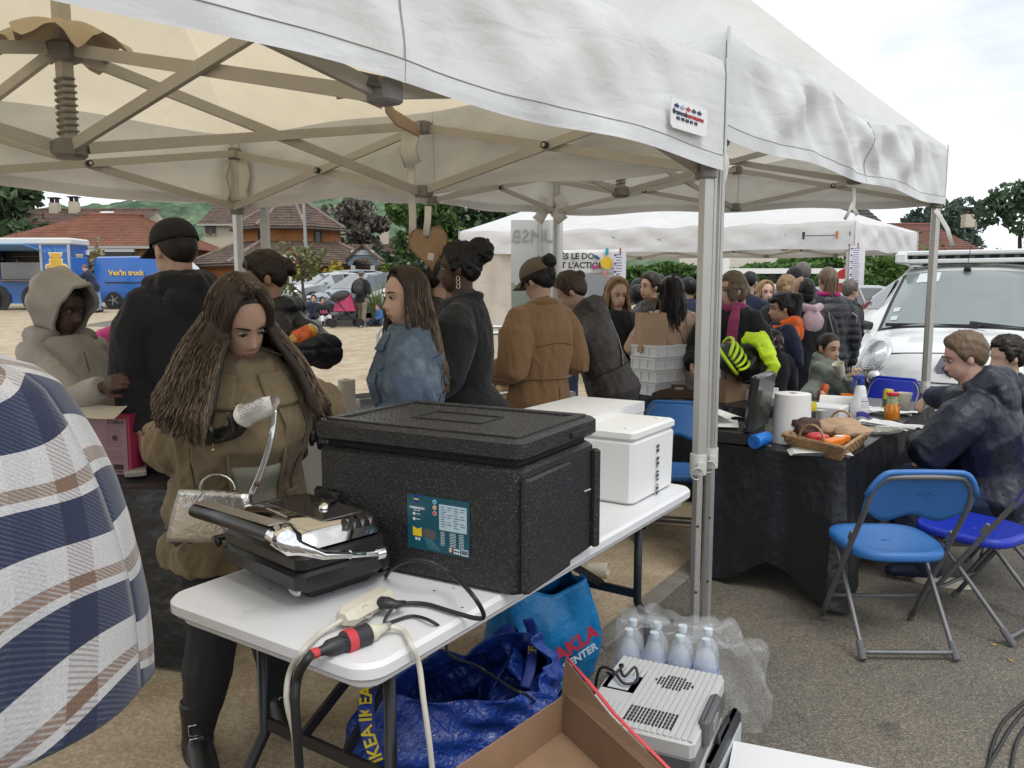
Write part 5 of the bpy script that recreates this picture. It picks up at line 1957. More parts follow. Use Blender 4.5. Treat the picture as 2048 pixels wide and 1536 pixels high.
MB().box((0,2.9,2.0),(1.5,2.3,.06),bev=.02).build('roof_rack',mat('rack white',(.66,.66,.65),.5),v2)
for y in(2.0,3.6):
 MB().box((0,y,1.92),(1.4,.06,.16)).build('rack_foot',M_TRIM,v2)
car('white van whose windscreen shows below the sun banner',(at(1165,600,16.5).x+.3,16.5,terr(0,16.5)),R(8),M_WHITE,4.6,1.9,1.86,'van','panel_van')
cg='cars parked along the square'
C_GREY,C_SIL,C_WC,C_BLK=paint('blue grey car paint',(.10,.125,.16),metal=.3),paint('silver car paint',(.36,.38,.39),metal=.4),paint('pearl white car paint',(.66,.68,.68)),paint('dark car paint',(.04,.045,.05))
def pc(label,px,Y,rz,col,**k):
 car(label,(wp(px,580,Y),Y,terr(0,Y)),R(rz),col,group=cg,**k)
pc('blue grey car facing the square behind the seated child',634,26.6,-38,C_GREY,H=1.56)
pc('white car behind the man with the backpack',707,27.2,-36,C_WC,H=1.50)
pc('pearl white car at the right end of the parked row',775,27.6,-34,C_WC,H=1.55)
pc('silver car at the left end of the parked row',560,30.2,-40,C_SIL,H=1.45)
pc('dark estate car behind the blue grey car',612,32.4,-38,C_BLK,H=1.5)
pc('silver car behind the pearl white car',735,33.0,-36,C_SIL,H=1.5)
pc('silver car half hidden behind the bent blonde woman and barrier',1382,17.5,-55,C_SIL,H=1.5)
pc('grey car parked under the hedge behind the olive coat woman',1510,18.5,-70,C_SIL,H=1.45)
M_BLUE=paint('strong blue paint',(.012,.105,.40),.5)
Yv=31.2
bv=car('blue van with yellow truck lettering on its side',(wp(187,0,Yv)+4.20,Yv+.6,terr(0,Yv)),R(90),M_BLUE,4.75,1.9,1.98,'van','blue_van')
MB().box((-.95-.30,4.98,1.12),(.74,.05,1.62),rot('Z',-24),bev=.02).build('rear_door',M_BLUE,bv)
text("Vex'in truck",.27,mat('truck yellow',(.70,.46,.08),.6),frame((-.968,3.38,1.36),(0,-1,0),(0,0,1)),bv,bold=.010)
MB().box((-.965,3.4,1.0),(.02,1.6,.04)).build('door_rail',M_TRIM,bv)
def food_truck():
 Y=30.4
 z=terr(0,Y)
 x1=wp(107,0,Y)
 t=thing('food_truck','blue food truck with an open serving hatch and yellow emblems','food truck',(x1,Y,z),0)
 zz=lambda py:at(0,py,Y).z-z
 X=lambda px:wp(px,0,Y)-x1
 x0=X(-75)
 zf,zr=zz(588),zz(488)
 hl,hr,hb,ht=X(-40),X(48),zz(560),zz(497)
 b=MB()
 b.box(((hr+0)/2,.03,(zf+zr)/2),(-hr,.06,zr-zf))
 b.box(((x0+hl)/2,.03,(zf+zr)/2),(hl-x0,.06,zr-zf))
 b.box(((hl+hr)/2,.03,(ht+zr)/2),(hr-hl,.06,zr-ht))
 b.box(((hl+hr)/2,.03,(zf+hb)/2),(hr-hl,.06,hb-zf))
 b.box((-.03,.68,(zf+zr)/2),(.06,1.24,zr-zf))
 b.box((x0,.68,(zf+zr)/2),(.06,1.24,zr-zf))
 b.build('body',M_BLUE,t)
 MB().box(((x0)/2,1.3,(zf+zr)/2),(-x0,.06,zr-zf)).build('back_wall',mat('galley steel',(.12,.11,.10),.6),t)
 MB().box(((x0)/2,.68,zf),(-x0-.1,1.2,.08)).build('floor_pan',M_TRIM,t)
 MB().box((x0/2,.66,zr+.10),(-x0+.16,1.5,.26),bev=.09).build('roof',mat('truck roof white',(.60,.60,.58),.5),t,smooth=35)
 MB().box(((hl+hr)/2,-.25,hb-.02),(hr-hl,.5,.05)).build('counter',mat('counter wood',(.16,.09,.06),.6),t)
 MB().box(((hl+hr)/2,.01,hb+.34),(hr-hl-.1,.05,.62)).build('counter_front',mat('steel front',(.20,.20,.20),.5,metal=.3),t)
 MB().box(((hl+hr)/2,-.55,ht+.02),(hr-hl,1.15,.04),rot('X',-9)).build('hatch',mat('hatch blue',(.16,.32,.55),.4),t)
 for x in(hr,-.02):
  MB().box((x,-.01,(zf+zr)/2),(.09,.05,zr-zf)).build('edge_trim',mat('alloy trim',(.42,.43,.44),.4,metal=.5),t)
 MB().box((.04,1.22,zz(502)),(.10,.08,.18)).build('lamp_box',mat('sign white',(.78,.77,.74),.45),t)
 ye,we=mat('emblem yellow',(.60,.36,.045),.6),mat('emblem pale',(.75,.70,.52),.6)
 for cx,cz,s,yy,par,nm in((X(78),zz(526),1.,-.004,t,'emblem'),(0,zz(527),.95,0,t,'emblem')):
  e=MB()
  for k,grow,dy in((1,.035,0),(0,0,-.006)):
   for pl in([(-.24,.36),(.24,.36),(.15,.20),(-.15,.20)],[(-.15,.20),(.15,.20),(.15,.13),(.22,.13),(.22,-.02),(-.22,-.02),(-.22,.13),(-.15,.13)],[(-.12,-.02),(.12,-.02),(.18,-.46),(-.18,-.46)]):
    c_=(sum(p[0]for p in pl)/len(pl),sum(p[1]for p in pl)/len(pl))
    pl=[((p[0]+math.copysign(grow,p[0]-c_[0]))*s,(p[1]+math.copysign(grow,p[1]-c_[1]))*s)for p in pl]
    e.prism(pl,.006,None,(cx,yy+dy,cz),k=k)
   for sx in(-1,1):
    e.ell((cx+sx*.29*s,yy+dy,cz-.14*s),((.10+grow)*s,.004,(.08+grow)*s),None,12,6,k=k)
    e.bar((cx+sx*.12*s,yy+dy-.001,cz-.04*s),(cx+sx*.25*s,yy+dy-.001,cz-.12*s),.006,.07*s+grow,k=k)
  o=e.build(nm,[ye,we],par)
  if not cx:
   o.location,o.rotation_euler=(.006,.68,0),(0,0,R(90))
 text("Vex'In Truck",.22,mat('truck script',(.14,.34,.62),.6),frame((X(72),-.004,zz(500)),(1,0,0),(0,0,1)),t)
 for x in(X(30),X(-50)):
  wheel(t,x,.25,.42,.25)
  MB().lathe([(.42,0),(.52,0),(.52,.015),(.42,.015)],24,(x,-.005,.44),rot('X',90)).build('wheel_arch',M_TRIM,t)
 MB().box((x0/2,.06,zf-.18),(-x0,.05,.36)).build('skirt',M_BLUE,t)
 MB().box((X(20),1.1,hb+.9),(2.4,.3,.04)).build('shelf',mat('shelf wood',(.25,.17,.10),.7),t)
food_truck()
tb=thing('trestle_table','small white trestle table beside the food truck','table',(wp(160,560,29.4),29.4,terr(0,29.4)))
MB().box((0,0,.98),(1.05,.6,.05)).build('tabletop',mat('plastic white',(.70,.70,.69),.5),tb)
for sx in(-1,1):
 for sy in(-1,1):
  MB().tube([(sx*.1,sy*.22,.96),(sx*.42,sy*.24,0)],.018,6).build('leg',M_TRIM,tb)
#  tables
Z3=Vector((0,0,1))
M_TOP=mat('white moulded table plastic',(.68,.68,.69),.42,fine=(500,.35),var=(5,.03),var2=(9.,(.45,.43,.40),.66))
M_LEGB=mat('black coated steel',(.016,.016,.018),.38)
M_BCLOTH=mat('black table sheet',(.016,.017,.020),.30,bump=(4.5,1.),fine=(22,.35),var=(3,.2),spec=.45)
def round_rect(w,d,r,n=5):
 pl=[]
 for cx,cy,a0 in((w-r,r,-90),(w-r,d-r,0),(r,d-r,90),(r,r,180)):
  for i in range(n+1):
   a=R(a0+90*i/n)
   pl.append((cx+r*math.cos(a),cy+r*math.sin(a)))
 return pl
def slab(name,O,a,b,w,d,z0,z1,r,m,parent,bev=.008):
 """rounded slab spanned by unit vectors a, b from corner O"""
 mb=MB()
 rings=[(.0,z0,bev),(0,z0+bev,0),(0,z1-bev,0),(0,z1,bev)]
 n=0
 vs=[]
 for _,z,ins in rings:
  pl=round_rect(w-2*ins,d-2*ins,max(.002,r-ins))
  n=len(pl)
  vs+=[O+a*(p[0]+ins)+b*(p[1]+ins)+Z3*(z-O.z)for p in pl]
 fs=[tuple(range(n-1,-1,-1)),tuple(3*n+i for i in range(n))]
 for k in range(3):
  for i in range(n):
   fs.append((k*n+i,k*n+(i+1)%n,(k+1)*n+(i+1)%n,(k+1)*n+i))
 if a.cross(b).z<0:
  fs=[f[::-1]for f in fs]
 return mb.add(vs,fs).build(name,m,parent,smooth=40)
F1=pz(735,1345,.74)
A1v,B1v=Vector((math.cos(R(56.8)),math.sin(R(56.8)),0)),Vector((math.cos(R(146.2)),math.sin(R(146.2)),0))
T1=thing('folding_table','white plastic folding table under the grill and the big black box','table',(0,0,0))
O1=Vector((F1.x,F1.y,0))
slab('tabletop',O1,A1v,B1v,1.95,.755,.698,.742,.07,M_TOP,T1,.010)
slab('lip',O1+A1v*.03+B1v*.03,A1v,B1v,1.89,.695,.672,.70,.05,M_TOP,T1,.004)
for u,dr in((.22,1),(1.70,-1)):
 c=O1+A1v*u
 l=[]
 for bb in(.14,.62):
  p=c+B1v*bb
  MB().tube([p+Z3*.69,p+Z3*.30,p-A1v*dr*.10+Z3*.17,p-A1v*dr*.13+Z3*.0],.0165,10).build('leg',M_LEGB,T1,smooth=True)
 cb=MB().bar(c+B1v*.14+Z3*.33,c+B1v*.62+Z3*.33,.012,.035)
 cb.build('crossbar',M_LEGB,T1)
 MB().tube([c+B1v*.14+Z3*.60,c+B1v*.62+Z3*.60],.014,8).build('crossbar',M_LEGB,T1,smooth=True)
 m_=c+A1v*dr*.52+B1v*.38
 for bb in(.30,.46):
  MB().bar(c+B1v*bb+Z3*.34,m_+B1v*(bb-.38)*.4+Z3*.67,.012,.03).build('brace',M_LEGB,T1)
 MB().box(m_+Z3*.66,(.06,.16,.03),Matrix((A1v,B1v,Z3)).transposed()).build('hinge',M_LEGB,T1)
cr_=MB()
rgc=random.Random(5)
for i in range(16):
 p=O1+A1v*rgc.uniform(.10,.60)+B1v*rgc.uniform(.03,.72)+Z3*.7435
 cr_.ell(p,(rgc.uniform(.002,.005),rgc.uniform(.0015,.003),.0012),rot('Z',rgc.uniform(0,180)),6,4)
o=cr_.build('crumbs',mat('crumb brown',(.10,.06,.035),.9),T1)
o['kind']='stuff'
def cloth_table(label,O,a,b,w,d,z=.74,m=None,drop=.68,seed=1,group=None,lift=(0,0,0,0),wav=.030,tuck=0.,mid=1.):
 """folding table under a hanging sheet with soft gathered folds"""
 m=m or M_BCLOTH
 O=Vector((O[0],O[1],0))
 a,b=Vector((*a,0)).normalized(),Vector((*b,0)).normalized()
 z0=terr(O.x,O.y)
 t=thing('cloth_table',label,'table',(0,0,z0),0,group)
 slab('tabletop',O+a*.012+b*.012,a,b,w-.024,d-.024,z-.045,z-.006,.03,M_TOP,t)
 for u in(.2,w-.2):
  for v in(.1,d-.1):
   p=O+a*u+b*v
   MB().tube([p+Z3*(z-.05),p+Z3*.0],.018,8).build('leg',M_LEGB,t)
 rg=random.Random(seed)
 ph=[rg.uniform(0,6)for _ in range(8)]
 per=[]
 for(p,q,n_)in((O,O+a*w,-b),(O+a*w,O+a*w+b*d,a),(O+a*w+b*d,O+b*d,b),(O+b*d,O,-a)):
  k=max(10,int((q-p).length/.04))
  for i in range(k):
   per.append((p.lerp(q,i/k),n_,i/k,(q-p).length))
 n=len(per)
 nz_=18
 vs=[]
 ctr=O+a*w/2+b*d/2
 for j in range(nz_+1):
  f=j/nz_
  for i,(p,nn,u,L)in enumerate(per):
   s=u*L
   tot=i/n*2*math.pi
   cw=max(0,1-min(u,1-u)*L/.42)
   hang=drop*(mid+(1-mid)*cw)*(1+.05*math.sin(s*4+ph[0])+lift[0]*math.sin(tot+lift[1]))
   corner=max(0,1-min(u,1-u)*L/.14)
   out=(wav*math.sin(s*15+ph[1]+f*1.2)+.6*wav*math.sin(s*33+ph[2])+.02*math.sin(s*5+ph[3]))*f**.8
   out+=.035*f+corner*.09*f-tuck*f*f
   cdir=(p-ctr).normalized()
   dirv=(nn*(1-corner*.5)+cdir*corner*.5)
   zz=z+.004-hang*f
   zz=max(zz,.012+.01*math.sin(s*20))
   vs.append(p+dirv*(out+.004)+Z3*(zz-.012*(f<.04)*0))
 fs=[(j*n+i,(j+1)*n+i,(j+1)*n+(i+1)%n,j*n+(i+1)%n)for j in range(nz_)for i in range(n)]
 mb=MB().add(vs,fs)
 nu,nv=26,16
 def f(u,v):
  e=min(u,1-u,v,1-v)
  return O+a*w*u+b*d*v+Z3*(z+.0045+(.004*math.sin(u*w*14+v*5+ph[4])*math.sin(v*d*17+ph[5])+.003*math.sin(u*w*31-v*9))*min(1,e*12))
 mb.grid(f,nu,nv)
 if a.cross(b).z<0:
  mb.f=[q[::-1]for q in mb.f]
 me=mb.mesh('cloth',m)
 smooth_flags(me,50)
 o=link('cloth',me,t)
 return t
def ang(d):
 return(math.cos(R(d)),math.sin(R(d)))
T3O=pz(1690,922,.74)
T3=cloth_table('long black cloth table beside the empty blue chairs',T3O,ang(53.5),ang(139),2.42,.72,seed=3,lift=(.06,2.2,0,0),drop=.72,mid=.70,wav=.022)
T4=cloth_table('black cloth table carrying the stacked white crates',(1.62,5.38),ang(126),ang(38),1.05,.85,seed=5,z=.745)
T2=cloth_table('black cloth table holding the pink carton, at the left',(-1.36,3.20),(-1,.11),(.11,1),1.6,.40,seed=7,drop=.72)
M_WCLOTH=mat('white table sheet',(.68,.67,.66),.8,bump=(6,.4),fine=(200,.3))
T5=cloth_table('long white cloth table with food trays behind the denim jacket',(-1.42,4.55),ang(43.5),ang(133.5),2.65,.75,seed=9,m=M_WCLOTH)
T6=cloth_table('black draped counter under the back gazebo beside the white van',(4.15,9.6),ang(8),ang(98),1.3,.7,z=.85,seed=11,drop=.8)
ws=MB()
p0=pz(196,950,.75)
ws.grid(lambda u,v:p0+Vector((-.10+.13*u+.06*v,-.05-.04*v+.01*math.sin(u*9),-.004-.30*v-.02*u)),8,10)
o=ws.build('paper_sheet',mat('paper white',(.70,.69,.67),.8,bump=(9,.3)),None,smooth=True)
tag(o,'white paper sheet hanging over the corner of the pink carton table','paper')
#  things on and under the grill table
M_EPP=None
def epp():
 t=NT('black foam')
 co=t.n('TexCoord')
 v=t.n('TexVoronoi',i_Scale=75.)
 v2=t.n('TexVoronoi',i_Scale=260.)
 mp_=t.n('Mapping')
 t.l(co.outputs['Object'],v.inputs['Vector'])
 t.l(co.outputs['Object'],v2.inputs['Vector'])
 sp=t.n('SeparateColor')
 t.l(v2.outputs['Color'],sp.inputs[0])
 c=t.ramp(sp.outputs[0],[(0,(.012,.012,.012)),(.85,(.020,.020,.020)),(1,(.06,.06,.06))])
 t.l(c,t.b.inputs['Base Color'])
 t.b.inputs['Roughness'].default_value=.42
 d=t.ramp(v.outputs['Distance'],[(.18,(1,1,1)),(.34,(0,0,0))])
 u=t.n('Bump',i_Strength=.45,i_Distance=.003)
 t.l(d,u.inputs['Height'])
 u2=t.n('Bump',i_Strength=.25,i_Distance=.002)
 t.l(v2.outputs['Distance'],u2.inputs['Height'])
 t.l(u.outputs[0],u2.inputs['Normal'])
 t.l(u2.outputs[0],t.b.inputs['Normal'])
 return t.m
M_EPP=epp()
def thermobox():
 o=pz(1041,1198,.744)
 t=thing('insulated_box','big black foam insulated box with teal label on the white table','insulated box',o,R(61))
 D,Wd,H=.485,.695,.345
 b=MB()
 b.box((D/2,Wd/2,H/2),(D,Wd,H),bev=.02)
 b.build('tub',M_EPP,t,smooth=35)
 for x0,x1 in((.0,.27),(.455,.485)):
  MB().box(((x0+x1)/2,-.008,H*.48),(x1-x0,.03,H*.90),bev=.01).build('side_rib',M_EPP,t,smooth=35)
 MB().box((D/2,Wd/2,H+.008),(D-.05,Wd-.05,.03)).build('neck',mat('foam shadow',(.010,.010,.010),.7),t)
 l=MB().box((D/2,Wd/2,H+.047),(D+.012,Wd+.012,.058),bev=.016)
 L=l.build('lid',M_EPP,t,smooth=35)
 z=H+.078
 for c,d in(((.035,Wd/2,z),(.028,Wd-.04,.010)),((D-.035,Wd/2,z),(.028,Wd-.04,.010)),((D/2,.035,z),(D-.098,.028,.010)),((D/2,Wd-.035,z),(D-.098,.028,.010))):
  MB().box(c,d,bev=.004).build('rim',M_EPP,L,smooth=35)
 e=MB()
 for c,d in(((D*.36,Wd/2,z),(.006,.24,.006)),((D*.64,Wd/2,z),(.006,.24,.006)),((D/2,Wd/2-.12,z),(D*.28,.006,.006)),((D/2,Wd/2+.12,z),(D*.28,.006,.006))):
  e.box((c[0],c[1],z-.001),d)
 e.build('embossed_frame',M_EPP,L)
 bp=MB()
 for i in range(14):
  for j in range(20):
   x,y=.06+i*(D-.12)/13,.06+j*(Wd-.12)/19
   if abs(x-D/2)<D*.17 and abs(y-Wd/2)<.14:
    continue
   bp.box((x+(j%2)*.01,y,z-.0015),(.014,.007,.003),taper=(.5,.5))
 q=bp.build('grip_bump',M_EPP,L)
 q['kind']='stuff'
 hd=MB().box((.34,-.010,H+.045),(.10,.012,.018),bev=.004).build('finger_slot',MATS['foam shadow'],L)
 tk=MB().box((.42,-.0045,H*.58),(.045,.003,.004),rot('Y',4)).build('scratch',mat('scratch grey',(.45,.45,.45),.6),t)
 lb=thing('label',None,None)
 lb.parent=t
 del lb
 x=-.0025
 P_=lambda u,v:Vector((x,.36-u,.085+v))
 w,h=.205,.155
 teal=mat('label teal',(.008,.075,.105),.35)
 N=t
 fr=lambda u,v,k=0:frame(P_(u,v)+Vector((-.0012-k*.0008,0,0)),(0,-1,0),(0,0,1))
 base=MB().box(P_(w/2,h/2),(.002,w,h)).build('label',teal,t)
 def rect(nm,u0,v0,u1,v1,m,k=1):
  return MB().box(P_((u0+u1)/2,(v0+v1)/2)+Vector((-.0008-.0006*k,0,0)),(.0008,abs(u1-u0),abs(v1-v0))).build(nm,m,base)
 wt_,dk,ye=mat('print white',(.62,.68,.70),.5),mat('print dark',(.03,.05,.08),.6),mat('print yellow',(.72,.50,.02),.5)
 rect('text_panel',.108,.066,.197,.138,mat('panel pale',(.42,.54,.60),.45))
 tl_=MB()
 for c in range(4):
  for r in range(9):
   if r%3==2 and c%2:
    continue
   wl=.018*(.6+.4*((r*7+c*3)%5)/4)
   tl_.box(P_(.114+c*.021+wl/2,.131-r*.0068)+Vector((-.0022,0,0)),(.0004,wl,.0016))
 tl_.build('small_print',dk,base)
 tl_=MB()
 for c in range(3):
  for r in range(9):
   wl=.022*(.6+.4*((r*5+c*3)%5)/4)
   tl_.box(P_(.112+c*.030+wl/2,.060-r*.0045)+Vector((-.0015,0,0)),(.0004,wl,.0013))
 tl_.build('small_print',wt_,base)
 rect('brand_block',.024,.132,.040,.155,mat('print blue',(.01,.03,.22),.5))
 rect('brand_stripe',.024,.141,.040,.145,ye,2)
 text('THERMOBOX',.0085,wt_,fr(.034,.118,2),base,bold=.0003)
 text('MAX 12H',.005,wt_,fr(.034,.111,2),base)
 for v in(.101,.086):
  ci=MB().lathe([(.0045,0),(.0045,.0006)],14,P_(.024,v)+Vector((-.0016,0,0)),rot('Y',-90)).build('icon',wt_,base)
  rect('icon_line',.030,v-.0008,.044,v+.0008,wt_)
 for v,c in((.142,(.03,.35,.55)),(.126,(.65,.28,.05)),(.110,(.60,.06,.05))):
  MB().lathe([(.0065,0),(.0065,.0006)],16,P_(.093,v)+Vector((-.0016,0,0)),rot('Y',-90)).build('icon',wt_,base)
  MB().lathe([(.0053,0),(.0053,.0006)],16,P_(.093,v)+Vector((-.0022,0,0)),rot('Y',-90)).build('icon',mat('icon %.2f'%c[0],c,.5),base)
 MB().prism([(-.015,-.014),(.015,-.014),(.015,.012),(0,.006),(-.015,.012)],.0008,Matrix(((0,1,0),(-1,0,0),(0,0,1))),o=P_(.034,.052)+Vector((-.0016,0,0))).build('yellow_flag',ye,base)
 px_=MB().prism([(-.022,-.010),(.012,-.020),(.020,-.012),(.020,.006),(-.014,.012),(-.022,.006)],.0008,Matrix(((0,1,0),(-1,0,0),(0,0,1))),o=P_(.076,.052)+Vector((-.0016,0,0))).build('printed_box',mat('print taupe',(.10,.085,.08),.5),base)
 for u in(.030,.040):
  rect('pictogram',u-.003,.026,u+.003,.034,wt_)
 ln=MB()
 for k in range(6):
  a_=P_(.056+k*.004,.038)+Vector((-.0015,0,0))
  ln.bar(a_,P_(.075+k*.007,.006)+Vector((-.0015,0,0)),.0008,.0006)
 ln.build('ray_lines',mat('print pale teal',(.10,.28,.33),.5),base)
 for k,c in enumerate(((.02,.28,.08),(.65,.65,.63),(.50,.03,.04))):
  rect('flag_band',.137+k*.005,.008,.142+k*.005,.020,mat('flag %d'%k,c,.5))
 for k in range(6):
  MB().lathe([(.0032,0),(.0032,.0006)],10,P_(.158+(k%3)*.0075,.017-(k//3)*.009)+Vector((-.0016,0,0)),rot('Y',-90)).build('icon',wt_,base)
 rect('barcode_ground',.179,.004,.201,.021,wt_)
 bc=MB()
 for k in range(11):
  bc.box(P_(.1815+k*.0018,.0135)+Vector((-.0024,0,0)),(.0004,.0008 if k%3 else .0012,.012))
 bc.build('barcode',dk,base)
thermobox()
def grill():
 o=pz(600,1226,.744)
 t=thing('contact_grill','chrome and black contact grill with long handle at the table end','grill',o,R(47))
 blk=mat('grill black plastic',(.014,.014,.015),.33,fine=(300,.15))
 chrm=mat('grill chrome',(.60,.58,.55),.10,metal=1.,fine=(30,.02))
 X,Y=.285,.395
 MB().box((X/2+.03,Y/2,.022),(X-.08,Y-.12,.044),bev=.01).build('foot',blk,t,smooth=35)
 MB().box((X/2,Y/2,.070),(X,Y,.062),bev=.022,taper=(1.04,1.03)).build('base',blk,t,smooth=35)
 MB().box((X+.018,Y*.35,.058),(.08,.20,.09),bev=.03).build('drip_tray',blk,t,smooth=35)
 MB().box((X/2,Y/2,.118),(X*.99,Y*1.0,.050),bev=.02).build('upper_plate',blk,t,smooth=35)
 ld=MB()
 ld.box((X/2-.004,Y/2,.168),(X*.98,Y*.97,.066),bev=.028,taper=(.90,.92))
 L=ld.build('lid',chrm,t,smooth=50)
 MB().box((X*.62,Y/2,.199),(X*.50,Y*.74,.010),bev=.004,taper=(.97,.97)).build('lid_panel',mat('smoked panel',(.03,.026,.022),.12,coat=1.),L)
 v=MB()
 for k in range(6):
  v.box((.018,Y*(.17+k*.13),.192),(.016,.022,.008),rot('Y',-25),bev=.003)
 v.build('vent',M_LEGB,L)
 v=MB()
 for k in range(4):
  v.box((X*.56+k*.026,.028,.182),(.005,.03,.04),rot('X',22))
 v.build('vent',M_LEGB,L)
 MB().box((X+.004,Y*.75,.19),(.03,.12,.05),bev=.012).build('hinge_cover',blk,t,smooth=35)
 Mi=Matrix.Translation(o)@Matrix.Rotation(R(47),4,'Z')
 Mi.invert()
 h0,h1=Mi@at(398,1020,2.20),Mi@at(556,1070,1.885)
 ax=(h1-h0).normalized()
 sd=Z3.cross(ax).normalized()
 up=ax.cross(sd)
 hb=MB()
 hb.tube([h0-ax*.012,h0,h0.lerp(h1,.5)+up*.004,h1],[(.018,.012),(.031,.022),(.033,.023),(.031,.022)],14,side=sd)
 H=hb.build('handle',blk,t,smooth=50)
 tp=MB().add([h0+ax*.012-sd*.017+up*.0235,h0+ax*.012+sd*.017+up*.0235,h1-ax*.005+sd*.019+up*.0245,h1-ax*.005-sd*.019+up*.0245],[(0,1,2,3)]).build('display',mat('brushed display',(.36,.32,.26),.3,metal=.5),H)
 solidify(tp,.004,-1)
 ic=MB()
 for k in range(13):
  c=h0.lerp(h1,.10+k*.055)+up*.0262
  ic.tube([c+ax*.0055*math.cos(a)+sd*.009*math.sin(a)for a in[q*math.pi/5 for q in range(10)]],.0010,4,closed=True)
 c=h0.lerp(h1,.86)+up*.0262
 ic.tube([c+ax*.010*math.cos(a)+sd*.010*math.sin(a)for a in[q*math.pi/6 for q in range(12)]],.0018,4,closed=True)
 for k in range(4):
  ic.bar(h1-ax*(.030-.006*k)-sd*.014+up*.0262,h1-ax*(.030-.006*k)+sd*.012+up*.0262,.0018,.001)
 q=ic.build('indicator',mat('display print',(.06,.05,.04),.5),H)
 a2,a3,a4,a5=Mi@at(598,1096,1.885),Mi@at(648,1111,1.92),Mi@at(700,1109,1.985),Mi@at(758,1106,2.06)
 am=MB().tube([h1-ax*.002,h1+ax*.025,h1.lerp(a2,.75),a2,a3,a4,a5],[(.034,.025),(.036,.026),(.032,.022),(.020,.015),(.011,.010),(.0095,.0095),(.0095,.0095)],16,side=sd)
 am.build('arm',M_CHROME,t,smooth=True)
 am=MB().tube([a5-sd*.012,a5+sd*.012],.017,16)
 am.ell(a4,(.009,.009,.012),n=10,m=6)
 am.build('pivot',M_CHROME,t,smooth=40)
 MB().tube([(X*.95,Y*.55,.205),(X*.70,Y*.45,.212),(X*.60,Y*.36,.206)],[(.02,.006),(.016,.006),(.012,.006)],10).build('latch',M_CHROME,L,smooth=True)
 MB().ell((.014,-.004+.05,.045),(.006,.03,.016),None,12,8).build('release_tab',mat('pale tab',(.55,.55,.54),.4),t,smooth=True)
 MB().tube([(-.002,Y+.01,.09),(-.004,Y+.035,.10),(.05,Y+.035,.10),(.06,Y+.01,.09)],.010,8).build('side_grip',blk,t,smooth=True)
grill()
M_CREAMP=mat('cream plastic',(.58,.545,.44),.42,var=(9,.06))
M_CABB,M_CABC=mat('black cable',(.016,.016,.017),.5),mat('cream cable',(.56,.53,.46),.5)
def spline(pts,n=8):
 """smooth path through points"""
 P_=[Vector(p)for p in pts]
 P_=[P_[0]*2-P_[1]]+P_+[P_[-1]*2-P_[-2]]
 out=[]
 for i in range(1,len(P_)-2):
  a,b,c,d=P_[i-1:i+3]
  for j in range(n):
   t=j/n
   out.append(.5*((2*b)+(c-a)*t+(2*a-5*b+4*c-d)*t*t+(3*b-a-3*c+d)*t**3))
 out.append(P_[-2])
 return out
def cable(label,pts,r,m,name='cable',group=None):
 o=MB().tube(spline(pts),r,8).build(name,m,None,smooth=True)
 return tag(o,label,'cable',group)
zt1=.744
q0,q1=pz(690,1240,zt1+.02),pz(772,1195,zt1+.02)
ps=thing('power_strip','cream power strip lying on the front corner of the white table','power strip',(0,0,0))
ax=(q1-q0).normalized()
sd=Z3.cross(ax)
b=MB()
b.tube([q0-ax*.012+Z3*.006,q0+ax*.01+Z3*.006,q1-ax*.01+Z3*.006,q1+ax*.004+Z3*.006],[(.020,.016),(.034,.025),(.034,.025),(.028,.02)],6,side=sd)
b.build('body',M_CREAMP,ps,smooth=25)
for k in(.3,.7):
 c=q0.lerp(q1,k)-sd*.026+Z3*.008
 MB().lathe([(.017,-.004),(.017,.004),(.014,.004),(.014,-.002)],18,c,(Matrix.Rotation(math.atan2(ax.y,ax.x),3,'Z')@rot('X',58))).build('socket',mat('cream shadow',(.40,.37,.29),.5),ps)
c=q0.lerp(q1,.66)-sd*.045+Z3*.010
pb=tag(thing('black_plug','flat black plug pushed into the cream power strip','plug',(0,0,0)))
MB().tube([c+sd*.018,c-sd*.002+Z3*.004,c-sd*.022+ax*.010,c-sd*.034+ax*.03],[(.020,.016),(.019,.014),(.012,.010),(.006,.006)],12).build('body',M_PLB,pb,smooth=True)
e0,e1=pz(648,1300,zt1+.018),pz(735,1268,zt1+.018)
ec=thing('cable_connector','black extension socket with red tape bands and a cream plug in it','connector',(0,0,0))
d=(e1-e0).normalized()
MB().tube([e0-d*.035,e0,e0+d*.012,e0.lerp(e1,.42),e0.lerp(e1,.45),e1,e1+d*.001],[.008,.012,.019,.020,.025,.026,.020],16).build('socket_body',M_PLB,ec,smooth=30)
rt=mat('red tape',(.50,.035,.045),.5)
MB().tube([e0.lerp(e1,.46),e0.lerp(e1,.66)],.0268,16).build('tape_band',rt,ec,smooth=30)
MB().tube([e0-d*.034,e0-d*.016],.0118,12).build('tape_band',rt,ec,smooth=30)
text('G 2',.017,M_PLB,frame(e0.lerp(e1,.56)+Vector((.0,-.0205,.019)),Vector((0,0,-.6))+Vector((d.y,-d.x,0))*.8,d),ec,bold=.0004)
pg=MB().tube([e1,e1+d*.018,e1+d*.034,e1+d*.062],[.0225,.020,.012,.0085],14)
pg.build('cream_plug',M_CREAMP,ec,smooth=True)
rb=MB()
for k in range(7):
 rb.tube([e1+d*(.036+k*.0042),e1+d*(.0385+k*.0042)],.0102,10)
rb.build('strain_relief',mat('relief shadow',(.25,.235,.2),.6),ec)
tp=e1+d*.06
cable('cream cable from the power strip over the table edge',[q0-ax*.01+Z3*.004,pz(640,1268,zt1+.008),pz(606,1302,zt1+.008),at(580,1342,1.74),at(573,1400,1.73),at(588,1470,1.73),at(596,1560,1.76)],.0065,M_CABC)
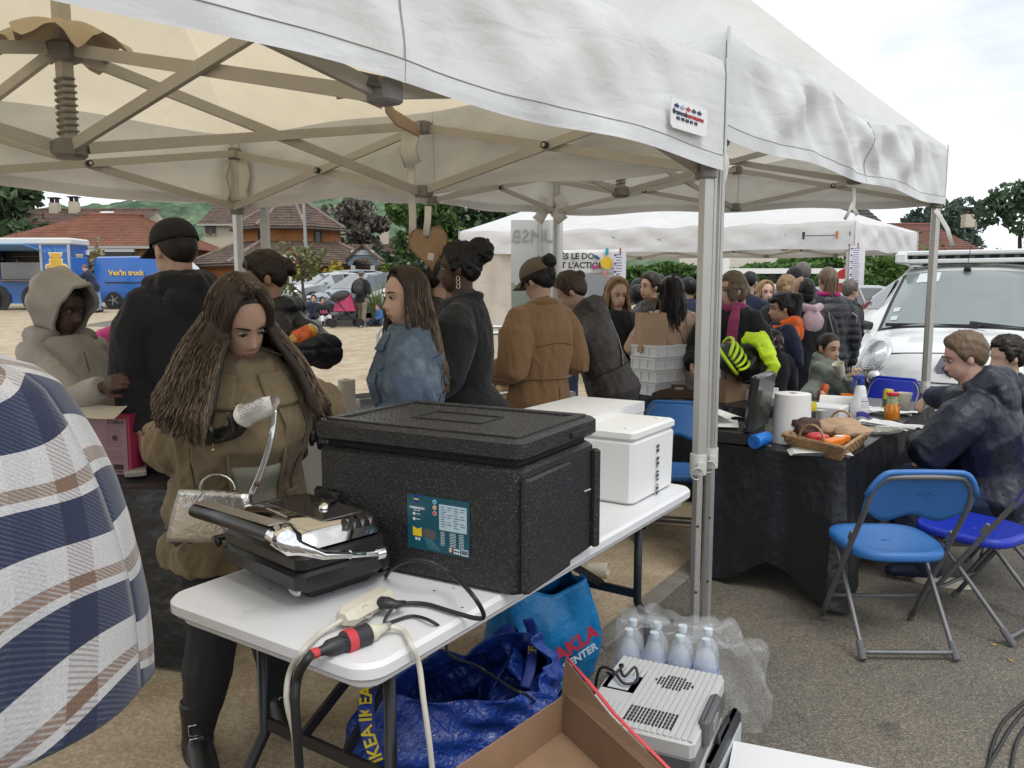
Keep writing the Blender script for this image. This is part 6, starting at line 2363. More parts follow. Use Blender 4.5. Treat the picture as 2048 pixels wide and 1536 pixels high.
cable('thick black cable hanging down beside the cream one',[e0-d*.03,pz(612,1322,zt1+.012),at(596,1352,1.70),at(590,1400,1.69),at(594,1470,1.70),at(600,1560,1.74)],.0105,M_CABB)
cable('cream cable from the taped connector over the front edge',[tp,pz(806,1262,zt1+.010),pz(822,1290,zt1+.008),at(838,1330,1.75),at(847,1400,1.74),at(858,1480,1.74),at(868,1570,1.76)],.0068,M_CABC)
cable('black cable looping up against the insulated box',[c-sd*.03+ax*.02,pz(800,1207,zt1+.01),pz(850,1208,zt1+.008),pz(905,1224,zt1+.008),pz(955,1237,zt1+.006),pz(967,1228,zt1+.03),pz(945,1190,zt1+.09),at(905,1150,2.03),at(860,1124,2.04),at(815,1122,2.07),at(785,1136,2.13),pz(772,1152,zt1+.006)],.0058,M_CABB)
cable('thin black cable dropping from the table into the blue bag',[c-sd*.02,pz(770,1246,zt1+.006),pz(825,1232,zt1+.005),pz(872,1248,zt1+.005),at(893,1275,1.98),at(900,1310,1.98),pz(960,1335,.43),pz(1020,1375,.43),pz(1050,1388,.42),at(1080,1408,2.35),at(1105,1405,2.5),pz(1125,1380,.3)],.0042,M_CABB)
def foam_box():
 o=pz(1265,1013,.744)
 t=thing('polystyrene_box','white polystyrene box with barcode strips at the far table end','polystyrene box',o,R(57))
 W_,D_,H=.395,.36,.285
 st_=mat('polystyrene',(.72,.72,.71),.7,fine=(240,.25),var=(3,.03))
 MB().box((W_/2,D_/2,H*.43),(W_,D_,H*.86),bev=.018,taper=(1.02,1.02)).build('tub',st_,t,smooth=35)
 L=MB().box((W_/2,D_/2,H*.93),(W_+.012,D_+.012,H*.14-.003),bev=.014).build('lid',st_,t,smooth=35)
 k=MB()
 for x,y in((.05,.05),(W_-.05,.05),(.05,D_-.05),(W_-.05,D_-.05)):
  k.ell((x,y,H),(.014,.014,.004),n=12,m=6)
 k.build('stud',st_,L,smooth=True)
 for k in range(4):
  b=MB()
  for j in range(9):
   if(j*5+k)%4:
    b.box((W_*.55,-.0055-.002,H*.86-.04-k*.055-j*.0045),(.022,.002,.0028 if j%3 else .004))
  b.build('barcode_strip',mat('print grey',(.06,.06,.065),.6),t)
foam_box()
def carton():
 q=pz(1167,838,1.05)
 t=thing('cake_carton','flat white pastry carton between the black and polystyrene boxes','carton',(q.x,q.y,.744),R(58))
 cd=mat('white card',(.70,.70,.70),.55,var=(2,.03))
 MB().box((.30,.17,.15),(.60,.34,.30)).build('body',cd,t)
 MB().box((.30,.17,.283),(.606,.346,.045)).build('lid',cd,t)
 f=MB()
 f.bar((.606,.0,.262),(.606,.34,.262),.002,.003)
 f.build('fold_line',mat('fold grey',(.4,.4,.4),.8),t)
carton()
def tarp_mat():
 t=NT('blue woven tarpaulin')
 co=t.n('TexCoord')
 v=t.n('TexVoronoi',i_Scale=15.,feature='F1',distance='CHEBYCHEV')
 n=t.n('TexNoise',i_Scale=34.,i_Detail=5.,i_Distortion=1.2)
 w=t.n('TexNoise',i_Scale=9.,i_Detail=4.,i_Distortion=2.)
 for q in(v,n,w):
  t.l(co.outputs['Object'],q.inputs['Vector'])
 t.l(t.ramp(n.outputs['Fac'],[(.3,(.008,.03,.19)),(.7,(.014,.055,.30))]),t.b.inputs['Base Color'])
 t.b.inputs['Roughness'].default_value=.27
 u=t.n('Bump',i_Strength=.9,i_Distance=.02)
 t.l(w.outputs['Fac'],u.inputs['Height'])
 u2=t.n('Bump',i_Strength=.7,i_Distance=.010)
 t.l(n.outputs['Fac'],u2.inputs['Height'])
 t.l(u.outputs[0],u2.inputs['Normal'])
 t.l(u2.outputs[0],t.b.inputs['Normal'])
 return t.m
M_TARP=tarp_mat()
def blue_bag():
 t=thing('tarpaulin_bag','big crinkled blue tarpaulin carrier bag open under the table','carrier bag',(0,0,0))
 rim=[pz(722,1400,.40),pz(1086,1388,.36),pz(1085,1262,.47),pz(880,1300,.36)]
 bot=[Vector((-.44,2.10,0)),Vector((.14,2.32,0)),Vector((.12,2.74,0)),Vector((-.40,2.62,0))]
 rg=random.Random(3)
 def edge(C,u):
  k=u*4
  i=int(k)%4
  f=k-int(k)
  f2=f*f*(3-2*f)*.5+f*.5
  return C[i].lerp(C[(i+1)%4],f2)
 ctr=sum(bot,Vector())/4
 def f(u,v):
  u=u%1
  p=edge(bot,u).lerp(edge(rim,u),v)
  out=(p-ctr)
  out.z=0
  out.normalize()
  bul=.07*math.sin(math.pi*min(1,v*1.05))+.02*math.sin(u*31+v*9)+.014*math.sin(u*57-v*15)+.01*math.sin(u*83+v*31)
  p=p+out*bul*(.4+.6*v)
  p.z=max(.004,p.z+.010*math.sin(u*44)*v+.012*math.sin(u*21+2)*v)
  return p
 mb=MB()
 mb.grid(f,110,34,wrap=True)
 o=mb.build('bag',M_TARP,t,smooth=True)
 solidify(o,.003,-1)
 MB().grid(lambda u,v:bot[0].lerp(bot[1],u).lerp(bot[3].lerp(bot[2],u),v)+Z3*.006,4,4).build('bottom',M_TARP,t)
 def g(u,v):
  p=pz(985,1312,.34).lerp(pz(1085,1380,.30),u)+Vector((.0,.02,.07-.24*v))
  return p+Vector((.05*math.sin(u*6+v*5),.05*math.sin(u*9-v*6)-.05*v,.03*math.sin(u*11+v*3)))
 MB().grid(g,24,18).build('folded_flap',M_TARP,t,smooth=True)
 st_=mat('strap blue',(.012,.035,.22),.6,fine=(250,.4))
 ye=mat('strap yellow',(.70,.52,.02),.6)
 sp=spline([pz(757,1372,.40)+Vector((-.01,-.01,.01)),at(733,1400,2.02),at(735,1450,1.98),at(748,1500,1.96),at(770,1555,1.95)],8)
 MB().tube(sp,[(.021,.002)]*len(sp),8,side=(1,.15,0)).build('handle',st_,t,smooth=True)
 for k,s_ in((9,'IKEA'),(22,'IKEA')):
  p,q=sp[k],sp[k+3]
  text(s_,.046,ye,frame(p+Vector((.001,-.004,0)),(p-q),Vector((1,.15,0))*-1),t,bold=.0010)
 sp=spline([pz(1056,1238,.50),at(1066,1270,2.52),at(1062,1330,2.44),at(1050,1375,2.38)],6)
 MB().tube(sp,[(.018,.002)]*len(sp),8,side=(1,.1,0)).build('handle',st_,t,smooth=True)
 text('IKEA',.036,ye,frame(sp[9]+Vector((0,-.005,0)),sp[5]-sp[12],(-1,-.1,0)),t,bold=.0008)
blue_bag()
def shop_bag():
 t=thing('shopping_bag','bright blue shop bag with red and white lettering under the table','shopping bag',(0,0,0))
 bl=mat('shop bag blue',(.008,.21,.50),.36,bump=(11,.6),fine=(50,.2))
 a,b=pz(1100,1398,0),pz(1190,1350,0)
 c,d=a+Vector((-.25,.30,0)),b+Vector((-.22,.28,0))
 ta,tb=at(1010,1190,2.86),at(1168,1165,3.02)
 tc,td=ta+Vector((.0,.12,.02)),tb+Vector((-.04,.12,.02))
 def edge(C,u):
  k=(u%1)*4
  i=int(k)%4
  return C[i].lerp(C[(i+1)%4],k-int(k))
 B_,T_=[a,b,d,c],[ta,tb,td,tc]
 ctr=sum(B_,Vector())/4
 def f(u,v):
  p=edge(B_,u).lerp(edge(T_,u),v)
  o=p-ctr
  o.z=0
  o=o.normalized()if o.length>0 else o
  p+=o*(.045*math.sin(math.pi*v)+.010*math.sin(u*37+v*6)*v+.007*math.sin(u*71-9*v))
  p.z=max(.004,p.z+.03*v*math.sin(u*25+1))
  return p
 o=bag_o=MB().grid(f,64,24,wrap=True).build('bag',bl,t,smooth=True)
 solidify(o,.002,-1)
 ear=[at(1168,1165,3.0),at(1178,1200,3.02),at(1190,1218,3.05),at(1172,1228,3.02)]
 MB().grid(lambda u,v:ear[0].lerp(ear[1],u).lerp(ear[3].lerp(ear[2],u),v)+Vector((0,.012*math.sin(u*7),0)),8,8).build('handle_tab',bl,t,smooth=True)
 X=(b-a).normalized()
 up=((ta+tb)/2-(a+b)/2).normalized()
 nn=X.cross(up)
 base=lambda px,py,dd:at(px,py,dd)
 cc=f(.125,.40)+nn*.020
 cc=at(1153,1288,cc.y-.02)
 xt=(at(1178,1268,cc.y+.03)-at(1118,1308,cc.y-.03)).normalized()
 wrap(text('AKLA',.080,mat('bag red',(.55,.03,.06),.5),frame(cc,xt,up),t,bold=.003),bag_o,nn,.003)
 cd=at(1160,1314,cc.y)
 wrap(text('CENTER',.044,mat('bag white',(.62,.70,.76),.5),frame(cd,xt,up),t,bold=.0012),bag_o,nn,.003)
 wrap(text('7 kg',.02,MATS['bag white'],frame(at(1128,1362,cc.y-.02),xt,up),t),bag_o,nn,.003)
shop_bag()
def cooler():
 c4=[Vector((.321,2.394,0)),Vector((.616,2.257,0)),Vector((.464,1.895,0)),Vector((.195,2.03,0))]
 t=thing('electric_cooler','grey electric cool box with ribbed vented lid and black lead','cool box',(.400,2.145,0),R(-25.5))
 gr,dg=mat('cooler grey',(.47,.47,.46),.5,fine=(200,.15)),mat('cooler dark grey',(.095,.092,.10),.5,fine=(200,.15))
 W_,D_,z=.315,.40,.425
 MB().box((0,0,.165),(W_-.02,D_-.02,.33),bev=.02).build('body',dg,t,smooth=35)
 MB().box((W_/2-.006,0,.18),(.014,D_-.07,.26),bev=.004).build('side_panel',gr,t)
 MB().box((0,0,.35),(W_+.005,D_+.005,.06),bev=.012).build('rim',dg,t,smooth=35)
 L=MB().box((0,0,.395),(W_,D_,.05),bev=.012).build('lid',gr,t,smooth=35)
 n=19
 for i in range(n):
  x=-W_/2+.012+i*(W_-.024)/(n-1)
  y0=-D_/2+.006
  y1=D_/2-.006
  if x<-W_/2+.095:
   MB().box((x,(y0+y1)/2-.135,.4212),(.0135,y1-y0-.27,.0045),bev=.002).build('rib',gr,L)
   MB().box((x,y1-.055,.4212),(.0135,.11,.0045),bev=.002).build('rib',gr,L)
  else:
   MB().box((x,0,.4212),(.0135,y1-y0,.0045),bev=.002).build('rib',gr,L)
 MB().box((-W_/2+.052,.055,.418),(.098,.145,.004)).build('socket_well',mat('well grey',(.30,.30,.32),.5),L)
 MB().box((-W_/2+.052,.035,.421),(.06,.09,.005),bev=.002).build('well_tray',mat('well pale',(.50,.52,.55),.4),L)
 v=MB()
 for i in range(14):
  for j in range(5):
   v.box((.005+(i-6.5)*.0095+.02,-.125+(j-2)*.017,.4232),(.006,.0145,.0014))
 o=v.build('vent_slot',mat('slot black',(.01,.01,.01),.7),L)
 o['kind']='stuff'
 v=MB()
 for i in range(12):
  for j in range(5):
   x,y=(i-5.5)*.0095,(j-2)*.0165
   if abs(x)/.055+abs(y)/.07<1.02:
    v.box((.035+x,.085+y,.4232),(.006,.0135,.0014))
 o=v.build('vent_slot',MATS['slot black'],L)
 o['kind']='stuff'
 H=MB().box((W_/2+.004,-.03,.40),(.03,.17,.075),bev=.01).build('latch',dg,t,smooth=35)
 MB().box((W_/2+.016,-.03,.40),(.012,.06,.03),bev=.004).build('latch_plate',mat('latch steel',(.3,.3,.29),.4,metal=.5),H)
 sp=spline([(-W_/2-.0,.06,.425),(-.13,.03,.44),(-.115,.07,.45),(-.13,.09,.44),(-.095,.02,.445),(-.075,.06,.46),(-.06,.03,.435),(-.09,.0,.435),(-.14,.05,.44),(-.19,.08,.42),(-.22,.12,.30),(-.24,.2,.12),(-.22,.28,.02)],6)
 MB().tube(sp,.0042,6).build('lead',M_CABB,t,smooth=True)
cooler()
def water_pack():
 t=thing('bottle_pack','shrink wrapped pack of water bottles beside the grey cool box','water bottles',(0,0,0))
 pet=mat('bottle plastic',(.74,.80,.83),.06,alpha=.34,spec=1.,coat=1.,bump=(50,.15))
 capm=mat('bottle cap',(.62,.70,.74),.4)
 lab=mat('bottle label',(.10,.16,.42),.4,var=(18,.5))
 prof=[(.030,0),(.042,.01),(.043,.06),(.039,.07),(.043,.08),(.0435,.10),(.041,.106),(.0435,.112),(.0435,.185),(.041,.191),(.0435,.197),(.0425,.225),(.036,.255),(.022,.277),(.0145,.287),(.0145,.30)]
 bm=MB().lathe(prof,16).mesh('bottle',pet)
 smooth_flags(bm,50)
 lm=MB().lathe([(.0442,.115),(.0442,.182)],16).mesh('label',lab)
 smooth_flags(lm,50)
 cm=MB().lathe([(.0150,.295),(.0160,.30),(.0160,.318),(.0,.319)],14).mesh('cap',capm)
 smooth_flags(cm,40)
 wl=MB().lathe([(.0449,.135),(.0449,.165)],10).mesh('band',mat('label pale',(.55,.60,.70),.4))
 o=pz(1258,1262,.31)
 o.z=0
 X,Y=Vector((.93,-.30,0)).normalized(),Vector((.30,.93,0)).normalized()
 for i in range(4):
  for j in range(2 if i<3 else 2):
   p=o+X*(.092*i)+Y*(.092*j)
   b=link('bottle',bm,t)
   b.location=p
   b.rotation_euler=(0,0,i*2.1+j)
   for me in(lm,cm,wl):
    link(me.name,me,b)
 film=mat('clear film',(.9,.92,.94),.08,trans=.0,alpha=.10,spec=1.,coat=1.,bump=(7,.7))
 def f(u,v):
  th_=u*2*math.pi
  cx,cy=.145,.046
  rx,ry=.20+.10*max(0,math.cos(th_)),.105
  rr=(1-.10*v**2)
  zz=.005+(.345-.07*max(0,math.cos(th_))**2)*min(1,v*1.25)
  k=1. if v<.8 else math.sqrt(max(0.,1-((v-.8)/.2)**2))
  se=lambda c:math.copysign(abs(c)**.6,c)
  x=cx+rx*rr*k*se(math.cos(th_))+(.05*max(0,math.cos(th_)))
  y=cy+ry*rr*k*se(math.sin(th_))
  w=.013*math.sin(th_*7+v*9)+.008*math.sin(th_*13-v*11)
  p=o+X*(x+w*math.cos(th_))+Y*(y+w*math.sin(th_))
  p.z=max(.004,zz+w*.8+(.02*math.sin(x*60)*math.sin(y*60+1)if v>.7 else 0))
  return p
 MB().grid(f,72,26,wrap=True).build('shrink_film',film,t,smooth=True)
water_pack()
def open_box():
 t=thing('open_carton','open brown cardboard carton with red printed flap at the bottom edge','carton',(0,0,0))
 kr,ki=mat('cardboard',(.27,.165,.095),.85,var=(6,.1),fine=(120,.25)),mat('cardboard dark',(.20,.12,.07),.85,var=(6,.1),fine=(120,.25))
 rd=mat('printed red',(.55,.05,.06),.45)
 c=pz(1125,1393,.46)
 xr,xl=Vector((math.cos(R(-63)),math.sin(R(-63)),0)),Vector((math.cos(R(-129)),math.sin(R(-129)),0))
 def wall(p,d,L,z0,z1,m,nm,lean=0.,ztip=None):
  n_=d.cross(Z3)
  a=p+Z3*(z0-p.z)
  vs=[a,a+d*L,a+d*L+Z3*(z1-z0)+n_*lean,a+Z3*((ztip or z1)-z0)+n_*lean]
  o=MB().add(vs,[(0,1,2,3)]).build(nm,m,t)
  solidify(o,.004,0)
  return o
 wall(c,xl,.42,.36,.46,kr,'side')
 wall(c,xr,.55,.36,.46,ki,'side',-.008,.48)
 wall(c+xr*.55,xl,.42,.36,.46,kr,'side')
 wall(c+xl*.42,xr,.55,.36,.46,kr,'side')
 fl=MB().add([c-Z3*.10,c+xr*.55-Z3*.10,c+xr*.55+xl*.42-Z3*.10,c+xl*.42-Z3*.10],[(0,1,2,3)]).build('bottom',kr,t)
 e0=c+Z3*.015
 tip=at(1131,1318,c.y+.01)
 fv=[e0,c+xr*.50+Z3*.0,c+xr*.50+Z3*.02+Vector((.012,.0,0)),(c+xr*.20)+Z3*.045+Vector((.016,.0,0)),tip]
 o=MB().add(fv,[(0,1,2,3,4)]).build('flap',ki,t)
 solidify(o,.004,0)
 MB().tube([fv[4]+Vector((.004,0,.003)),fv[4].lerp(fv[3],.45)+Vector((.010,0,.004)),fv[3]+Vector((.010,0,.004)),fv[2]+Vector((.008,0,.003))],[(.003,.004),(.006,.003),(.006,.003),(.005,.003)],6).build('printed_edge',rd,o,smooth=True)
 MB().box(c+xr*.27+xl*.21-Z3*.28,(.40,.32,.34),Matrix.Rotation(math.atan2(xr.y,xr.x),3,'Z')).build('lower_carton',kr,t)
open_box()
q=pz(1478,1486,.25)
wb=thing('white_carton','white carton cut off by the bottom edge beside the cool box','carton',(q.x,q.y,0),R(-21))
MB().box((.19,-.16,.115),(.40,.32,.23)).build('body',mat('white card',(.7,.7,.7),.5),wb)
MB().box((.19,-.16,.24),(.41,.33,.022)).build('lid',MATS['white card'],wb)
bc_=thing('black_case','slim black case standing between the cool box and white carton','case',(.60,2.16,0),R(62))
MB().box((0,0,.15),(.34,.035,.29),bev=.015).build('shell',M_PLB,bc_,smooth=35)
MB().box((0,-.019,.15),(.30,.004,.22)).build('label',mat('label pale grey',(.5,.52,.55),.5),bc_)
MB().tube([(-.06,0,.29),(-.055,0,.315),(.055,0,.315),(.06,0,.29)],.007,8).build('handle',M_PLB,bc_,smooth=True)
def paper_cup(label,p,s=1.,rx=0.,rz=0.,c=(.66,.62,.50),mark=True,parent=None):
 t=thing('paper_cup',label,'cup',p,rz)
 if rx:
  t.rotation_euler=(rx,0,rz)
 m=mat('cup card %.2f'%c[0],c,.55)
 MB().lathe([(.0,.004),(.027*s,.004),(.027*s,0),(.0285*s,.002),(.0385*s,.092*s),(.0405*s,.095*s),(.0405*s,.098*s),(.0375*s,.096*s),(.0270*s,.010*s),(0,.009*s)],26).build('shell',m,t,smooth=45)
 if mark:
  k=MB()
  for i in range(3):
   k.tube([(.0305*s*math.cos(a)*(1+.12*i*.3),.0305*s*math.sin(a)*(1+.12*i*.3),(.03+.012*i)*s)for a in[R(-80+q*6)for q in range(6)]],.0035,4)
  k.build('printed_mark',mat('cup print',(.05,.05,.04),.6),t)
 return t
p=pz(1192,1150,.0)
paper_cup('paper cup lying on the sand under the table end',(p.x-.045,p.y,.037),1.15,R(90),R(72))
for i,pp in enumerate((((2060,1395),(2010,1440),(1985,1490),(1975,1545)),((2060,1410),(2025,1450),(1995,1500),(1968,1545)),((2070,1430),(2035,1480),(2020,1545)))):
 cable(('upper black cable running off the lower right corner','middle black cable running off the lower right corner','lowest black cable running off the lower right corner')[i],[pz(x,y,.006)for x,y in pp],.006,M_CABB,group='black cables in the lower right corner')
#  chairs
M_TUBE=mat('grey chair tube',(.16,.16,.165),.45,metal=.45,var=(8,.12))
M_FOOTCAP=mat('grey rubber cap',(.12,.12,.125),.8)
def chair(label,loc,rz,c,group='blue folding chairs'):
 t=thing('folding_chair',label,'chair',loc,rz,group)
 m=mat('chair plastic %.3f'%c[1],c,.38,fine=(180,.12),var=(5,.05))
 lx=.212
 f0,top=Vector((lx,.20,.02)),Vector((.205,-.245,.70))
 path=[Vector((lx,.20,.015)),Vector((.21,-.02,.36)),Vector((.207,-.205,.64)),Vector((.20,-.248,.735)),Vector((.165,-.268,.785)),Vector((.12,-.275,.80))]
 full=path+[Vector((-p.x,p.y,p.z))for p in path[::-1]]
 MB().tube(spline(full,4),.0118,10).build('back_frame',M_TUBE,t,smooth=True)
 MB().tube([(lx,.115,.155),(-lx,.115,.155)],.009,8).build('crossbar',M_TUBE,t,smooth=True)
 leg=[Vector((.190,.125,.415)),Vector((.190,-.07,.20)),Vector((.190,-.20,.055)),Vector((.18,-.212,.040)),Vector((.155,-.216,.036))]
 full=leg+[Vector((-p.x,p.y,p.z))for p in leg[::-1]]
 MB().tube(spline(full,4),.0105,10).build('rear_leg',M_TUBE,t,smooth=True)
 for s in(-1,1):
  MB().tube([(s*.193,-.185,.07),(s*.195,-.238,.012)],[.0145,.016],10).build('rubber_cap',M_FOOTCAP,t,smooth=35)
  MB().tube([(s*lx,.19,.03),(s*lx,.205,.004)],[.0145,.017],10).build('rubber_cap',M_FOOTCAP,t,smooth=35)
  MB().box((s*.21,-.10,.50),(.018,.03,.05),rot('X',32)).build('bracket',M_TUBE,t)
 def se(u,v):
  a=u*2*math.pi
  wx=.205*(1+.06*math.sin(a))
  x=wx*math.copysign(abs(math.cos(a))**.55,math.cos(a))
  y=.045+.205*math.copysign(abs(math.sin(a))**.62,math.sin(a))
  if v<.7:
   k=v/.7
   return Vector((x*k,.045+(y-.045)*k,.432+.016*k**3+.010*(y-.045)*2*k))
  k=(v-.7)/.3
  return Vector((x*(1+.02*math.sin(k*3.1)),.045+(y-.045)*(1+.02*math.sin(k*3.1)),.448+.02*(y-.045)-.034*k))
 o=MB().grid(se,48,14,wrap=True).build('seat',m,t,smooth=True)
 solidify(o,.005,-1)
 def bk(u,v):
  x=-.222+.444*u
  e=abs(2*u-1)
  zt_=.818-.10*max(0,(e-.62)/.38)**2.2
  zl_=.605+.016*math.cos(u*4*math.pi)+.03*e**4
  z=zl_+(zt_-zl_)*v
  y=-.180-(z-.60)*.45-.012+.028*(1-e**2)*1.0
  return Vector((x,y,z))
 o=MB().grid(bk,30,10).build('backrest',m,t,smooth=True)
 solidify(o,.006,0)
 n=30
 MB().tube([bk(i/n,1.)+Vector((0,-.006,.002))for i in range(n+1)],.0125,8).build('back_rim',m,t,smooth=True)
 return t
CB1,CB2=(.030,.15,.43),(.012,.032,.42)
c1=chair('mid blue folding chair standing empty in front of the black cloth table',(1.67,3.45,0),R(-1),CB1)
mk=MB()
for i in range(5):
 mk.bar((-.03+i*.014,-.277,.725+.006*(i%2)),(-.018+i*.014,-.2775,.735-.008*(i%3)),.002,.003)
mk.build('marker_scrawl',M_PLB,c1)
c2=chair('darker blue empty folding chair behind the mid blue one at the right edge',(2.205,3.66,0),R(36),CB2)
dup(c2,(2.66,4.18,0),R(56),'dark blue folding chair under the seated man in the black jacket')
dup(c2,(2.98,6.50,0),R(128),'bright blue folding chair behind the jar and the paper cup')
dup(c1,(1.02,4.95,0),R(165),'blue folding chair between the polystyrene box and the gazebo leg')
dup(c2,(3.02,4.95,0),R(60),'dark blue folding chair under the curly haired person at the right edge')
#  people
C_BLACK=cloth('black cloth',(.019,.019,.022),.9,fold=.6)
C_BLACK2=cloth('black sweat cloth',(.019,.019,.023),.95,fold=.6)
C_NYLON=mat('black nylon',(.013,.014,.018),.42,bump=(14,.5),fine=(200,.15),spec=.4)
C_NAVY=cloth('navy cloth',(.018,.024,.05))
C_DENIM=cloth('dark denim',(.022,.035,.075),amt=.25)
C_JEAN=cloth('mid denim',(.07,.13,.24),amt=.3)
C_LJEAN=cloth('light denim',(.18,.28,.42),amt=.25)
C_KHAKI=cloth('khaki drill',(.185,.14,.08),.85,.18,fold=.6)
C_WHITE=cloth('white cloth',(.66,.66,.68),amt=.06)
C_CAMEL=cloth('camel wool',(.27,.155,.075),amt=.08)
C_BEIGE=cloth('beige wool',(.52,.35,.26),amt=.08)
C_BROWN=mat('dark brown gabardine',(.045,.036,.033),.55,bump=(10,.5),fine=(300,.2),var=(5,.15))
C_GREY=cloth('grey marl',(.34,.325,.30),amt=.22)
C_SAGE=cloth('sage sweat',(.21,.235,.20),amt=.1)
C_DGREEN=cloth('dark green sweat',(.025,.045,.042))
C_OLIVE=cloth('olive wool',(.07,.066,.045))
C_TAUPE=cloth('taupe chino',(.20,.165,.115))
C_PINK=cloth('magenta knit',(.30,.045,.13),amt=.2)
C_ORANGE=cloth('orange fleece',(.75,.13,.02))
C_BLUE=cloth('royal blue cotton',(.018,.028,.26))
C_ROSE=cloth('pale pink fleece',(.55,.40,.43))
SH_BLACK=dict(m=mat('black leather',(.012,.012,.013),.4,bump=(40,.3)),boot=True)
SH_WHITE=dict(m=mat('white trainer',(.55,.54,.51),.6),sole=mat('sole white',(.6,.58,.52),.7))
SH_BLUE=dict(m=mat('pale blue trainer',(.20,.33,.55),.6),sole=mat('sole white',(.6,.58,.52),.7))
SH_NAVY=dict(m=mat('navy trainer',(.012,.018,.05),.6),sole=mat('sole cream',(.58,.54,.44),.7))
def spot(px,top,Y):
 p=at(px,top,Y)
 return p.x,Y,p.z-terr(p.x,Y)
def who(label,px,py,Y,yaw,**k):
 x,y,h=spot(px,py,Y)
 dh=k.pop('dh',0.)
 return person(label,x,y,yaw,h=h+dh,**k)
BUN=(((0,-.11,.075),(.045,.045,.042)),)
LOWBUN=(((0,-.125,-.01),(.040,.036,.04)),)
mx,my=-.925,2.66
q=person('woman in khaki jacket and black gloves studying a wrapped hot dog',mx,my,-150,h=1.59,lod=0,sk='tan',lean=11,head=(16,27,6),g=1.36,arms=([at(322,905,2.62),at(420,868,2.42)],[at(655,815,2.98),at(628,846,2.80)]),legs=(((.06,-.03,.285),(.075,-.03,.05)),((.07,.05,.285),(.11,.05,.05))),top=dict(m=C_KHAKI,hem=.41,grow=.024,flare=.018,sleeve=(.80,.90),arm=1.75,fold=.011,fscale=15.,bust=1.6,name='jacket',vox=1.1),pants=dict(m=mat('black legging',(.012,.012,.014),.75,bump=(12,.4),fine=(300,.2)),grow=.004),shoes=SH_BLACK,hands=False,hair=dict(style='long',c='balayage',len=.30,face=50,part=.010,out=.075,fwd=.03,settle=.09,n=2600,w=.0026,top=.015),brow=(.012,.008,.006),lips=(.34,.14,.11))
Mw=Matrix.Translation((mx,my,0))@Matrix.Rotation(R(-150),4,'Z')
Mwi=Mw.inverted()
def L(p):
 return Mwi@Vector(p)
def glove(q,w,d,n,side,curl,s,nm='glove'):
 b=MB()
 hand_shape(b,w,d,n,side,curl,s,thick=1.18,spread=.2)
 b.tube([w-d.normalized()*.050,w-d.normalized()*.015,w+d.normalized()*.01],[.030,.026,.026],12)
 me=remesh(b,.0048,2)
 folds(me,.0012,60,4)
 me.materials.append(mat('nitrile black',(.012,.012,.013),.38,bump=(50,.4)))
 smooth_flags(me)
 return link(nm,me,q.root)
wR,wL=L(at(426,870,2.42)),L(at(628,846,2.80))
dR=(L(at(540,852,2.30))-wR)
glove(q,wR,dR,Mwi.to_3x3()@Vector((-.15,-.25,.95)),1,40,1.25)
glove(q,wL,L(at(650,868,2.66))-wL,Vector((0,0,-1)),1,42,1.05)
fa=MB().tube([q.el[-1].lerp(wR,.35),q.el[-1].lerp(wR,.75),wR],[.041,.035,.028],12)
fa.build('forearm',skin('skin tan',SK['tan']),q.body,smooth=True)
br_d=(wR-q.el[-1]).normalized()
bc_=q.el[-1].lerp(wR,.80)
u_=br_d.orthogonal().normalized()
v_=br_d.cross(u_)
b=MB().tube([bc_+u_*.034*math.cos(a)+v_*.034*math.sin(a)for a in[k*math.pi/10 for k in range(20)]],.0012,5,closed=True)
dn=L(at(425,872,2.36))
b.tube([dn+Vector((0,0,-.004-.006*k))for k in range(6)],.0014,5)
b.ell(dn+Vector((0,0,-.042)),(.005,.003,.005),n=8,m=5)
b.build('bracelet',mat('gold',(.75,.50,.22),.25,metal=1.),q.root,smooth=True)
def flap(nm,pts,m,th=.004,par=None,n=8):
 a,b_,c,d=[Vector(p)for p in pts]
 o=MB().grid(lambda u,v:a.lerp(b_,u).lerp(d.lerp(c,u),v)+Vector((0,0,.006*math.sin(u*3.1))),n,n).build(nm,m,par or q.root,smooth=True)
 solidify(o,th,0)
 return o
bv=bvh(q.top)
sage=cloth('sage rib top',(.30,.29,.225))
T=q.T
panel('top',q,bv,-.075,.004,.425,.66,sage,.1,.004,.006,skew=.03)
for s in(-1,1):
 fx=-.076 if s<0 else .006
 MB().tube([on(bv,q,(fx+.03*min(1,max(0,(z_-.425)/.235))+(s*.004 if k%2 else 0),.1,z_),.006)for k,z_ in enumerate((.80,.74,.68,.62,.56,.50,.44,.415))],[(.006,.012)]*8,8,side=(1,0,0)).build('placket',C_KHAKI,q.root,smooth=True)
 panel('collar',q,bv,s*.020,s*.088,.775,.832,C_KHAKI,.075,.010,.007)
 MB().tube([on(bv,q,(s*.062,.0,.87),.004),on(bv,q,(s*.095,.0,.85),.006),T((s*.118,.0,.842))],[(.022,.005),(.022,.005),(.018,.005)],8,side=(0,1,0)).build('epaulette',C_KHAKI,q.root,smooth=True)
 panel('pocket_flap',q,bv,s*.062,s*.125,.535,.575,C_KHAKI,.07,.006,.006)
 seam('seam',q,bv,[(s*.10,.08,.78-.03*k)for k in range(11)],mat('khaki seam',(.07,.05,.028),.9),.0022)
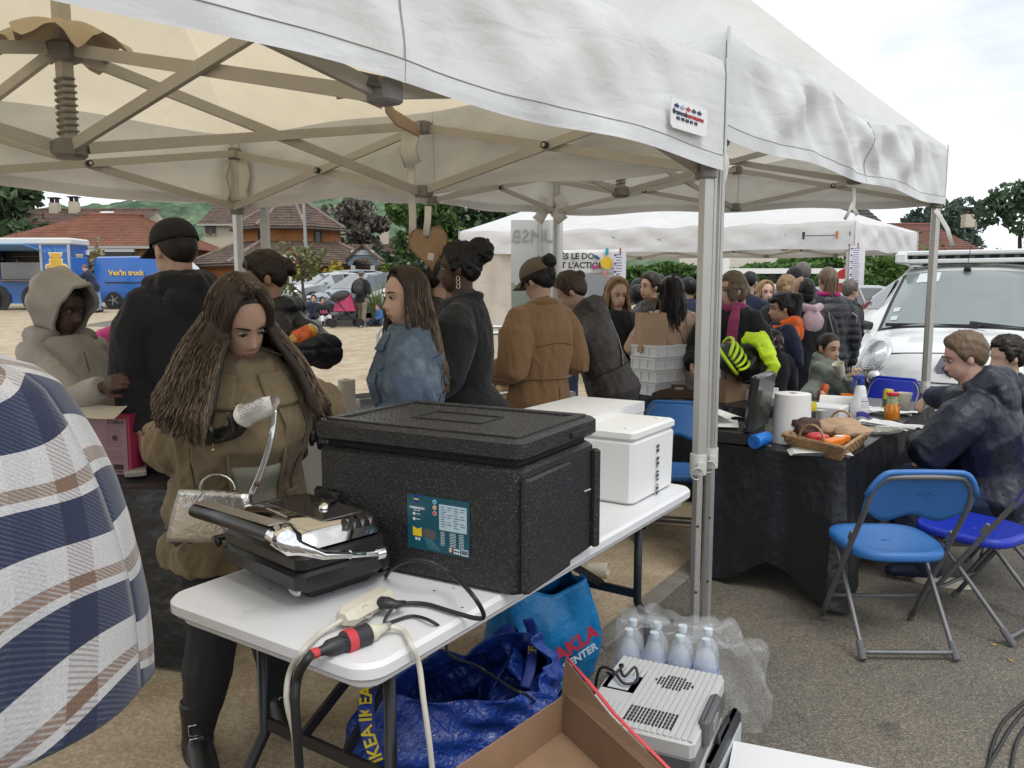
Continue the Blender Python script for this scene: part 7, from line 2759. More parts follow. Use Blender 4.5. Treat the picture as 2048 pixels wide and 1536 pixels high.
for i,sx in enumerate((-1,1)):
 a=q.an[sx]
 b=MB()
 for zz,tilt in((.055,0),(.015,0)):
  b.tube([a+Vector((.036*math.cos(t),-.0+.036*math.sin(t)*1.15+(.01 if zz<.03 else 0),zz))for t in[k*math.pi/10 for k in range(20)]],[(.004,.013)]*20,6,closed=True)
 b.build('boot_strap',SH_BLACK['m'],q.root,smooth=True)
 b=MB()
 for zz in(.055,.015):
  c=a+Vector((sx*.012,.048+(.012 if zz<.03 else 0),zz))
  b.tube([c+Vector((.019*x_,-abs(x_)*.006,.017*z_))for x_,z_ in((-1,-1),(0,-1.1),(1,-1),(1.1,0),(1,1),(0,1.1),(-1,1),(-1.1,0))],.0024,6,closed=True)
 b.build('buckle',mat('buckle silver',(.55,.55,.55),.25,metal=1.),q.root,smooth=True)
p0,p1=at(476,836,2.31),at(556,801,2.28)
d=(p1-p0).normalized()
hd=thing('hot_dog','hot dog half wrapped in printed white paper in the black glove','hot dog',(0,0,0))
bn=MB().tube([p0-d*.004,p0+d*.004,p0+d*.03,p0+d*.10],[.010,.021,.024,.024],14)
bn.build('bread',mat('bread crust',(.42,.17,.045),.55,bump=(30,.3),var=(20,.25)),hd,smooth=True)
sd=Vector((0,-.5,.87)).cross(d).normalized()
w=MB()
w.grid(lambda u,v:(p0+d*(.012+.118*v))+(Matrix.Rotation(2*math.pi*u,3,d)@sd)*(.0285+.004*math.sin(u*19+v*3)-.014*max(0,v-.75)*3*abs(math.sin(u*6.3))+.006*(v<.1)),28,14,wrap=True)
W1=w.build('wrapper',mat('wrapper paper',(.62,.60,.55),.7,bump=(40,.5)),hd,smooth=True)
pr=MB()
up_=d.cross(sd)
if up_.z<0:
 up_=-up_
nn=(Vector((0,-.72,.69))-d*Vector((0,-.72,.69)).dot(d)).normalized()
ss=d.cross(nn)
for r in range(9):
 x0=.02
 while x0<.105:
  l_=rgc.uniform(.004,.014)
  a_=-.9+r*.22
  c=p0+d*(x0+l_/2+.006)+(nn*math.cos(a_)+ss*math.sin(a_))*.0328
  pr.bar(c-d*l_/2,c+d*l_/2,.0032 if r in(2,3)else .0014,.0008,up=nn*math.cos(a_)+ss*math.sin(a_))
  x0+=l_+.004
o=pr.build('newsprint',mat('newsprint grey',(.16,.155,.15),.8),W1)
o['kind']='stuff'
hb=thing('handbag','silver envelope handbag with ring handles hanging at the khaki jacket','handbag',(0,0,0))
slv=mat('silver leather',(.56,.55,.53),.27,metal=.85,bump=(26,.6),fine=(150,.3))
a,b_,c,d2=at(372,975,2.38),at(503,985,2.33),at(512,1070,2.33),at(346,1076,2.40)
o=MB().grid(lambda u,v:a.lerp(b_,u).lerp(d2.lerp(c,u),v)+Vector((0,-.012*math.sin(u*3.14)*math.sin(v*3.14),0)),10,10).build('body',slv,hb,smooth=True)
solidify(o,.035,-1)
tr=MB()
ins=lambda u,v:a.lerp(b_,u).lerp(d2.lerp(c,u),v)+Vector((0,-.022,0))
tr.tube([ins(.10,.1),ins(.9,.1),ins(.9,.9),ins(.10,.9)],[(.004,.0025)]*4,6,closed=True)
tr.tube([ins(.02,.02),ins(.98,.02),ins(.98,.98),ins(.02,.98)],[(.006,.003)]*4,6,closed=True)
tr.build('piping',mat('silver bright',(.68,.68,.67),.2,metal=.8),hb,smooth=True)
rg_=MB()
for(cx,cy,rr)in((438,978,.052),(430,1012,.055)):
 cc=at(cx,cy,2.34)
 rg_.tube([cc+Vector((rr*math.cos(t),-.012,rr*.9*math.sin(t)))for t in[k*math.pi/16 for k in range(33 if cy>990 else 17)]],.0035,6)
rg_.build('ring_handle',slv,hb,smooth=True)
sp=spline([at(548,815,2.36),at(543,870,2.33),at(530,920,2.33),at(513,965,2.33),at(502,990,2.33)],6)
MB().tube(sp,[(.009,.002)]*len(sp),8,side=(1,0,0)).build('strap',MATS['silver bright'],hb,smooth=True)
MB().ell(at(514,968,2.32),(.010,.007,.007),None,8,6).build('charm',mat('charm brown',(.10,.03,.02),.5),hb)
q1=person('person in a navy, white and brown plaid overshirt at the left edge',-1.33,1.50,-20,h=1.60,lod=1,sk='tan',face=False,arms=('bent','bent'),g=1.15,pants=dict(m=C_BLACK,grow=.012),shoes=SH_BLACK,hair=dict(style='short',c='dkbrown'))
def plaid():
 t=NT('plaid flannel')
 uv=t.n('UVMap')
 sp_=t.n('SeparateXYZ')
 t.l(uv.outputs[0],sp_.inputs[0])
 no=t.n('TexNoise',i_Scale=260.,i_Detail=2.)
 t.l(uv.outputs[0],no.inputs['Vector'])
 st=[(0,(.020,.028,.066)),(.40,(.47,.46,.455)),(.53,(.20,.125,.085)),(.66,(.47,.46,.455)),(.80,(.40,.40,.42)),(.87,(.47,.46,.455))]
 st2=[(0,(.020,.028,.066)),(.44,(.49,.48,.475)),(.53,(.20,.125,.085)),(.66,(.49,.48,.475)),(.80,(.49,.48,.475)),(.87,(.49,.48,.475))]
 rv=t.ramp(t.math('FRACT',t.math('DIVIDE',sp_.outputs[1],.215)),st2,True)
 ru=t.ramp(t.math('FRACT',t.math('DIVIDE',sp_.outputs[0],.215)),[(0,(.47,.46,.455)),(.30,(.34,.34,.36)),(.48,(.47,.46,.455)),(.62,(.13,.085,.07)),(.82,(.47,.46,.455))],True)
 tw=t.math('FRACT',t.math('MULTIPLY',t.math('ADD',sp_.outputs[0],sp_.outputs[1]),105.))
 k=t.math('ADD',t.math('MULTIPLY',t.math('GREATER_THAN',tw,.60),.40),.14)
 c=t.mix(k,rv,ru)
 navy=t.math('LESS_THAN',t.math('FRACT',t.math('DIVIDE',sp_.outputs[1],.215)),.44)
 fl=t.mix(t.math('MULTIPLY',navy,.80),c,rv)
 f2=t.n('MixRGB',blend_type='MULTIPLY')
 f2.inputs[0].default_value=.45
 t.l(fl,f2.inputs[1])
 t.l(t.ramp(no.outputs['Fac'],[(.3,(.55,.55,.57)),(.7,(1.2,1.2,1.2))]),f2.inputs[2])
 t.l(f2.outputs[0],t.b.inputs['Base Color'])
 t.b.inputs['Roughness'].default_value=.95
 t.b.inputs['Sheen Weight'].default_value=.25
 t.b.inputs['Specular IOR Level'].default_value=.1
 u=t.n('Bump',i_Strength=.5,i_Distance=.002)
 t.l(no.outputs['Fac'],u.inputs['Height'])
 t.l(u.outputs[0],t.b.inputs['Normal'])
 return t.m
edge=[(0,728),(45,742),(90,776),(132,838),(172,912),(206,985),(233,1062),(256,1150),(273,1240),(286,1338)]
ex=[at(a_,b2,1.50)for a_,b2 in edge]
cx0=-1.30
zs_=[p.z for p in ex][::-1]
xs_=[p.x for p in ex][::-1]
uvs=[]
def shirt(u,v):
 zt_=1.475
 a_=u*2*math.pi
 ca,sa=math.cos(a_),math.sin(a_)
 hem=.775-.10*max(0,-sa)*1.0-.03*math.sin(a_*2)
 z_=hem+(zt_-hem)*v
 rx=max(.02,float(np.interp(z_,zs_,xs_))-cx0)if z_<zs_[-1]else max(.02,(xs_[-1]-cx0)*math.sqrt(max(0,(zt_+.02-z_)/(zt_+.02-zs_[-1]))))
 ry=rx*.62+.02
 w_=(.012*math.sin(a_*5+z_*5)+.008*math.sin(a_*9-z_*11)+.006*math.sin(a_*3+z_*21))*(1-v*.6)
 w_*=(.25 if ca>.8 else 1)
 p=Vector((cx0+(rx+w_)*ca,1.50+(ry+w_)*sa,z_))
 return p
mb=MB()
nu_,nv_=120,70
mb.grid(shirt,nu_,nv_)
mb.v=[tuple(Matrix.Rotation(R(20),3,'Z')@(Vector(v)-Vector((-1.33,1.50,0))))for v in mb.v]
for j in range(nv_):
 for i in range(nu_):
  u,v=i/(nu_-1),j/(nv_-1)
  uvs.append((u*1.9+.10*(1-v),v*.80-.17*math.cos(u*2*math.pi)+.02*math.sin(u*30+v*6)))
M_PLAID=plaid()
o=mb.build('overshirt',M_PLAID,q1.root,smooth=True,uv=uvs)
solidify(o,.006,-1)
x,y,h=spot(118,560,3.78)
q=person('woman in grey hooded sweatshirt with the hood up behind the pink carton',x,y,-118,h=h-.01,lod=0,sk='dark',head=(8,14,0),g=1.14,arms=('bent',[at(150,800,3.5),at(205,775,3.42)]),curl=50,top=dict(m=C_GREY,hem=.44,grow=.022,bust=2.2,fold=.006,fscale=13,arm=1.15,name='sweatshirt'),pants=dict(m=C_BLACK),shoes=SH_BLACK,hair=dict(style='crop',c='black'))
def hood_up(q,m):
 hs=q.hs
 def f(u,v):
  a_=u*2*math.pi
  rim=Vector((.098*math.cos(a_),.062+.03*math.sin(a_),.018+.128*math.sin(a_)-.012))
  if math.sin(a_)<0:
   rim.y+=.02*math.sin(a_)
  back=Vector((.135*math.cos(a_),-.07,.03+.150*math.sin(a_)))
  tip=Vector((0,-.165,.03))
  k=v*2
  p=rim.lerp(back,min(1,k))if k<=1 else back.lerp(tip,(k-1)**.8)
  if k>1:
   p+=Vector((.0,-.035*math.sin((k-1)*math.pi),0))
  p+=Vector((.006*math.sin(a_*6+v*5),.005*math.sin(a_*5-v*8),.004*math.sin(a_*8+v*12)))
  return q.Hm@(p*hs)
 o=MB().grid(f,56,22,wrap=True).build('hood',m,q.root,smooth=True)
 solidify(o,.010,0)
 rimp=[f(i/40,0)for i in range(40)]
 MB().tube(rimp,.011,8,closed=True).build('hood_rim',m,o,smooth=True)
 T=q.T
 MB().tube([T((-.06,.03,.832)),T((-.066,-.035,.846)),T((0,-.062,.845)),T((.066,-.035,.846)),T((.06,.03,.832))],[.03*q.h]*5,10).build('hood_base',m,q.root,smooth=True)
hood_up(q,C_GREY)
MB().tube([q.T((0,.095,.80)),q.T((0,.122,.72)),q.T((0,.115,.62)),q.T((0,.098,.47))],.0035,6).build('zip',mat('zip grey',(.12,.11,.10),.5),q.root)
who('person with long braids and a pink sleeve, elbow out, behind the black cap',318,548,4.35,-150,sk='dark',lod=1,head=(0,8,0),arms=('down',[at(186,690,4.2),at(262,745,4.1)]),g=1.05,top=dict(m=cloth('pink cotton',(.62,.07,.27)),hem=.47,grow=.012,sleeve=(.40,.40),name='t_shirt'),pants=dict(m=C_BLACK),shoes=SH_BLACK,hair=dict(style='braids',c='brown',n=22,len=.22,w=.006,at=(.05,.02,.06)))
x,y,h=spot(352,440,3.74)
q=person('tall man in black hooded sweatshirt and black cap, seen from behind',x,y,52,h=h-.005,hs=1.17,lod=0,sk='light',fem=False,g=1.16,head=(4,14,0),face=False,arms=([at(258,760,3.58),at(284,868,3.50)],'bent'),top=dict(m=C_BLACK2,hem=.45,grow=.026,arm=1.25,hood=1.25,fold=.011,fscale=13,name='sweatshirt'),pants=dict(m=C_BLACK),shoes=SH_BLACK,hair=dict(style='crop',c='dkbrown',rough=.001))
cap_on(q,mat('black twill',(.013,.013,.015),.85,fine=(400,.3)),.93)
b=MB()
b.tube([q.wr[-1]+(q.el[-1]-q.wr[-1]).normalized()*.02+Vector((.024*math.cos(a),.024*math.sin(a),0))for a in[k*math.pi/8 for k in range(16)]],.003,5,closed=True)
b.build('bracelet',MATS['gold'],q.root)
x,y,h=spot(538,508,4.05)
q=person('girl in black puffer and blue t-shirt hugging an orange juice bottle',x,y,108,h=h,lod=0,sk='olive',head=(4,17,0),arms=('bent',[at(648,702,3.86),at(572,690,3.78)]),curl=35,top=[dict(m=C_NYLON,hem=.40,grow=.034,arm=1.45,puff=.085,fold=.007,hood=1.0,name='puffer')],pants=dict(m=C_BLACK),shoes=SH_WHITE,hair=dict(style='short',c='dkbrown',add=(((0,-.115,.035),(.040,.045,.040)),((0,-.14,.01),(.035,.03,.04))),rough=.006))
bv=bvh(q.top)
panel('t_shirt',q,bv,-.050,.020,.58,.835,C_BLUE,.1,.006,.006)
MB().tube([on(bv,q,(-.052,.1,.83-.03*k),.008)for k in range(9)],.010,6).build('zip_edge',C_NYLON,q.root,smooth=True)
MB().tube([on(bv,q,(.022,.1,.83-.03*k),.008)for k in range(9)],.010,6).build('zip_edge',C_NYLON,q.root,smooth=True)
p0,p1=at(566,690,3.72),at(628,660,3.80)
d=(p1-p0).normalized()
bt=thing('juice_bottle','orange juice bottle held under the black puffer sleeve','bottle',(0,0,0))
sp=[p0,p0+d*.03,p0+d*.07,p1-d*.03,p1,p1+d*.012]
MB().tube(sp,[.014,.018,.036,.037,.033,.02],16).build('bottle',mat('orange juice',(.55,.30,.03),.15,coat=1.),bt,smooth=True)
MB().tube([p0+d*.062,p0+d*.14],[.0385,.0385],16).build('label',mat('juice label',(.72,.14,.03),.4,var=(30,.5)),bt,smooth=True)
MB().tube([p0-d*.02,p0+d*.002],[.016,.016],12).build('cap',mat('cap green',(.03,.15,.04),.5),bt)
x,y,h=spot(818,540,3.62)
C_DJ=mat('washed denim',(.085,.125,.18),.85,bump=(9,.8),fine=(420,.45),var=(7,.28),var2=(5.,(.21,.26,.32),.50))
q=person('woman with long highlighted hair in a distressed denim jacket',x,y,96,h=h,lod=0,sk='light',head=(30,4,0),arms=(((.05,.02,-.16),(-.02,.10,-.24)),((.075,.01,-.165),(.03,.07,-.29))),g=1.08,top=dict(m=C_DJ,hem=.44,grow=.018,arm=1.4,fold=.010,fscale=18,bust=1.5,name='denim_jacket',flare=.008),pants=dict(m=C_BLACK),shoes=SH_BLACK,hair=dict(style='long',c='balayage',len=.42,face=66,part=.0,out=.03,settle=.05,n=1800,w=.0028),brow=(.02,.012,.008),lips=(.42,.17,.15))
T=q.T
dk_=mat('denim seam',(.03,.05,.10),.9)
bv=bvh(q.top)
lt_=mat('denim edge',(.20,.28,.38),.9)
for s in(-1,1):
 seam('stitching',q,bv,[(s*x_,.09,.745-.01*k)for k,x_ in enumerate((.13,.10,.07,.04,.015))],dk_,.0026)
 seam('stitching',q,bv,[(s*x_,-.09,.765+.002*k)for k,x_ in enumerate((.13,.10,.07,.04,.0))],dk_,.0026)
 seam('stitching',q,bv,[(s*.06,.1,.73-.03*k)for k in range(10)],lt_,.0018)
 seam('stitching',q,bv,[(s*.07,-.1,.75-.03*k)for k in range(10)],dk_,.0022)
 panel('chest_pocket',q,bv,s*.040,s*.092,.635,.715,C_DJ,.1,.003,.005)
 panel('pocket_flap',q,bv,s*.038,s*.094,.70,.725,C_DJ,.1,.007,.005)
 panel('collar',q,bv,s*.015,s*.080,.785,.835,C_DJ,.07,.010,.007)
 MB().tube([q.sh[s].lerp(q.el[s],k)+Vector((.0,.05*0,0))for k in(.0,.02)],.001,4).build('stitching',dk_,q.root)
seam('button_band',q,bv,[(.004,.1,.78-.04*k)for k in range(9)],C_DJ,.007)
fm_=mat('frayed white',(.48,.50,.52),.95,bump=(90,.9))
for p_,r_ in(((.10,.02,.64),(.006,.009,.026)),((.10,-.03,.60),(.006,.008,.020)),((.10,-.04,.52),(.006,.010,.022)),((.09,.07,.70),(.006,.006,.014))):
 MB().ell(on(bv,q,p_,-.002),r_,None,9,6).build('frayed_patch',fm_,q.root,smooth=True)
who('woman with dark ponytail half hidden behind the black poncho',876,520,5.1,-72,sk='light',lod=1,head=(0,4,0),arms=('bent','bent'),top=dict(m=C_BLACK,hem=.42,grow=.022),pants=dict(m=C_BLACK),shoes=SH_BLACK,hair=dict(style='pony',c='dkbrown',at=(0,-.11,.055),len=.24,n=34))
x,y,h=spot(925,498,4.10)
q=person('woman with afro puff and chain earrings in a black poncho',x,y,84,h=h+.02,lod=0,sk='dark',head=(6,2,0),arms=(((.075,.02,-.15),(.03,.11,-.22)),((.085,.01,-.15),(.04,.09,-.23))),hands=True,top=dict(m=C_BLACK,hem=.535,grow=.030,flare=.055,arm=2.1,fold=.006,fscale=11,smooth=5,name='poncho',collar=.022),pants=dict(m=cloth('white linen',(.56,.55,.56),amt=.05),grow=.024,fold=.005),shoes=SH_WHITE,hair=dict(style='short',c='black',add=(((0,-.115,.085),(.066,.070,.066)),),rough=.007,freq=120))
er=MB()
c=q.Hm@(Vector((.080,-.008,-.045))*q.hs)
c2=q.Hm@(Vector((-.080,-.008,-.045))*q.hs)
for cc in(c,c2):
 for k in range(3):
  er.tube([cc+q.HR@Vector((.004*(k%2),.0085*math.cos(t),-.020*k+.011*math.sin(t)))for t in[j*math.pi/8 for j in range(16)]],.0024,5,closed=True)
er.build('chain_earring',mat('pale gold',(.70,.58,.42),.25,metal=1.),q.root,smooth=True)
x,y,h=spot(1082,522,4.85)
q=person('woman in a camel belted coat and beige cap with black bun',x,y,40,h=h,lod=0,sk='light',head=(12,24,0),arms=('bent','bent'),g=1.05,top=dict(m=C_CAMEL,hem=.24,grow=.034,flare=.045,arm=1.35,fold=.0115,fscale=11,name='coat',stretch=(1,1,.45)),pants=dict(m=C_BLACK),shoes=SH_BLACK,hair=dict(style='short',c='black',add=(((0,-.125,.075),(.042,.046,.044)),((0,-.11,.02),(.035,.03,.05)))))
cap_on(q,mat('khaki cap cloth',(.17,.125,.08),.9,fine=(300,.3)))
T=q.T
bv=bvh(q.top)
cs_=mat('camel seam',(.15,.082,.038),.9)
seam('coat_seam',q,bv,[(.10-.02*k,-.09,.715-.006*math.cos(k*.6))for k in range(11)],cs_,.0035)
MB().tube([on(bv,q,(.107*math.cos(t),.094*math.sin(t),.60-.03*abs(math.cos(t))*0),.003)for t in[R(165+210*k/20)for k in range(21)]],[(.004,.020)]*21,6,side=(0,0,1)).build('belt',C_CAMEL,q.root,smooth=True)
seam('coat_seam',q,bv,[(.0,-.1,.57-.035*k)for k in range(9)],cs_,.004)
for s in(-1,1):
 MB().tube([T((s*.06,.0,.853)),T((s*.10,.0,.845)),T((s*.13,.0,.822))],[(.02,.004)]*3,8,side=(0,1,0)).build('epaulette',C_CAMEL,q.root,smooth=True)
ring_=[T((.052*math.cos(a),.050*math.sin(a)-.008,.852-.010*math.sin(a)))for a in[2*math.pi*k/18 for k in range(18)]]
MB().tube(ring_,[(.012,.020)]*18,8,closed=True,side=None).build('collar',C_CAMEL,q.root,smooth=True)
x,y,h=spot(1232,552,5.25)
q=person('woman in a long dark brown raincoat bending over the table',x,y,78,h=1.72,lod=0,sk='light',lean=24,head=(6,26,0),face=False,arms=(((.03,.08,-.15),(.0,.17,-.26)),((.03,.08,-.15),(-.01,.17,-.26))),g=1.12,top=dict(m=C_BROWN,hem=.21,grow=.032,flare=.075,arm=1.35,hood=1.2,fold=.012,fscale=11,name='raincoat',stretch=(1,1,.4)),pants=dict(m=C_BLACK),shoes=SH_BLACK,hair=dict(style='short',c='brown',add=(((0,-.11,.06),(.034,.034,.034)),),rough=.004))
T=q.T
MB().tube([on(bvh(q.top),q,p_,.004)for p_ in((.04,-.06,.80),(.02,-.098,.76),(-.01,-.10,.70),(-.04,-.10,.64),(-.07,-.085,.60))],[(.018,.004)]*5,8,side=(1,0,0)).build('bag_strap',mat('patterned strap',(.30,.26,.20),.8,var=(90,.7)),q.root,smooth=True)
bv=bvh(q.top)
MB().tube([on(bv,q,(.118*math.cos(t),.108*math.sin(t),.60),.002)for t in[2*math.pi*k/30 for k in range(30)]],.005,6,closed=True).build('cape_hem',mat('coat seam dark',(.02,.016,.015),.8),q.root)
def bg_(label,px,py,Y,yaw,c,hair,sk='light',**k):
 t=dict(m=c,hem=k.pop('hem',.43),grow=k.pop('grow',.024),arm=1.2,**k.pop('tp',{}))
 return who(label,px,py,Y,yaw,sk=sk,lod=k.pop('lod',1),top=t,pants=dict(m=k.pop('pm',C_DENIM),grow=.012),shoes=k.pop('sh_',SH_BLACK),hair=hair,**k)
H_=lambda st,c,**k:dict(style=st,c=c,**k)
q=bg_('frowning blonde woman in a dark jacket with white collar',1232,557,6.6,196,C_BLACK,H_('long','blond',len=.26,face=72,n=150,settle=.01),head=(0,16,0),arms=('bent','bent'),tp=dict(collar=.014))
bg_('person in a white shirt with back turned, beside the blonde woman',1268,566,7.7,-25,C_WHITE,H_('crop','black'),'brown',face=False,arms=('bent','bent'),lean=10,fem=False)
bg_('woman with long black hair and dark skin under the menu sheet',1278,560,8.5,215,C_BLACK,H_('long','black',len=.22,face=70,n=90),'brown')
bg_('woman with messy bun in a quilted black jacket, profile to the left',1304,547,7.5,118,C_NYLON,H_('short','dkbrown',add=BUN),'tan',tp=dict(puff=.07,collar=.02),arms=('bent','bent'))
q=bg_('woman in a light beige coat with long black hair, seen from behind',1345,556,6.45,8,C_BEIGE,H_('long','black',len=.30,face=80,n=260,w=.010,settle=.03),face=False,hem=.22,grow=.03,tp=dict(flare=.03,fold=.007,fscale=10,name='coat',stretch=(1,1,.4)),arms=(((.08,.0,-.14),(.0,.09,-.20)),((.05,.02,-.16),(-.03,.10,-.22))),g=1.04,lod=0)
T=q.T
MB().tube([on(bvh(q.top),q,p_,.003)for p_ in((-.03,-.08,.81),(.0,-.1,.77),(.03,-.1,.71),(.06,-.1,.65),(.09,-.08,.58),(.12,-.03,.51))],[(.007,.003)]*6,8).build('bag_strap',mat('brown strap',(.05,.025,.015),.6),q.root,smooth=True)
bv=bvh(q.top)
cm=MB().tube([on(bv,q,(.108*math.cos(t),.104*math.sin(t),.60),.003)for t in[R(185+170*k/14)for k in range(15)]],[(.004,.016)]*15,6,side=(0,0,1))
cm.build('half_belt',C_BEIGE,q.root,smooth=True)
MB().ell(T((.15,.0,.46)),(.04,.10,.08),None,14,9).build('shoulder_bag',C_NYLON,q.root,smooth=True)
bg_('man in dark navy beyond the beige coat',1378,554,8.3,40,C_NAVY,H_('crop','black'),'olive',face=False,fem=False,arms=('bent','bent'))
x,y,h=spot(1466,548,6.15)
q=person('woman with a magenta scarf holding a cycle helmet and neon jacket',x,y,142,h=h,lod=0,sk='pink',head=(-34,4,0),arms=('bent',((.06,.03,-.16),(.02,.13,-.22))),curl=50,top=dict(m=C_BLACK,hem=.40,grow=.03,arm=1.3,name='coat'),pants=dict(m=C_BLACK),shoes=SH_BLACK,hair=dict(style='short',c='sandy',add=(((0,-.05,-.02),(.078,.072,.085)),((.058,.015,.0),(.026,.055,.085)),((-.058,.015,.0),(.026,.055,.085))),rough=.006))
T=q.T
sf=MB()
sf.tube([T((.055*math.cos(a),.056*math.sin(a)-.002,.850+.006*math.sin(3*a)))for a in[2*math.pi*k/20 for k in range(20)]],[(.022,.030)]*20,8,closed=True)
for s in(-1,1):
 sf.tube([T((s*.045,.06,.855)),T((s*.052,.098,.80)),T((s*.050,.118,.70)),T((s*.055,.122,.58)),T((s*.060,.118,.44))],[(.030,.016),(.040,.015),(.046,.013),(.050,.012),(.052,.010)],12,side=(1,0,0))
me=remesh(sf,.008,2)
folds(me,.005,34,5,(1.6,1,.25))
me.materials.append(C_PINK)
smooth_flags(me)
link('scarf',me,q.root)
bg_('bearded man in a navy t-shirt with back turned',1498,543,8.4,-42,C_NAVY,H_('crop','black',add=(((0,.045,-.075),(.055,.05,.045)),)),'tan',face=False,fem=False,tp=dict(sleeve=.42),lod=1,head=(0,18,0))
bg_('man with receding hair partly hidden by the magenta scarf woman',1482,560,7.4,110,C_NAVY,H_('crop','sandy',rough=.001),'pink',fem=False)
bg_('blonde woman in an olive coat facing the camera by the hedge',1531,563,8.9,184,C_OLIVE,H_('long','blond',len=.24,face=62,n=110),tp=dict(collar=.03))
bg_('woman with a loose blond bun seen from behind',1574,553,7.9,-14,C_BLACK,H_('short','blond',add=LOWBUN,rough=.007),face=False)
q=bg_('person in a long black coat with a pale pink hood, seen from behind',1612,556,7.05,12,C_BLACK,H_('crop','black',add=(((0,-.05,-.03),(.072,.06,.06)),)),'tan',face=False,hem=.30,grow=.034,tp=dict(flare=.02,name='coat'),arms=([at(1580,640,6.9),at(1590,585,6.85)],'bent'))
T=q.T
b=MB()
b.tube([T((-.064,.02,.838)),T((-.060,-.045,.850)),T((0,-.085,.835)),T((.060,-.045,.850)),T((.064,.02,.838))],[.026,.034,.042,.034,.026],10)
b.ell(T((0,-.080,.775)),(.105,.050,.10),None,16,10)
me=remesh(b,.012,2)
folds(me,.006,26,3)
me.materials.append(C_ROSE)
smooth_flags(me)
link('hood',me,q.root)
MB().tube([T((.075,-.10,.82)),T((.10,-.11,.72)),T((.125,-.09,.60)),T((.14,-.05,.50))],[(.010,.004)]*4,8).build('bag_strap',mat('beige strap',(.42,.36,.27),.7),q.root,smooth=True)
MB().ell(T((.145,-.045,.47)),(.045,.05,.06),None,12,8).build('shoulder_bag',MATS['beige strap'],q.root,smooth=True)
q=bg_('woman in a black quilted jacket with pink collar and reddish ponytail',1658,535,7.7,6,C_NYLON,H_('pony','sandy',at=(0,-.10,.05),len=.24,n=40,w=.012),face=False,hem=.40,grow=.040,tp=dict(puff=.075,name='puffer'),g=1.12,pm=C_JEAN)
MB().tube([q.T((.05*math.cos(a),.05*math.sin(a)-.004,.858))for a in[2*math.pi*k/16 for k in range(16)]],.026,8,closed=True).build('neck_warmer',cloth('hot pink knit',(.45,.02,.16)),q.root,smooth=True)
MB().tube([q.T((.09,-.10,.76)),q.T((.13,-.075,.74)),q.T((.15,-.03,.66)),q.T((.155,.0,.56))],.005,5).build('reflective_piping',mat('reflective grey',(.5,.5,.5),.4),q.root)
q=bg_('person in a black beanie standing far behind the pink hood',1591,536,9.3,0,C_BLACK,H_('crop','black'),'light',face=False)
me=MB().ell(q.hc+Vector((0,-.012,.035)),(.098,.112,.105),None,24,16).build('beanie',C_BLACK,q.root,smooth=True)
bg_('tall grey haired man behind the black beanie',1607,527,9.8,10,C_NAVY,H_('short','grey'),face=False,fem=False)
q=who('boy in a navy sweatshirt with orange hood, profile to the left',1568,588,6.85,88,sk='tan',lod=0,head=(2,4,0),arms=('bent','bent'),fem=False,top=dict(m=C_NAVY,hem=.45,grow=.03,arm=1.3,name='sweatshirt'),pants=dict(m=C_NAVY,grow=.018),shoes=SH_BLACK,hair=H_('short','black',rough=.006,add=(((0,.045,.072),(.06,.045,.03)),)))
T=q.T
b=MB()
b.tube([T((-.066,.03,.830)),T((-.064,-.035,.850)),T((0,-.075,.842)),T((.064,-.035,.850)),T((.066,.03,.830))],[.034,.045,.055,.045,.034],10)
b.ell(T((0,-.085,.785)),(.085,.045,.085),None,14,10)
b.tube([T((0,-.01,.82)),T((0,0,.74)),T((0,0,.715))],[(.15,.12),(.185,.135),(.18,.13)],16,side=(1,0,0))
me=remesh(b,.010,2)
folds(me,.005,26,4)
me.materials.append(C_ORANGE)
smooth_flags(me)
link('hood',me,q.root)
q=who('small child with painted face peeping between the grown ups',1547,658,6.55,190,sk='dark',lod=1,head=(0,4,0),arms=('down','down'),top=dict(m=C_BLACK,hem=.45,grow=.024),pants=dict(m=C_BLACK),shoes=SH_BLACK,hair=H_('crop','black'))
b=MB()
for pts in(((-.035,.075,.05),(-.045,.07,.03),(-.05,.062,.0)),((.03,.078,.055),(.042,.073,.03),(.05,.062,.005)),((-.02,.085,-.02),(-.04,.077,-.03)),((.02,.085,-.02),(.042,.077,-.03))):
 b.tube([q.Hm@(Vector(p)*q.hs)for p in pts],.0035,5)
b.build('face_paint',mat('white face paint',(.65,.60,.58),.6),q.body)
x,y,h=spot(1655,674,6.25)
cupp=at(1683,738,6.06)
q=person('boy in a sage and dark green hoodie drinking from a paper cup',x,y,-152,h=h+.03,lod=0,sk='tan',fem=False,head=(-4,8,0),hs=.99,curl=62,finger_s=1.05,arms=([at(1612,795,6.15),at(1640,790,5.98)],[at(1722,800,6.12),at(1700,752,6.05)]),palms=(Vector((.7,.5,0)),Vector((-.6,.5,.2))),handdir=(Vector((.3,.8,.25)),Vector((-.35,.45,.8))),top=dict(m=C_SAGE,hem=.45,grow=.026,arm=1.35,hood=1.1,fold=.006,name='hoodie'),pants=dict(m=C_BLACK),shoes=SH_WHITE,hair=H_('crop','dkbrown',rough=.001))
T=q.T
b=MB().tube([T((0,.004,.44)),T((0,.006,.56)),T((0,.008,.655))],[(.103*q.h+.032,.078*q.h+.032),(.088*q.h+.034,.072*q.h+.034),(.092*q.h+.032,.073*q.h+.033)],24,side=(1,0,0))
b.build('lower_panel',C_DGREEN,q.root,smooth=True)
c=paper_cup('paper cup raised to the mouth of the boy in the sage hoodie',cupp-Vector((.0,.0,.055)),1.1,R(24),R(-60))
ca=thing('drink_can','orange drink can in the right hand of the boy in the sage hoodie','can',at(1642,805,5.96))
ca.rotation_euler=(R(4),R(10),0)
cprof=[(.024,0),(.030,.008),(.030,.128),(.024,.140),(.0235,.143)]
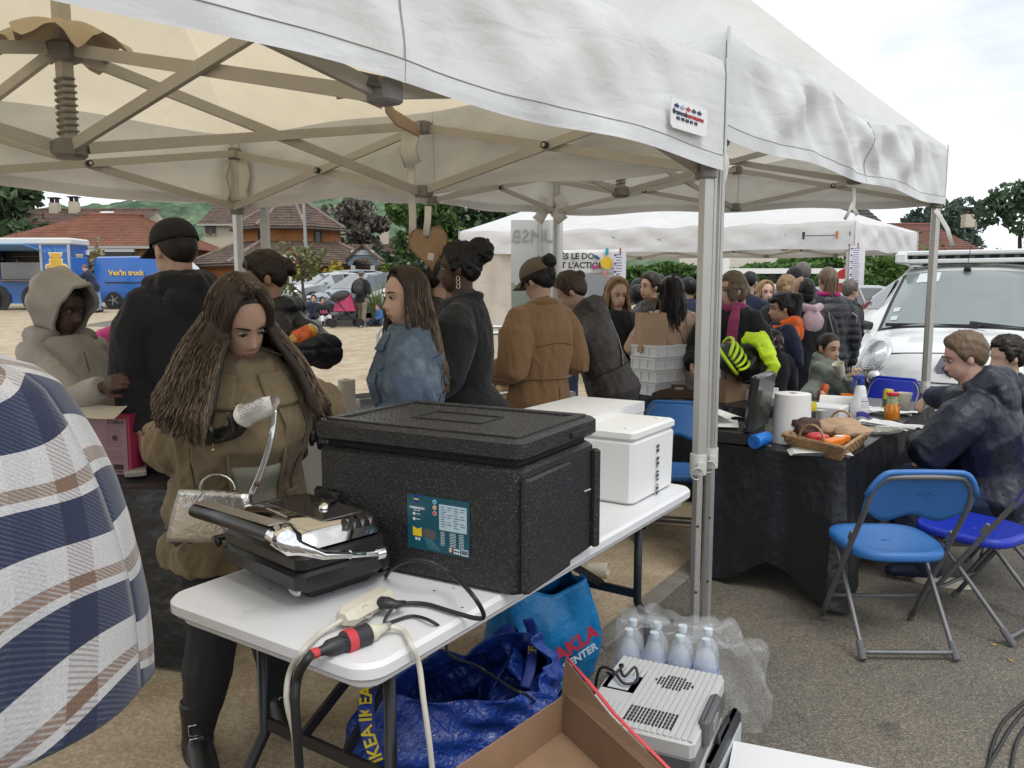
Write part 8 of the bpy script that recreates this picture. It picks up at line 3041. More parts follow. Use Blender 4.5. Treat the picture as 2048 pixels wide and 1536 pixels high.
MB().lathe(cprof,20).build('body',mat('can orange',(.62,.13,.04),.3,metal=.3),ca,smooth=45)
MB().lathe([(.0235,.1405),(0,.1395)],18).build('top',M_ALU,ca)
hM=1.80
q=person('seated man in a black hooded winter jacket, turned to the table',2.53,4.12,62,h=hM,lod=0,sk='pink',fem=False,hipz=.265,lean=13,head=(14,14,0),g=1.22,face=True,curl=55,arms=([at(1868,900,4.0),at(1850,895,4.3)],'bent'),legs=(((.075,.235,.27),(.07,.16,.05)),((.10,.22,.27),(.12,.26,.05))),top=dict(m=mat('navy nylon',(.013,.017,.030),.45,bump=(12,.6),fine=(200,.15),spec=.4),hem=.44,grow=.036,arm=1.5,hood=1.6,fold=.010,fscale=11,name='winter_jacket',flare=.01),pants=dict(m=C_DENIM,grow=.016,fold=.006),shoes=SH_NAVY,hair=H_('short','sandy',rough=.004,freq=90),brow=(.12,.07,.04))
fo=person('person with dark curly hair reaching over the table end to a phone',3.02,4.86,78,h=1.66,lod=1,sk='light',hipz=.28,face=False,head=(10,8,0),curl=30,arms=([at(1930,800,5.0),at(1858,792,5.28)],'bent'),handdir=(at(1815,822,5.42)-at(1858,792,5.28),None),palms=(Vector((0,0,-1)),None),legs=('sit','sit'),top=dict(m=C_NAVY,hem=.46,grow=.036,arm=1.4,name='jacket'),pants=dict(m=C_DENIM),shoes=SH_BLACK,hair=H_('short','dkbrown',add=LOWBUN,rough=.009,freq=110))
bg_('man with grey curls behind the hanging menu sheets',1700,562,10.1,-80,C_BLACK,H_('short','grey',rough=.006),'pink',fem=False,lod=2)
bg_('person with brown hair showing beside the roll-up banner',1130,560,9.3,172,C_NAVY,H_('short','brown'),lod=2,face=False)
q=bg_('man with grey cap, black jacket and taupe trousers walking away',722,541,24.1,-14,C_BLACK,H_('crop','grey'),face=False,fem=False,lod=2,pm=C_TAUPE,sh_=SH_BLUE,arms=('bent','bent'),legs=('step','back'))
cap_on(q,mat('grey cap cloth',(.14,.16,.19),.9))
bp_=thing('backpack','black backpack worn by the man in the grey cap','backpack',q.root.location,R(-14))
T=q.T
b=MB().ell(T((0,-.115,.70)),(.17,.11,.26),None,18,12)
b.ell(T((0,-.16,.655)),(.13,.07,.13),None,14,9)
me=remesh(b,.02,2)
me.materials.append(mat('backpack nylon',(.02,.021,.024),.6,bump=(10,.4)))
smooth_flags(me)
link('bag',me,bp_)
for s in(-1,1):
 MB().tube([T((s*.055,-.05,.84)),T((s*.065,.06,.80)),T((s*.08,.07,.70)),T((s*.085,-.04,.62))],.014,6).build('strap',mat('strap orange',(.35,.12,.05),.7),bp_)
GRND=dict(hipz=.14,legs=(((.09,.17,.22),(.07,.27,.045)),((.07,.18,.20),(.10,.26,.045))))
def kid(label,px,top,Y,yaw,c,hair,sk,pm,sh_=SH_BLACK,h=1.45):
 x=wp(px,top,Y)
 z=zat(top,Y)-h+(.52-.14)*h
 return person(label,x,Y,yaw,h=h,lod=2,sk=sk,z=max(z,terr(0,Y)-.05),top=dict(m=c,hem=.47,grow=.02,arm=1.2),pants=dict(m=pm),shoes=sh_,hair=hair,arms=('bent','bent'),**GRND)
q=kid('youth in black sweatshirt and white trousers sitting on the kerb',644,594,24.6,215,C_BLACK,H_('short','black'),'tan',C_WHITE)
text('USA',.13,mat('pink print',(.65,.10,.30),.7),frame(q.T((0,.088,.69)),(-1,0,0),(0,0,1)),q.root,bold=.004)
kid('youth with a black cap sitting at the left of the kerb group',627,590,25.0,190,C_NAVY,H_('short','black'),'light',C_NAVY)
kid('small child in a blue top sitting by the spiky grass',757,607,24.3,120,cloth('bright blue top',(.05,.13,.32)),H_('crop','dkbrown'),'pink',C_NAVY,h=1.15)
kid('child sitting behind the pushchair',702,596,25.2,170,C_BLACK,H_('crop','dkbrown'),'light',C_DENIM,h=1.4)
q=bg_('man in navy t-shirt and jeans leaning on the trestle table',186,534,29.3,88,C_NAVY,H_('crop','sandy'),'pink',fem=False,lod=2,pm=C_LJEAN,lean=24,head=(0,22,0),arms=(((.03,.13,-.13),(.02,.22,-.15)),((.03,.13,-.13),(.02,.22,-.15))),tp=dict(sleeve=.45),dh=.16,g=1.15,legs=(((.056,.03,.285),(.058,.02,.048)),((.056,-.04,.285),(.058,-.09,.048))))
bg_('food truck vendor with dark hair at the hatch edge',4,508,31.6,170,C_BLACK,H_('short','dkbrown'),lod=2,face=False,z=terr(0,31)+.55,dh=-.55)
bg_('second food truck vendor inside the hatch',36,512,31.7,150,C_NAVY,H_('short','black'),'tan',lod=2,face=False,z=terr(0,31)+.55,dh=-.55)
def pushchair():
 x=wp(688,620,23.9)
 t=thing('pushchair','pushchair with pink seat cover and grey blanket on its hood','pushchair',(x,23.9,terr(0,23.9)),R(-70))
 fr=MB()
 for s in(-1,1):
  fr.tube([(s*.26,.42,.14),(s*.24,.0,.50),(s*.24,-.45,1.02)],.018,6)
  fr.tube([(s*.26,-.38,.14),(s*.24,.0,.50)],.018,6)
 fr.tube([(-.24,-.45,1.02),(.24,-.45,1.02)],.02,6)
 fr.build('frame',M_TRIM,t)
 for s in(-1,1):
  for y in(.42,-.38):
   w=MB().lathe([(.07,-.02),(.13,-.025),(.13,.025),(.07,.02)],18,(s*.28,y,.13),rot('Y',90)).build('wheel',M_TYRE,t)
   MB().lathe([(0,-.015),(.07,-.012),(.07,.012),(0,.015)],12,(s*.28,y,.13),rot('Y',90)).build('rim',M_RIM,w)
 b=MB().grid(lambda u,v:Vector(((.17+.10*v+.018*math.sin(u*6.283*9)*v)*math.cos(u*6.283),.02+(.20+.13*v+.018*math.sin(u*6.283*9)*v)*math.sin(u*6.283),.98-.50*v)),60,10,wrap=True)
 b.ell((0,.02,.93),(.17,.2,.08))
 b.build('seat',mat('pink padding',(.40,.035,.11),.7,bump=(6,.6)),t,smooth=True)
 b=MB().ell((0,-.10,.92),(.29,.30,.16),rot('X',18),16,9)
 b.build('blanket',mat('dark grey fleece',(.05,.047,.045),.95,bump=(9,.6)),t,smooth=True)
 MB().box((0,.0,.30),(.40,.55,.16),bev=.05).build('basket',M_TRIM,t)
pushchair()
#  things on the tables, banners and sheets
zt3=.748
def Box(name,label,cat,p,rz,d,m,parts=(),group=None,bev=.0):
 t=thing(name,label,cat,p,R(rz),group)
 MB().box((0,0,d[2]/2),d,bev=bev).build('body',m,t)
 for nm,c,dd,mm in parts:
  MB().box(c,dd).build(nm,mm,t)
 return t
M_PAPER=mat('office paper',(.72,.72,.71),.7,var=(6,.03))
M_KRAFT=mat('kraft paper',(.40,.27,.17),.85,bump=(25,.5),var=(9,.12))
bk=thing('wicker_basket','rectangular wicker basket with two hoop handles near the table corner','basket',(0,0,0))
rim=[pz(1688,898,.815),pz(1744,860,.815),pz(1627,846,.815),pz(1566,872,.815)]
cb=sum(rim,Vector())/4
bas=[cb+(p-cb)*.80 for p in rim]
for p in bas:
 p.z=zt3
M_WICK=mat('wicker',(.34,.205,.095),.6,var=(40,.3))
def per(C,u):
 k=(u%1)*4
 i=int(k)%4
 return C[i].lerp(C[(i+1)%4],k-int(k))
for j in range(7):
 v=j/6
 MB().tube([per(bas,u/64).lerp(per(rim,u/64),v)+(per(rim,u/64)-cb).normalized()*(.0035*(-1)**(u+j))for u in range(64)],.0062,6,closed=True).build('strand',M_WICK,bk,smooth=True)
sb=MB()
for u in range(32):
 sb.tube([per(bas,(u+.5)/32),per(rim,(u+.5)/32)],.0035,5)
sb.build('stake',M_WICK,bk)
MB().tube([per(rim,u/48)+Vector((0,0,.006))for u in range(48)],.0095,6,closed=True).build('braided_rim',M_WICK,bk,smooth=True)
MB().add(bas,[(0,1,2,3)]).build('bottom',M_WICK,bk)
for a,b in((0,3),(1,2)):
 m0,m1=rim[a].lerp(rim[b],.30),rim[a].lerp(rim[b],.72)
 MB().tube([m0.lerp(m1,(1-math.cos(t))/2)+Z3*.085*math.sin(t)for t in[math.pi*k/12 for k in range(13)]],.006,6).build('handle',M_WICK,bk,smooth=True)
rg=random.Random(4)
def crumple(name,label,cat,c,r,m,seed,amp=.25):
 t=MB().ell((0,0,0),(1,1,1),None,36,24)
 me=t.mesh(name,m)
 v=get_v(me)
 n=vnoise(v,3.2,seed,3)*amp+(1-np.abs(vnoise(v,5,seed+2,2)))*amp*.5
 v=v*(1+n)[:,None]*np.array(r)
 set_v(me,v)
 smooth_flags(me)
 o=link(name,me)
 o.location=c
 return tag(o,label,cat)
crumple('paper_bag','crumpled brown paper bag filling the back of the wicker basket','paper bag',per(rim,.36).lerp(cb,.45)+Z3*.018,(.115,.085,.045),M_KRAFT,3,.2)
crumple('paper_bag','flat brown paper bag at the right side of the wicker basket','paper bag',per(rim,.22).lerp(cb,.4)+Z3*.008,(.085,.075,.032),M_KRAFT,8,.2)
crumple('brown_cloth','dark brown crumpled cloth at the back of the wicker basket','cloth',per(rim,.66).lerp(cb,.30)+Z3*.03,(.075,.055,.045),mat('chocolate cloth',(.05,.022,.018),.7),5,.3)
crumple('snack_packet','shiny red snack packet in the wicker basket','packet',per(rim,.86).lerp(cb,.4)+Z3*.006,(.055,.035,.025),mat('red foil',(.50,.03,.04),.3,var=(30,.4)),9,.15)
Box('biscuit_packet','orange biscuit packet at the front of the wicker basket','packet',per(rim,.97).lerp(cb,.30)-Z3*.012,130,(.05,.15,.035),mat('orange pack',(.75,.20,.02),.4),bev=.008)
Box('biscuit_packet','orange and white biscuit packet beside the paper bag in the basket','packet',per(rim,.06).lerp(cb,.40)-Z3*.012,128,(.045,.10,.033),MATS['orange pack'],(('label',(.0,.02,.034),(.038,.04,.002),M_PAPER),),bev=.008)
ps=thing('paper_stack','white papers lying at the near corner of the black table','papers',pz(1634,908,zt3),R(-12))
for k in range(4):
 MB().grid(lambda u,v:Vector(((u-.5)*.27+k*.006,(v-.5)*.15-k*.004,.003+k*.004+.008*math.sin(u*3.1)*(k+1)/4)),8,6).build('sheet',M_PAPER,ps,smooth=True)
c0=pz(1492,892,zt3)
cbx=thing('cash_case','open black case with papers inside on the near end of the black table','case',c0,R(58))
MB().box((.17,.14,.035),(.34,.30,.07),bev=.012).build('base',M_PLB,cbx,smooth=35)
MB().box((.17,.14,.0715),(.30,.26,.004)).build('tray',mat('case dark',(.008,.008,.009),.7),cbx)
l_=MB().box((.17,-.018,.215),(.36,.045,.30),rot('X',7),bev=.016)
l_.build('lid',mat('case black',(.012,.012,.014),.25,fine=(300,.2),coat=.3),cbx,smooth=35)
for k,(x,y,r_)in enumerate(((.12,.16,20),(.21,.20,-15),(.10,.22,50))):
 MB().grid(lambda u,v:rot('Z',r_)@Vector(((u-.5)*.21,(v-.5)*.15,.02*math.sin(u*3)+.03*v*k))+Vector((x,y,.085+k*.012)),6,6).build('paper',M_PAPER,cbx,smooth=True)
a,b=pz(1508,884,zt3+.036),pz(1546,872,zt3+.036)
d=(b-a).normalized()
br=thing('bag_roll','roll of bright blue bin bags lying beside the black case','roll',(0,0,0))
MB().tube([a,a+d*.003,a+d*.15,a+d*.153],[.034,.036,.036,.034],18).build('roll',mat('bin bag blue',(.012,.16,.55),.28,bump=(30,.5)),br,smooth=40)
sd=Z3.cross(d)
MB().tube([a-d*.001+sd*r_*math.cos(t)+Z3*r_*math.sin(t)for r_,t in[(.003+.0285*k/40,k*.5)for k in range(41)]],.0014,4).build('spiral',mat('bin bag dark',(.005,.05,.22),.5),br)
def roll(label,p,r,h,flare=0.,lying=None,m=None,name='paper_roll'):
 t=thing(name,label,'paper roll',p)
 m=m or mat('kitchen paper',(.70,.69,.67),.9,fine=(160,.5))
 M=None
 if lying is not None:
  t.rotation_euler=(R(90),0,R(lying))
 MB().lathe([(.02,0),(r*(1+flare),.001),(r*(1+flare*.4),h*.45),(r,h-.003),(r-.004,h),(.022,h),(.02,h-.004),(.02,0)],30).build('roll',m,t,smooth=45)
 MB().lathe([(.0205,.001),(.0205,h+.001),(.0185,h+.001),(.0185,.001)],18).build('core',M_KRAFT,t,smooth=45)
 return t
p=pz(1582,884,zt3)
roll('thick kitchen paper roll with its loose sheet flared at the base, behind the basket',p,.092,.262,.12)
p=pz(1640,806,zt3+.075)
roll('kitchen paper roll lying on its side behind the thick one',p,.055,.24,0,62)
p=pz(695,843,.75)
roll('slim kitchen paper roll standing on the white cloth table',p,.052,.26,m=mat('kitchen paper warm',(.62,.58,.53),.9))
def can(label,px,py,c,s=1.,stripe=None):
 t=thing('drink_can',label,'can',pz(px,py,zt3))
 MB().lathe([(q*s,z*s)for q,z in cprof],20).build('body',mat('can %.2f'%c[0],c,.3,metal=.2,var=(30,.3)),t,smooth=45)
 MB().lathe([(.0235*s,.1405*s),(0,.1395*s)],18).build('top',M_ALU,t)
 if stripe:
  MB().lathe([(.0303*s,.04*s),(.0303*s,.085*s)],20).build('label',mat('can stripe %.2f'%stripe[0],stripe,.4,var=(40,.6)),t)
 return t
can('yellow drink can half hidden behind the basket',1622,848,(.62,.50,.02),.95,(.05,.05,.06))
can('yellow and dark drink can behind the glass juice jar',1775,826,(.60,.48,.03),1.1,(.06,.09,.04))
paper_cup('small white paper cup beside the yellow can',pz(1643,846,zt3),.8,c=(.70,.69,.64),mark=False)
paper_cup('tall cream paper cup at the far right corner of the black table',pz(1806,823,zt3),1.28,c=(.62,.58,.48),mark=False)
t=thing('beaker','ribbed orange plastic beaker between the hoodie boy and the spray bottle','cup',pz(1693,827,zt3))
MB().lathe([(0,.003),(.030,0),(.032,.004),(.034,.03),(.0345,.032),(.0365,.06),(.037,.062),(.040,.095),(.0405,.097),(.043,.128),(.041,.128),(.030,.008),(0,.007)],26).build('shell',mat('orange plastic',(.72,.20,.015),.35),t,smooth=35)
sp=thing('spray_bottle','white spray bottle with a blue trigger head','spray bottle',pz(1718,838,zt3),R(20))
MB().lathe([(0,0),(.052,0),(.058,.01),(.058,.07),(.050,.11),(.040,.14),(.034,.18),(.028,.205),(.018,.215),(.018,.225)],26).build('bottle',mat('spray white',(.72,.72,.73),.35),sp,smooth=50)
hd_=MB().lathe([(.021,.215),(.021,.245),(.016,.25)],18)
hd_.box((-.012,0,.262),(.075,.028,.030),bev=.008)
hd_.bar((-.042,0,.262),(-.066,0,.205),.016,.012,up=(0,1,0))
hd_.box((-.052,0,.268),(.016,.018,.016))
hd_.build('trigger_head',mat('trigger blue',(.018,.04,.26),.4),sp,smooth=40)
lb=MB()
lb.grid(lambda u,v:Vector((.0592*math.cos(R(-150+110*u)),.0592*math.sin(R(-150+110*u)),.018+v*.032+.008*math.sin(u*6))),14,3)
lb.build('label',mat('label violet',(.07,.06,.30),.5,var=(60,.4)),sp)
lb=MB()
for k in range(6):
 zz=.082+k*.011
 rr=float(np.interp(zz,[.07,.11,.14,.18],[.0588,.0508,.0408,.0348]))
 lb.grid(lambda u,v:Vector((rr*math.cos(R(-125+(70 if k%2 else 52)*u)),rr*math.sin(R(-125+(70 if k%2 else 52)*u)),zz+v*(.005 if k==3 else .0022))),8,2)
lb.build('small_print',mat('print ink',(.06,.06,.10),.6),sp)
jr=thing('juice_jar','glass jar of orange juice with a red lid','jar',pz(1783,839,zt3))
MB().lathe([(0,0),(.042,0),(.046,.01),(.046,.07),(.034,.105),(.031,.125)],24).build('jar',mat('juice glass',(.66,.22,.015),.08,coat=1.),jr,smooth=50)
MB().lathe([(.0355,.095),(.0325,.125),(.031,.145),(.0315,.150)],24).build('label',mat('jar label',(.30,.36,.22),.4,var=(50,.8)),jr,smooth=50)
MB().lathe([(.034,.15),(.035,.152),(.035,.168),(.033,.171),(0,.171)],24).build('lid',mat('jar red',(.55,.02,.03),.35),jr,smooth=40)
Box('white_carton','low white carton with sloping top edges behind the yellow can','carton',pz(1648,836,zt3),53,(.20,.26,.085),mat('white card',(.7,.7,.7),.5),bev=.012)
Box('black_tablet','flat black slab behind the white carton','tablet',pz(1672,812,zt3),50,(.17,.40,.02),M_PLB,bev=.004)
for k,(px,py,w,h,rz,lab)in enumerate(((1770,856,.14,.36,30,'folded white paper sheets along the right edge of the black table'),(1752,826,.15,.20,55,'loose crumpled white paper behind the spray bottle'),(1796,830,.09,.16,60,'white napkin under the juice jar'))):
 t=thing('paper_sheet',lab,'paper',pz(px,py,zt3),R(rz))
 for j in range(2):
  MB().grid(lambda u,v:Vector(((u-.5)*w+j*.03,(v-.5)*h-j*.03,.004+.010*j+(.012*math.sin(u*7+k)*math.sin(v*6+j)+.012)*(.5 if k==2 else 1))),12,14).build('sheet',M_PAPER,t,smooth=True)
crumple('knitted_cloth','grey green striped cloth crumpled right of the basket','cloth',pz(1748,862,zt3+.012),(.16,.05,.022),mat('striped cloth',(.30,.31,.26),.9,var=(60,.5)),12,.22)
Box('smartphone','dark smartphone under the pointing finger','phone',pz(1818,826,zt3),60,(.075,.15,.010),M_PLB,(('screen',(0,0,.0106),(.066,.135,.001),mat('phone glass',(.02,.022,.03),.05)),),bev=.003)
cp=at(1862,885,4.12)
t=thing('crisp_bag','kraft crisp bag with a yellow and red badge held by the seated man','crisp bag',cp,R(-20))
t.rotation_euler=(0,R(14),R(-20))
MB().tube([(0,0,-.10),(0,0,-.085),(0,0,.0),(0,0,.075),(0,0,.09)],[(.055,.003),(.058,.02),(.062,.032),(.058,.018),(.056,.003)],16,side=(1,0,0)).build('bag',mat('kraft foil',(.36,.25,.15),.4,bump=(18,.4)),t,smooth=True)
MB().lathe([(.045,0),(.045,.002)],20,(-.012,-.033,.02),rot('X',90)).build('badge',M_PLB,t)
MB().lathe([(.036,0),(.036,.002)],20,(-.012,-.0355,.02),rot('X',90)).build('badge',mat('badge yellow',(.70,.42,.03),.5),t)
text("Lay's",.034,mat('badge red',(.55,.03,.05),.5),frame((-.012,-.039,.02),(1,0,.1),(0,0,1)),t,bold=.001)
t=thing('sandwich','wrapped sandwich in the seated man’s hand','sandwich',at(1893,852,4.2),R(20))
MB().box((0,0,0),(.05,.10,.022),rot('X',20),bev=.008).build('bread',mat('bread pale',(.55,.38,.22),.7),t)
MB().box((0,-.002,-.016),(.052,.09,.010),rot('X',20)).build('filling',mat('filling',(.40,.10,.07),.6),t)
MB().box((0,.01,-.045),(.055,.07,.05),rot('X',20),bev=.012).build('wrapper',M_PAPER,t)
M_CRATE=mat('white crate plastic',(.70,.70,.69),.42)
def crate():
 t=thing('stacking_crate','x','crate',(0,0,0))
 w,d,h=.30,.25,.092
 b=MB()
 for s in(-1,1):
  b.box((s*w/2,0,h/2),(.008,d,h))
  b.box((0,s*d/2,h/2),(w+.008,.008,h))
 b.box((0,0,.006),(w,d,.008))
 b.build('tub',M_CRATE,t)
 for s in(-1,1):
  for zz in(.008,h-.006):
   MB().box((0,s*(d/2+.007),zz),(w+.03,.010,.014)).build('rib',M_CRATE,t)
   MB().box((s*(w/2+.007),0,zz),(.010,d+.03,.014)).build('rib',M_CRATE,t)
  for k in range(4):
   MB().box(((k-1.5)*w/3,s*(d/2+.007),h/2),(.010,.010,h-.03)).build('rib',M_CRATE,t)
  for k in range(4):
   MB().box((s*(w/2+.007),(k-1.5)*d/3,h/2),(.010,.010,h-.03)).build('rib',M_CRATE,t)
 return t
cr=crate()
base=pz(1314,786,.752)
names=['bottom crate of the white crate stack','second white crate from the bottom of the stack','third white crate from the bottom of the stack','topmost white crate, under the brown paper carrier']
cr.location,cr.rotation_euler,cr['label'],cr['group']=base,(0,0,R(36)),names[0],'stacked white crates'
for k in(1,2,3):
 dup(cr,base+Vector((.006*(k%2),.0,.096*k)),R(36+(k%2)*2-1),names[k])
p=pz(1372,784,.752)
dup(cr,(p.x,p.y+.16,.752),R(20),'single white crate right of the stack, behind the wooden tray')
kb_=thing('paper_carrier','brown paper carrier bag with twisted handles on top of the white crates','paper bag',base+Vector((-.06,.0,.096*4-.06)),R(18))
MB().box((0,0,.15),(.22,.12,.30),taper=(.96,.9)).build('bag',M_KRAFT,kb_)
for s in(-1,1):
 MB().tube([(-.05,s*.05,.29),(-.05,s*.052,.38),(-.03,s*.052,.41),(.03,s*.052,.41),(.05,s*.052,.38),(.05,s*.05,.29)],.006,6).build('handle',mat('kraft dark',(.14,.085,.045),.8),kb_,smooth=True)
wt_=thing('wooden_tray','dark brown wooden tray with an arched cut-out handle below the white crates','tray',pz(1358,796,.752),R(-16))
wd=mat('dark stained wood',(.075,.04,.022),.6,bump=(14,.4),var=(9,.3))
pl=[(-.20,0),(.24,0),(.24,.03),(.16,.055),(.06,.075),(.055,.10),(-.055,.10),(-.06,.075),(-.14,.055),(-.20,.03)]
MB().prism(pl,.018).build('end_board',wd,wt_)
MB().box((0,-.0095,.072),(.06,.004,.018),bev=.001).build('hand_hole',mat('hole pale',(.40,.34,.27),.8),wt_)
MB().box((.02,.19,.012),(.42,.34,.02)).build('base_board',wd,wt_)
kx=Box('cardboard_box','open cardboard box with a white packet inside, right of the gazebo leg','carton',pz(1449,800,.752),40,(.26,.20,.17),mat('cardboard',(.3,.2,.12),.85))
o=MB().add([(-.125,-.1,.17),(.125,-.1,.17),(.128,-.125,.26),(-.122,-.125,.26)],[(0,1,2,3)]).build('flap',MATS['cardboard'],kx)
solidify(o,.004,0)
MB().box((-.03,.02,.19),(.16,.12,.08),rot('Y',6),bev=.004).build('packet',M_PAPER,kx)
p=pz(1502,795,.752)
Box('pastry_carton','low white carton under the knitted grey cloth','carton',p,35,(.30,.26,.075),MATS['white card'])
crumple('knitted_cloth','black and white knitted cloth folded on the low white carton','cloth',p+Z3*.105,(.16,.12,.038),mat('knit pattern',(.30,.30,.28),.95,bump=(60,1.),var=(70,.9)),15,.10)
hx=at(1457,716,5.62)
hl=thing('cycle_helmet','neon yellow and black vented cycle helmet hanging at the magenta scarf','helmet',hx)
hl.rotation_euler=(R(20),R(52),R(10))
hl.scale=(1.25,1.25,1.25)
neon,neon_d=mat('neon yellow',(.55,.80,.02),.45),M_PLB
MB().ell((0,0,0),(.085,.125,.075),None,22,14).build('liner',neon_d,hl,smooth=True)
for k in(-2,-1,0,1,2):
 pts=[Vector((.042*k*math.cos(t)**.3 if math.cos(t)>0 else 0,.132*math.sin(t),.083*math.cos(t)))for t in[R(-80+160*j/12)for j in range(13)]]
 pts=[p*(1-.05*abs(k)*.6)for p in pts]
 MB().tube(pts,[(.0085,.010)]*13,8,side=(1,0,0)).build('rib',neon,hl,smooth=True)
MB().tube([(.092*math.cos(t),.130*math.sin(t),-.01)for t in[2*math.pi*j/24 for j in range(24)]],.011,6,closed=True).build('rim',neon,hl,smooth=True)
crumple('black_holdall','shiny black bag under the neon jacket in the scarf woman’s arms','bag',at(1500,725,5.72),(.15,.12,.145),mat('black vinyl',(.010,.010,.011),.25,bump=(9,.6)),21,.14)
b=MB()
sp_=[at(1488,676,5.62),at(1512,680,5.55),at(1532,706,5.52),at(1546,730,5.52),at(1540,752,5.55)]
b.tube(spline(sp_,5),[(.044,.024)]*21,14,side=(.7,0,.7))
b.tube(spline([at(1522,668,5.62),at(1532,690,5.56),at(1545,715,5.55)],5),[(.034,.024)]*11,12,side=(.8,0,.5))
me=remesh(b,.009,2)
folds(me,.012,34,7)
me.materials.append(mat('neon fabric',(.62,.85,.02),.6,bump=(25,.6)))
smooth_flags(me)
tag(link('neon_jacket',me),'neon yellow jacket draped over the black bag','jacket')
pc_=thing('pink_carton','pink printed carton with its cream lid flap open','carton',pz(212,949,.750),R(-7))
pk,pf=mat('carton pink print',(.30,.17,.20),.5,var=(12,.06)),mat('carton magenta',(.33,.02,.08),.5)
w,d,h=.245,.18,.265
MB().box((0,d/2,h/2),(w,d,h)).build('body',pf,pc_)
MB().box((-.006,-.002,h*.47),(w-.016,.004,h*.92)).build('back_panel',pk,pc_)
MB().grid(lambda u,v:Vector(((u-.5)*(w+.03*v)-.02*v,-.005-.09*v,h+.012+.03*(1-v)-.012*v+.004*math.sin(u*6))),8,6).build('lid_flap',mat('cream card',(.52,.47,.38),.8),pc_,smooth=True)
MB().box((.01,d*.75,h+.025),(w,.01,.05)).build('lid_flap',MATS['cream card'],pc_)
t_=MB()
for r in range(17):
 for x0,x1 in((-.10,.005),(.012,.095)):
  if(r<6 and x0<0)or(r==9)or(x0>0 and r>13):
   continue
  t_.box(((x0+x1-.008*(r%3))/2,-.0045,h*.82-r*.0112),(x1-x0-.008*(r%3),.001,.0035))
t_.build('small_print',mat('carton grey print',(.20,.115,.135),.6),pc_)
text('Delice',.030,mat('carton dark print',(.06,.02,.03),.6),frame((.062,-.005,h*.88),(1,0,0),(0,0,1)),pc_)
bc=MB()
for k in range(12):
 bc.box((.045+k*.0037,-.005,.036),(.0019 if k%3 else .0028,.001,.022))
bc.build('barcode',MATS['carton dark print'],pc_)
text('1 000g',.012,MATS['carton dark print'],frame((.066,-.005,.016),(1,0,0),(0,0,1)),pc_)
MB().lathe([(.013,0),(.013,.001)],16,(.055,-.0045,h*.62),rot('X',90)).build('recycling_mark',MATS['carton dark print'],pc_)
bt_=thing('glass_bottle','clear bottle with a black cap behind the pink carton','bottle',pz(176,905,.750))
MB().lathe([(0,0),(.036,0),(.037,.19),(.017,.24),(.016,.30)],20).build('bottle',mat('clear glass',(.55,.58,.56),.05,trans=.8),bt_,smooth=50)
MB().lathe([(.018,.285),(.0185,.345),(0,.346)],18).build('cap',M_PLB,bt_,smooth=40)
Box('card_reader','pale grey card terminal lying at the right of the pink carton','card reader',pz(272,947,.750),24,(.085,.16,.025),mat('terminal grey',(.34,.33,.31),.5),(('screen',(0,.035,.0256),(.06,.05,.002),M_PLB),),bev=.008)
Box('juice_carton','small orange carton behind the card terminal','carton',pz(282,925,.750),5,(.035,.03,.11),mat('carton orange',(.75,.26,.02),.5))
M_STEEL=mat('steel tray',(.45,.45,.44),.3,metal=.8)
M_PAST=mat('pastry',(.36,.17,.07),.6,bump=(30,.5),var=(18,.35))
def food(label,px,py,w,d,rz,n,seed,cat='tray',m=None,hgt=.05,nm='serving_tray',item=M_PAST,inm='pastry'):
 t=thing(nm,label,cat,pz(px,py,.752),R(rz))
 b=MB().box((0,0,.004),(w,d,.008))
 for s in(-1,1):
  b.box((s*w/2,0,hgt/2),(.006,d,hgt))
  b.box((0,s*d/2,hgt/2),(w,.006,hgt))
 b.build('tray',m or M_STEEL,t)
 g=random.Random(seed)
 for k in range(n):
  MB().ell((g.uniform(-.4,.4)*w,g.uniform(-.38,.38)*d,.03+.012*(k%2)),(.03*g.uniform(.8,1.2),.024,.018),rot('Z',g.uniform(0,180)),9,6).build(inm,item,t,smooth=True)
 return t
M_TRW=mat('tray wood',(.33,.20,.10),.7)
food('deep steel food pan beside the denim jacket',742,815,.34,.26,44,0,1,hgt=.085)
food('wooden tray of brown pastries left of the camel coat, lower one',1012,806,.30,.22,44,16,2,m=M_TRW)
food('wooden tray of brown pastries left of the camel coat, upper one',1014,776,.34,.24,44,20,3,m=M_TRW)
food('steel dish of sliced food in front of the slim paper roll',655,838,.26,.18,44,7,4,item=mat('ham pink',(.50,.25,.20),.5),inm='slice')
t=thing('plate','white plate with a folded sandwich beside the black glove','plate',pz(648,822,.752))
MB().lathe([(0,.004),(.08,.004),(.115,.016),(.118,.019),(.08,.010),(0,.009)],28).build('plate',M_PAPER,t,smooth=50)
MB().prism([(-.06,0),(.06,0),(.055,.03),(.03,.055),(-.04,.03)],.03,rot('Z',30),o=(0,0,.014)).build('sandwich',mat('bread brown',(.36,.17,.09),.7),t)
zb=8.4
cx_,cz_=at(1172,525,zb),None
bn_=thing('banner','white banner with black lettering and a yellow sun with coloured petals','banner',(0,0,0))
A_,B_=at(1096,501,zb),at(1238,499,zb)
C_,D_=at(1238,549,zb),at(1096,549,zb)
o=MB().grid(lambda u,v:A_.lerp(B_,u).lerp(D_.lerp(C_,u),v)+Vector((0,.015*math.sin(u*14+v*3),0)),24,8).build('sheet',mat('banner white',(.72,.71,.69),.6),bn_,smooth=True)
solidify(o,.003,1)
ink=mat('banner ink',(.04,.04,.045),.7)
for s_,px,py in(('ÈS LE DO',1122,513),("T L'ACTION.",1122,531)):
 text(s_,.084,ink,frame(at(px,py,zb-.03),(1,0,0),(0,0,1)),bn_,align='LEFT',bold=.003)
sc=at(1213,526,zb-.03)
MB().lathe([(.062,0),(.062,.004)],24,sc,rot('X',90)).build('sun_disc',mat('sun yellow',(.75,.50,.03),.6),bn_)
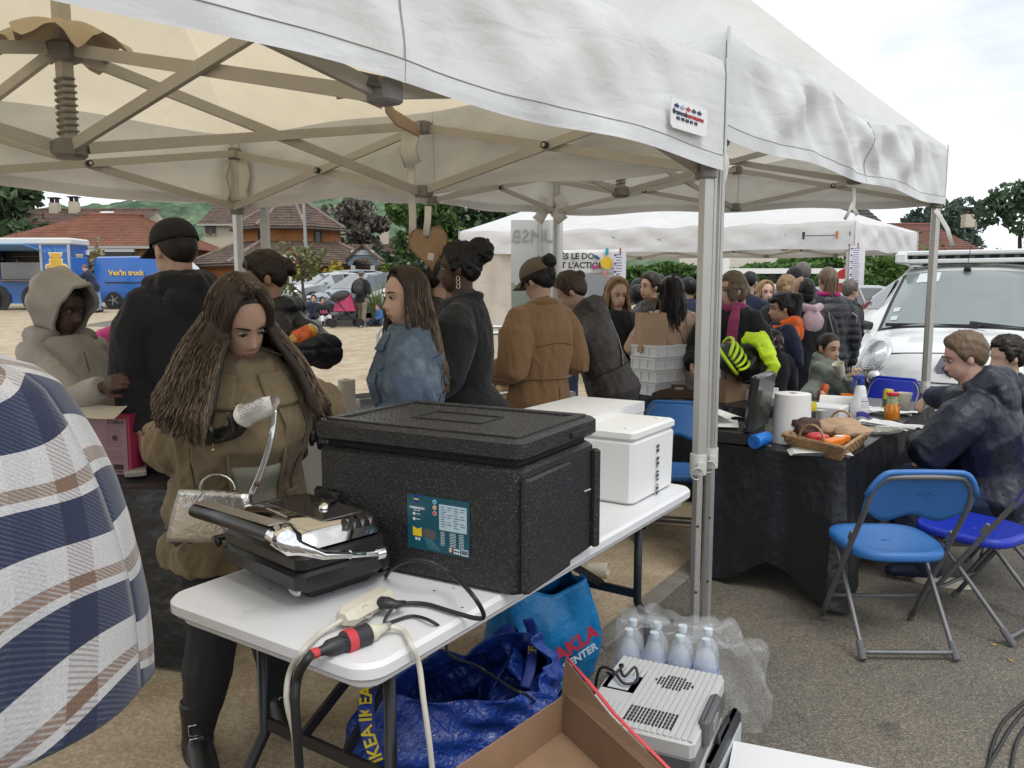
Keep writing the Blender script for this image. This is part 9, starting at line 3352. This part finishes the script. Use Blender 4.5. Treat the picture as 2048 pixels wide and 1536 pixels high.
for k,c in enumerate(((.05,.12,.16),(.03,.35,.45),(.30,.50,.04),(.45,.10,.20),(.62,.20,.22),(.45,.04,.16))):
 a=R(150-k*62)
 MB().ell(sc+Vector((.118*math.cos(a),.0,.118*math.sin(a))),(.040,.003,.018),rot('Y',-math.degrees(a)),12,6).build('petal',mat('petal %d'%k,c,.6),bn_)
ru=thing('roll_up_banner','pale roll-up banner seen from behind beside the gazebo leg','banner',(0,0,0))
yr=7.35
A_,B_=at(1022,440,yr),at(1126,440,yr)
zl=.06
sh_=mat('banner film',(.60,.61,.59),.5)
MB().box(((A_.x+B_.x)/2,yr,(A_.z+zl)/2),(B_.x-A_.x,.006,A_.z-zl)).build('sheet',sh_,ru)
MB().prism([(A_.x+.005,.3),(A_.x+.22,.3),(A_.x+.30,1.05),(A_.x+.20,1.5),(A_.x+.005,1.62)],.002,None,(0,yr-.005,0)).build('green_band',mat('banner sage',(.33,.38,.32),.5),ru)
MB().box((B_.x-.06,yr-.005,(A_.z+zl)/2),(.12,.002,A_.z-zl-.02)).build('white_band',mat('banner white',(.72,.71,.69),.6),ru)
MB().box(((A_.x+B_.x)/2,yr,.04),(B_.x-A_.x+.1,.2,.08)).build('base',M_ALU,ru)
MB().tube([(A_.x+.30,yr-.02,.05),(A_.x+.26,yr-.02,A_.z)],.012,8).build('support_pole',M_ALU,ru)
Mt=frame(at(1068,473,yr-.012),(-1,0,0),(0,0,1))
text('UMSB',.16,mat('banner pale grey',(.36,.37,.36),.6),Mt,ru)
def sheet(label,px,py,Y,w,h,rz,m,deco=0):
 t=thing('menu_sheet',label,'menu',at(px,py,Y),R(rz),'menu sheets clipped to the gazebos')
 MB().box((0,0,0),(w,.003,h)).build('sheet',m,t)
 g=random.Random(px)
 b=MB()
 for k in range(int(h/.028)):
  z_=h/2-.03-k*.028
  b.box((-w*.12+g.uniform(-.02,.02)*0,-.003,z_),(w*g.uniform(.35,.62),.001,.007))
  if k%3==0:
   b.box((-w*.40,-.003,z_-.006),(.022,.001,.022))
 b.build('small_print',mat('menu ink',(.14,.10,.24),.7),t)
 MB().box((0,-.006,h/2+.01),(.012,.010,.06)).build('peg',mat('peg red',(.35,.03,.05),.6),t)
 return t
p_=sheet('long menu sheet hanging on the front corner of the back gazebo',1714,532,10.7,.19,.52,-6,mat('menu paper',(.70,.69,.74),.6))
k_=thing('menu_card','black and orange card clipped under the long menu sheet','card',at(1704,601,10.7),R(-6))
MB().box((0,0,0),(.125,.004,.27)).build('card',M_PLB,k_)
MB().box((0,-.003,.045),(.105,.002,.035)).build('orange_band',mat('card orange',(.60,.30,.05),.6),k_)
MB().tube([(.03*math.cos(a),-.004,-.07+.03*math.sin(a))for a in[j*math.pi/8 for j in range(14)]],.006,6).build('white_ring',M_PAPER,k_)
MB().box((.015,-.003,.105),(.035,.002,.035)).build('white_square',M_PAPER,k_)
sheet('short menu sheet hanging right of the sun banner',1240,530,8.3,.125,.27,4,MATS['menu paper'])
for k,(px,py)in enumerate(((1988,1289),(2020,1320),(1673,1221))):
 o=MB().ell((0,0,0),(.014,.008,.002),None,8,4).build('fallen_leaf',mat('dry leaf',(.42,.26,.07),.7))
 o.location=pz(px,py,.004)
 o.rotation_euler=(.1,.1,k*1.3)
 tag(o,('yellow fallen leaf left of the second blue chair foot','yellow fallen leaf nearest the right edge on the asphalt','yellow fallen leaf under the black cloth corner')[k],'leaf','fallen leaves on the asphalt')
bpy.data.scenes.remove(TMP)
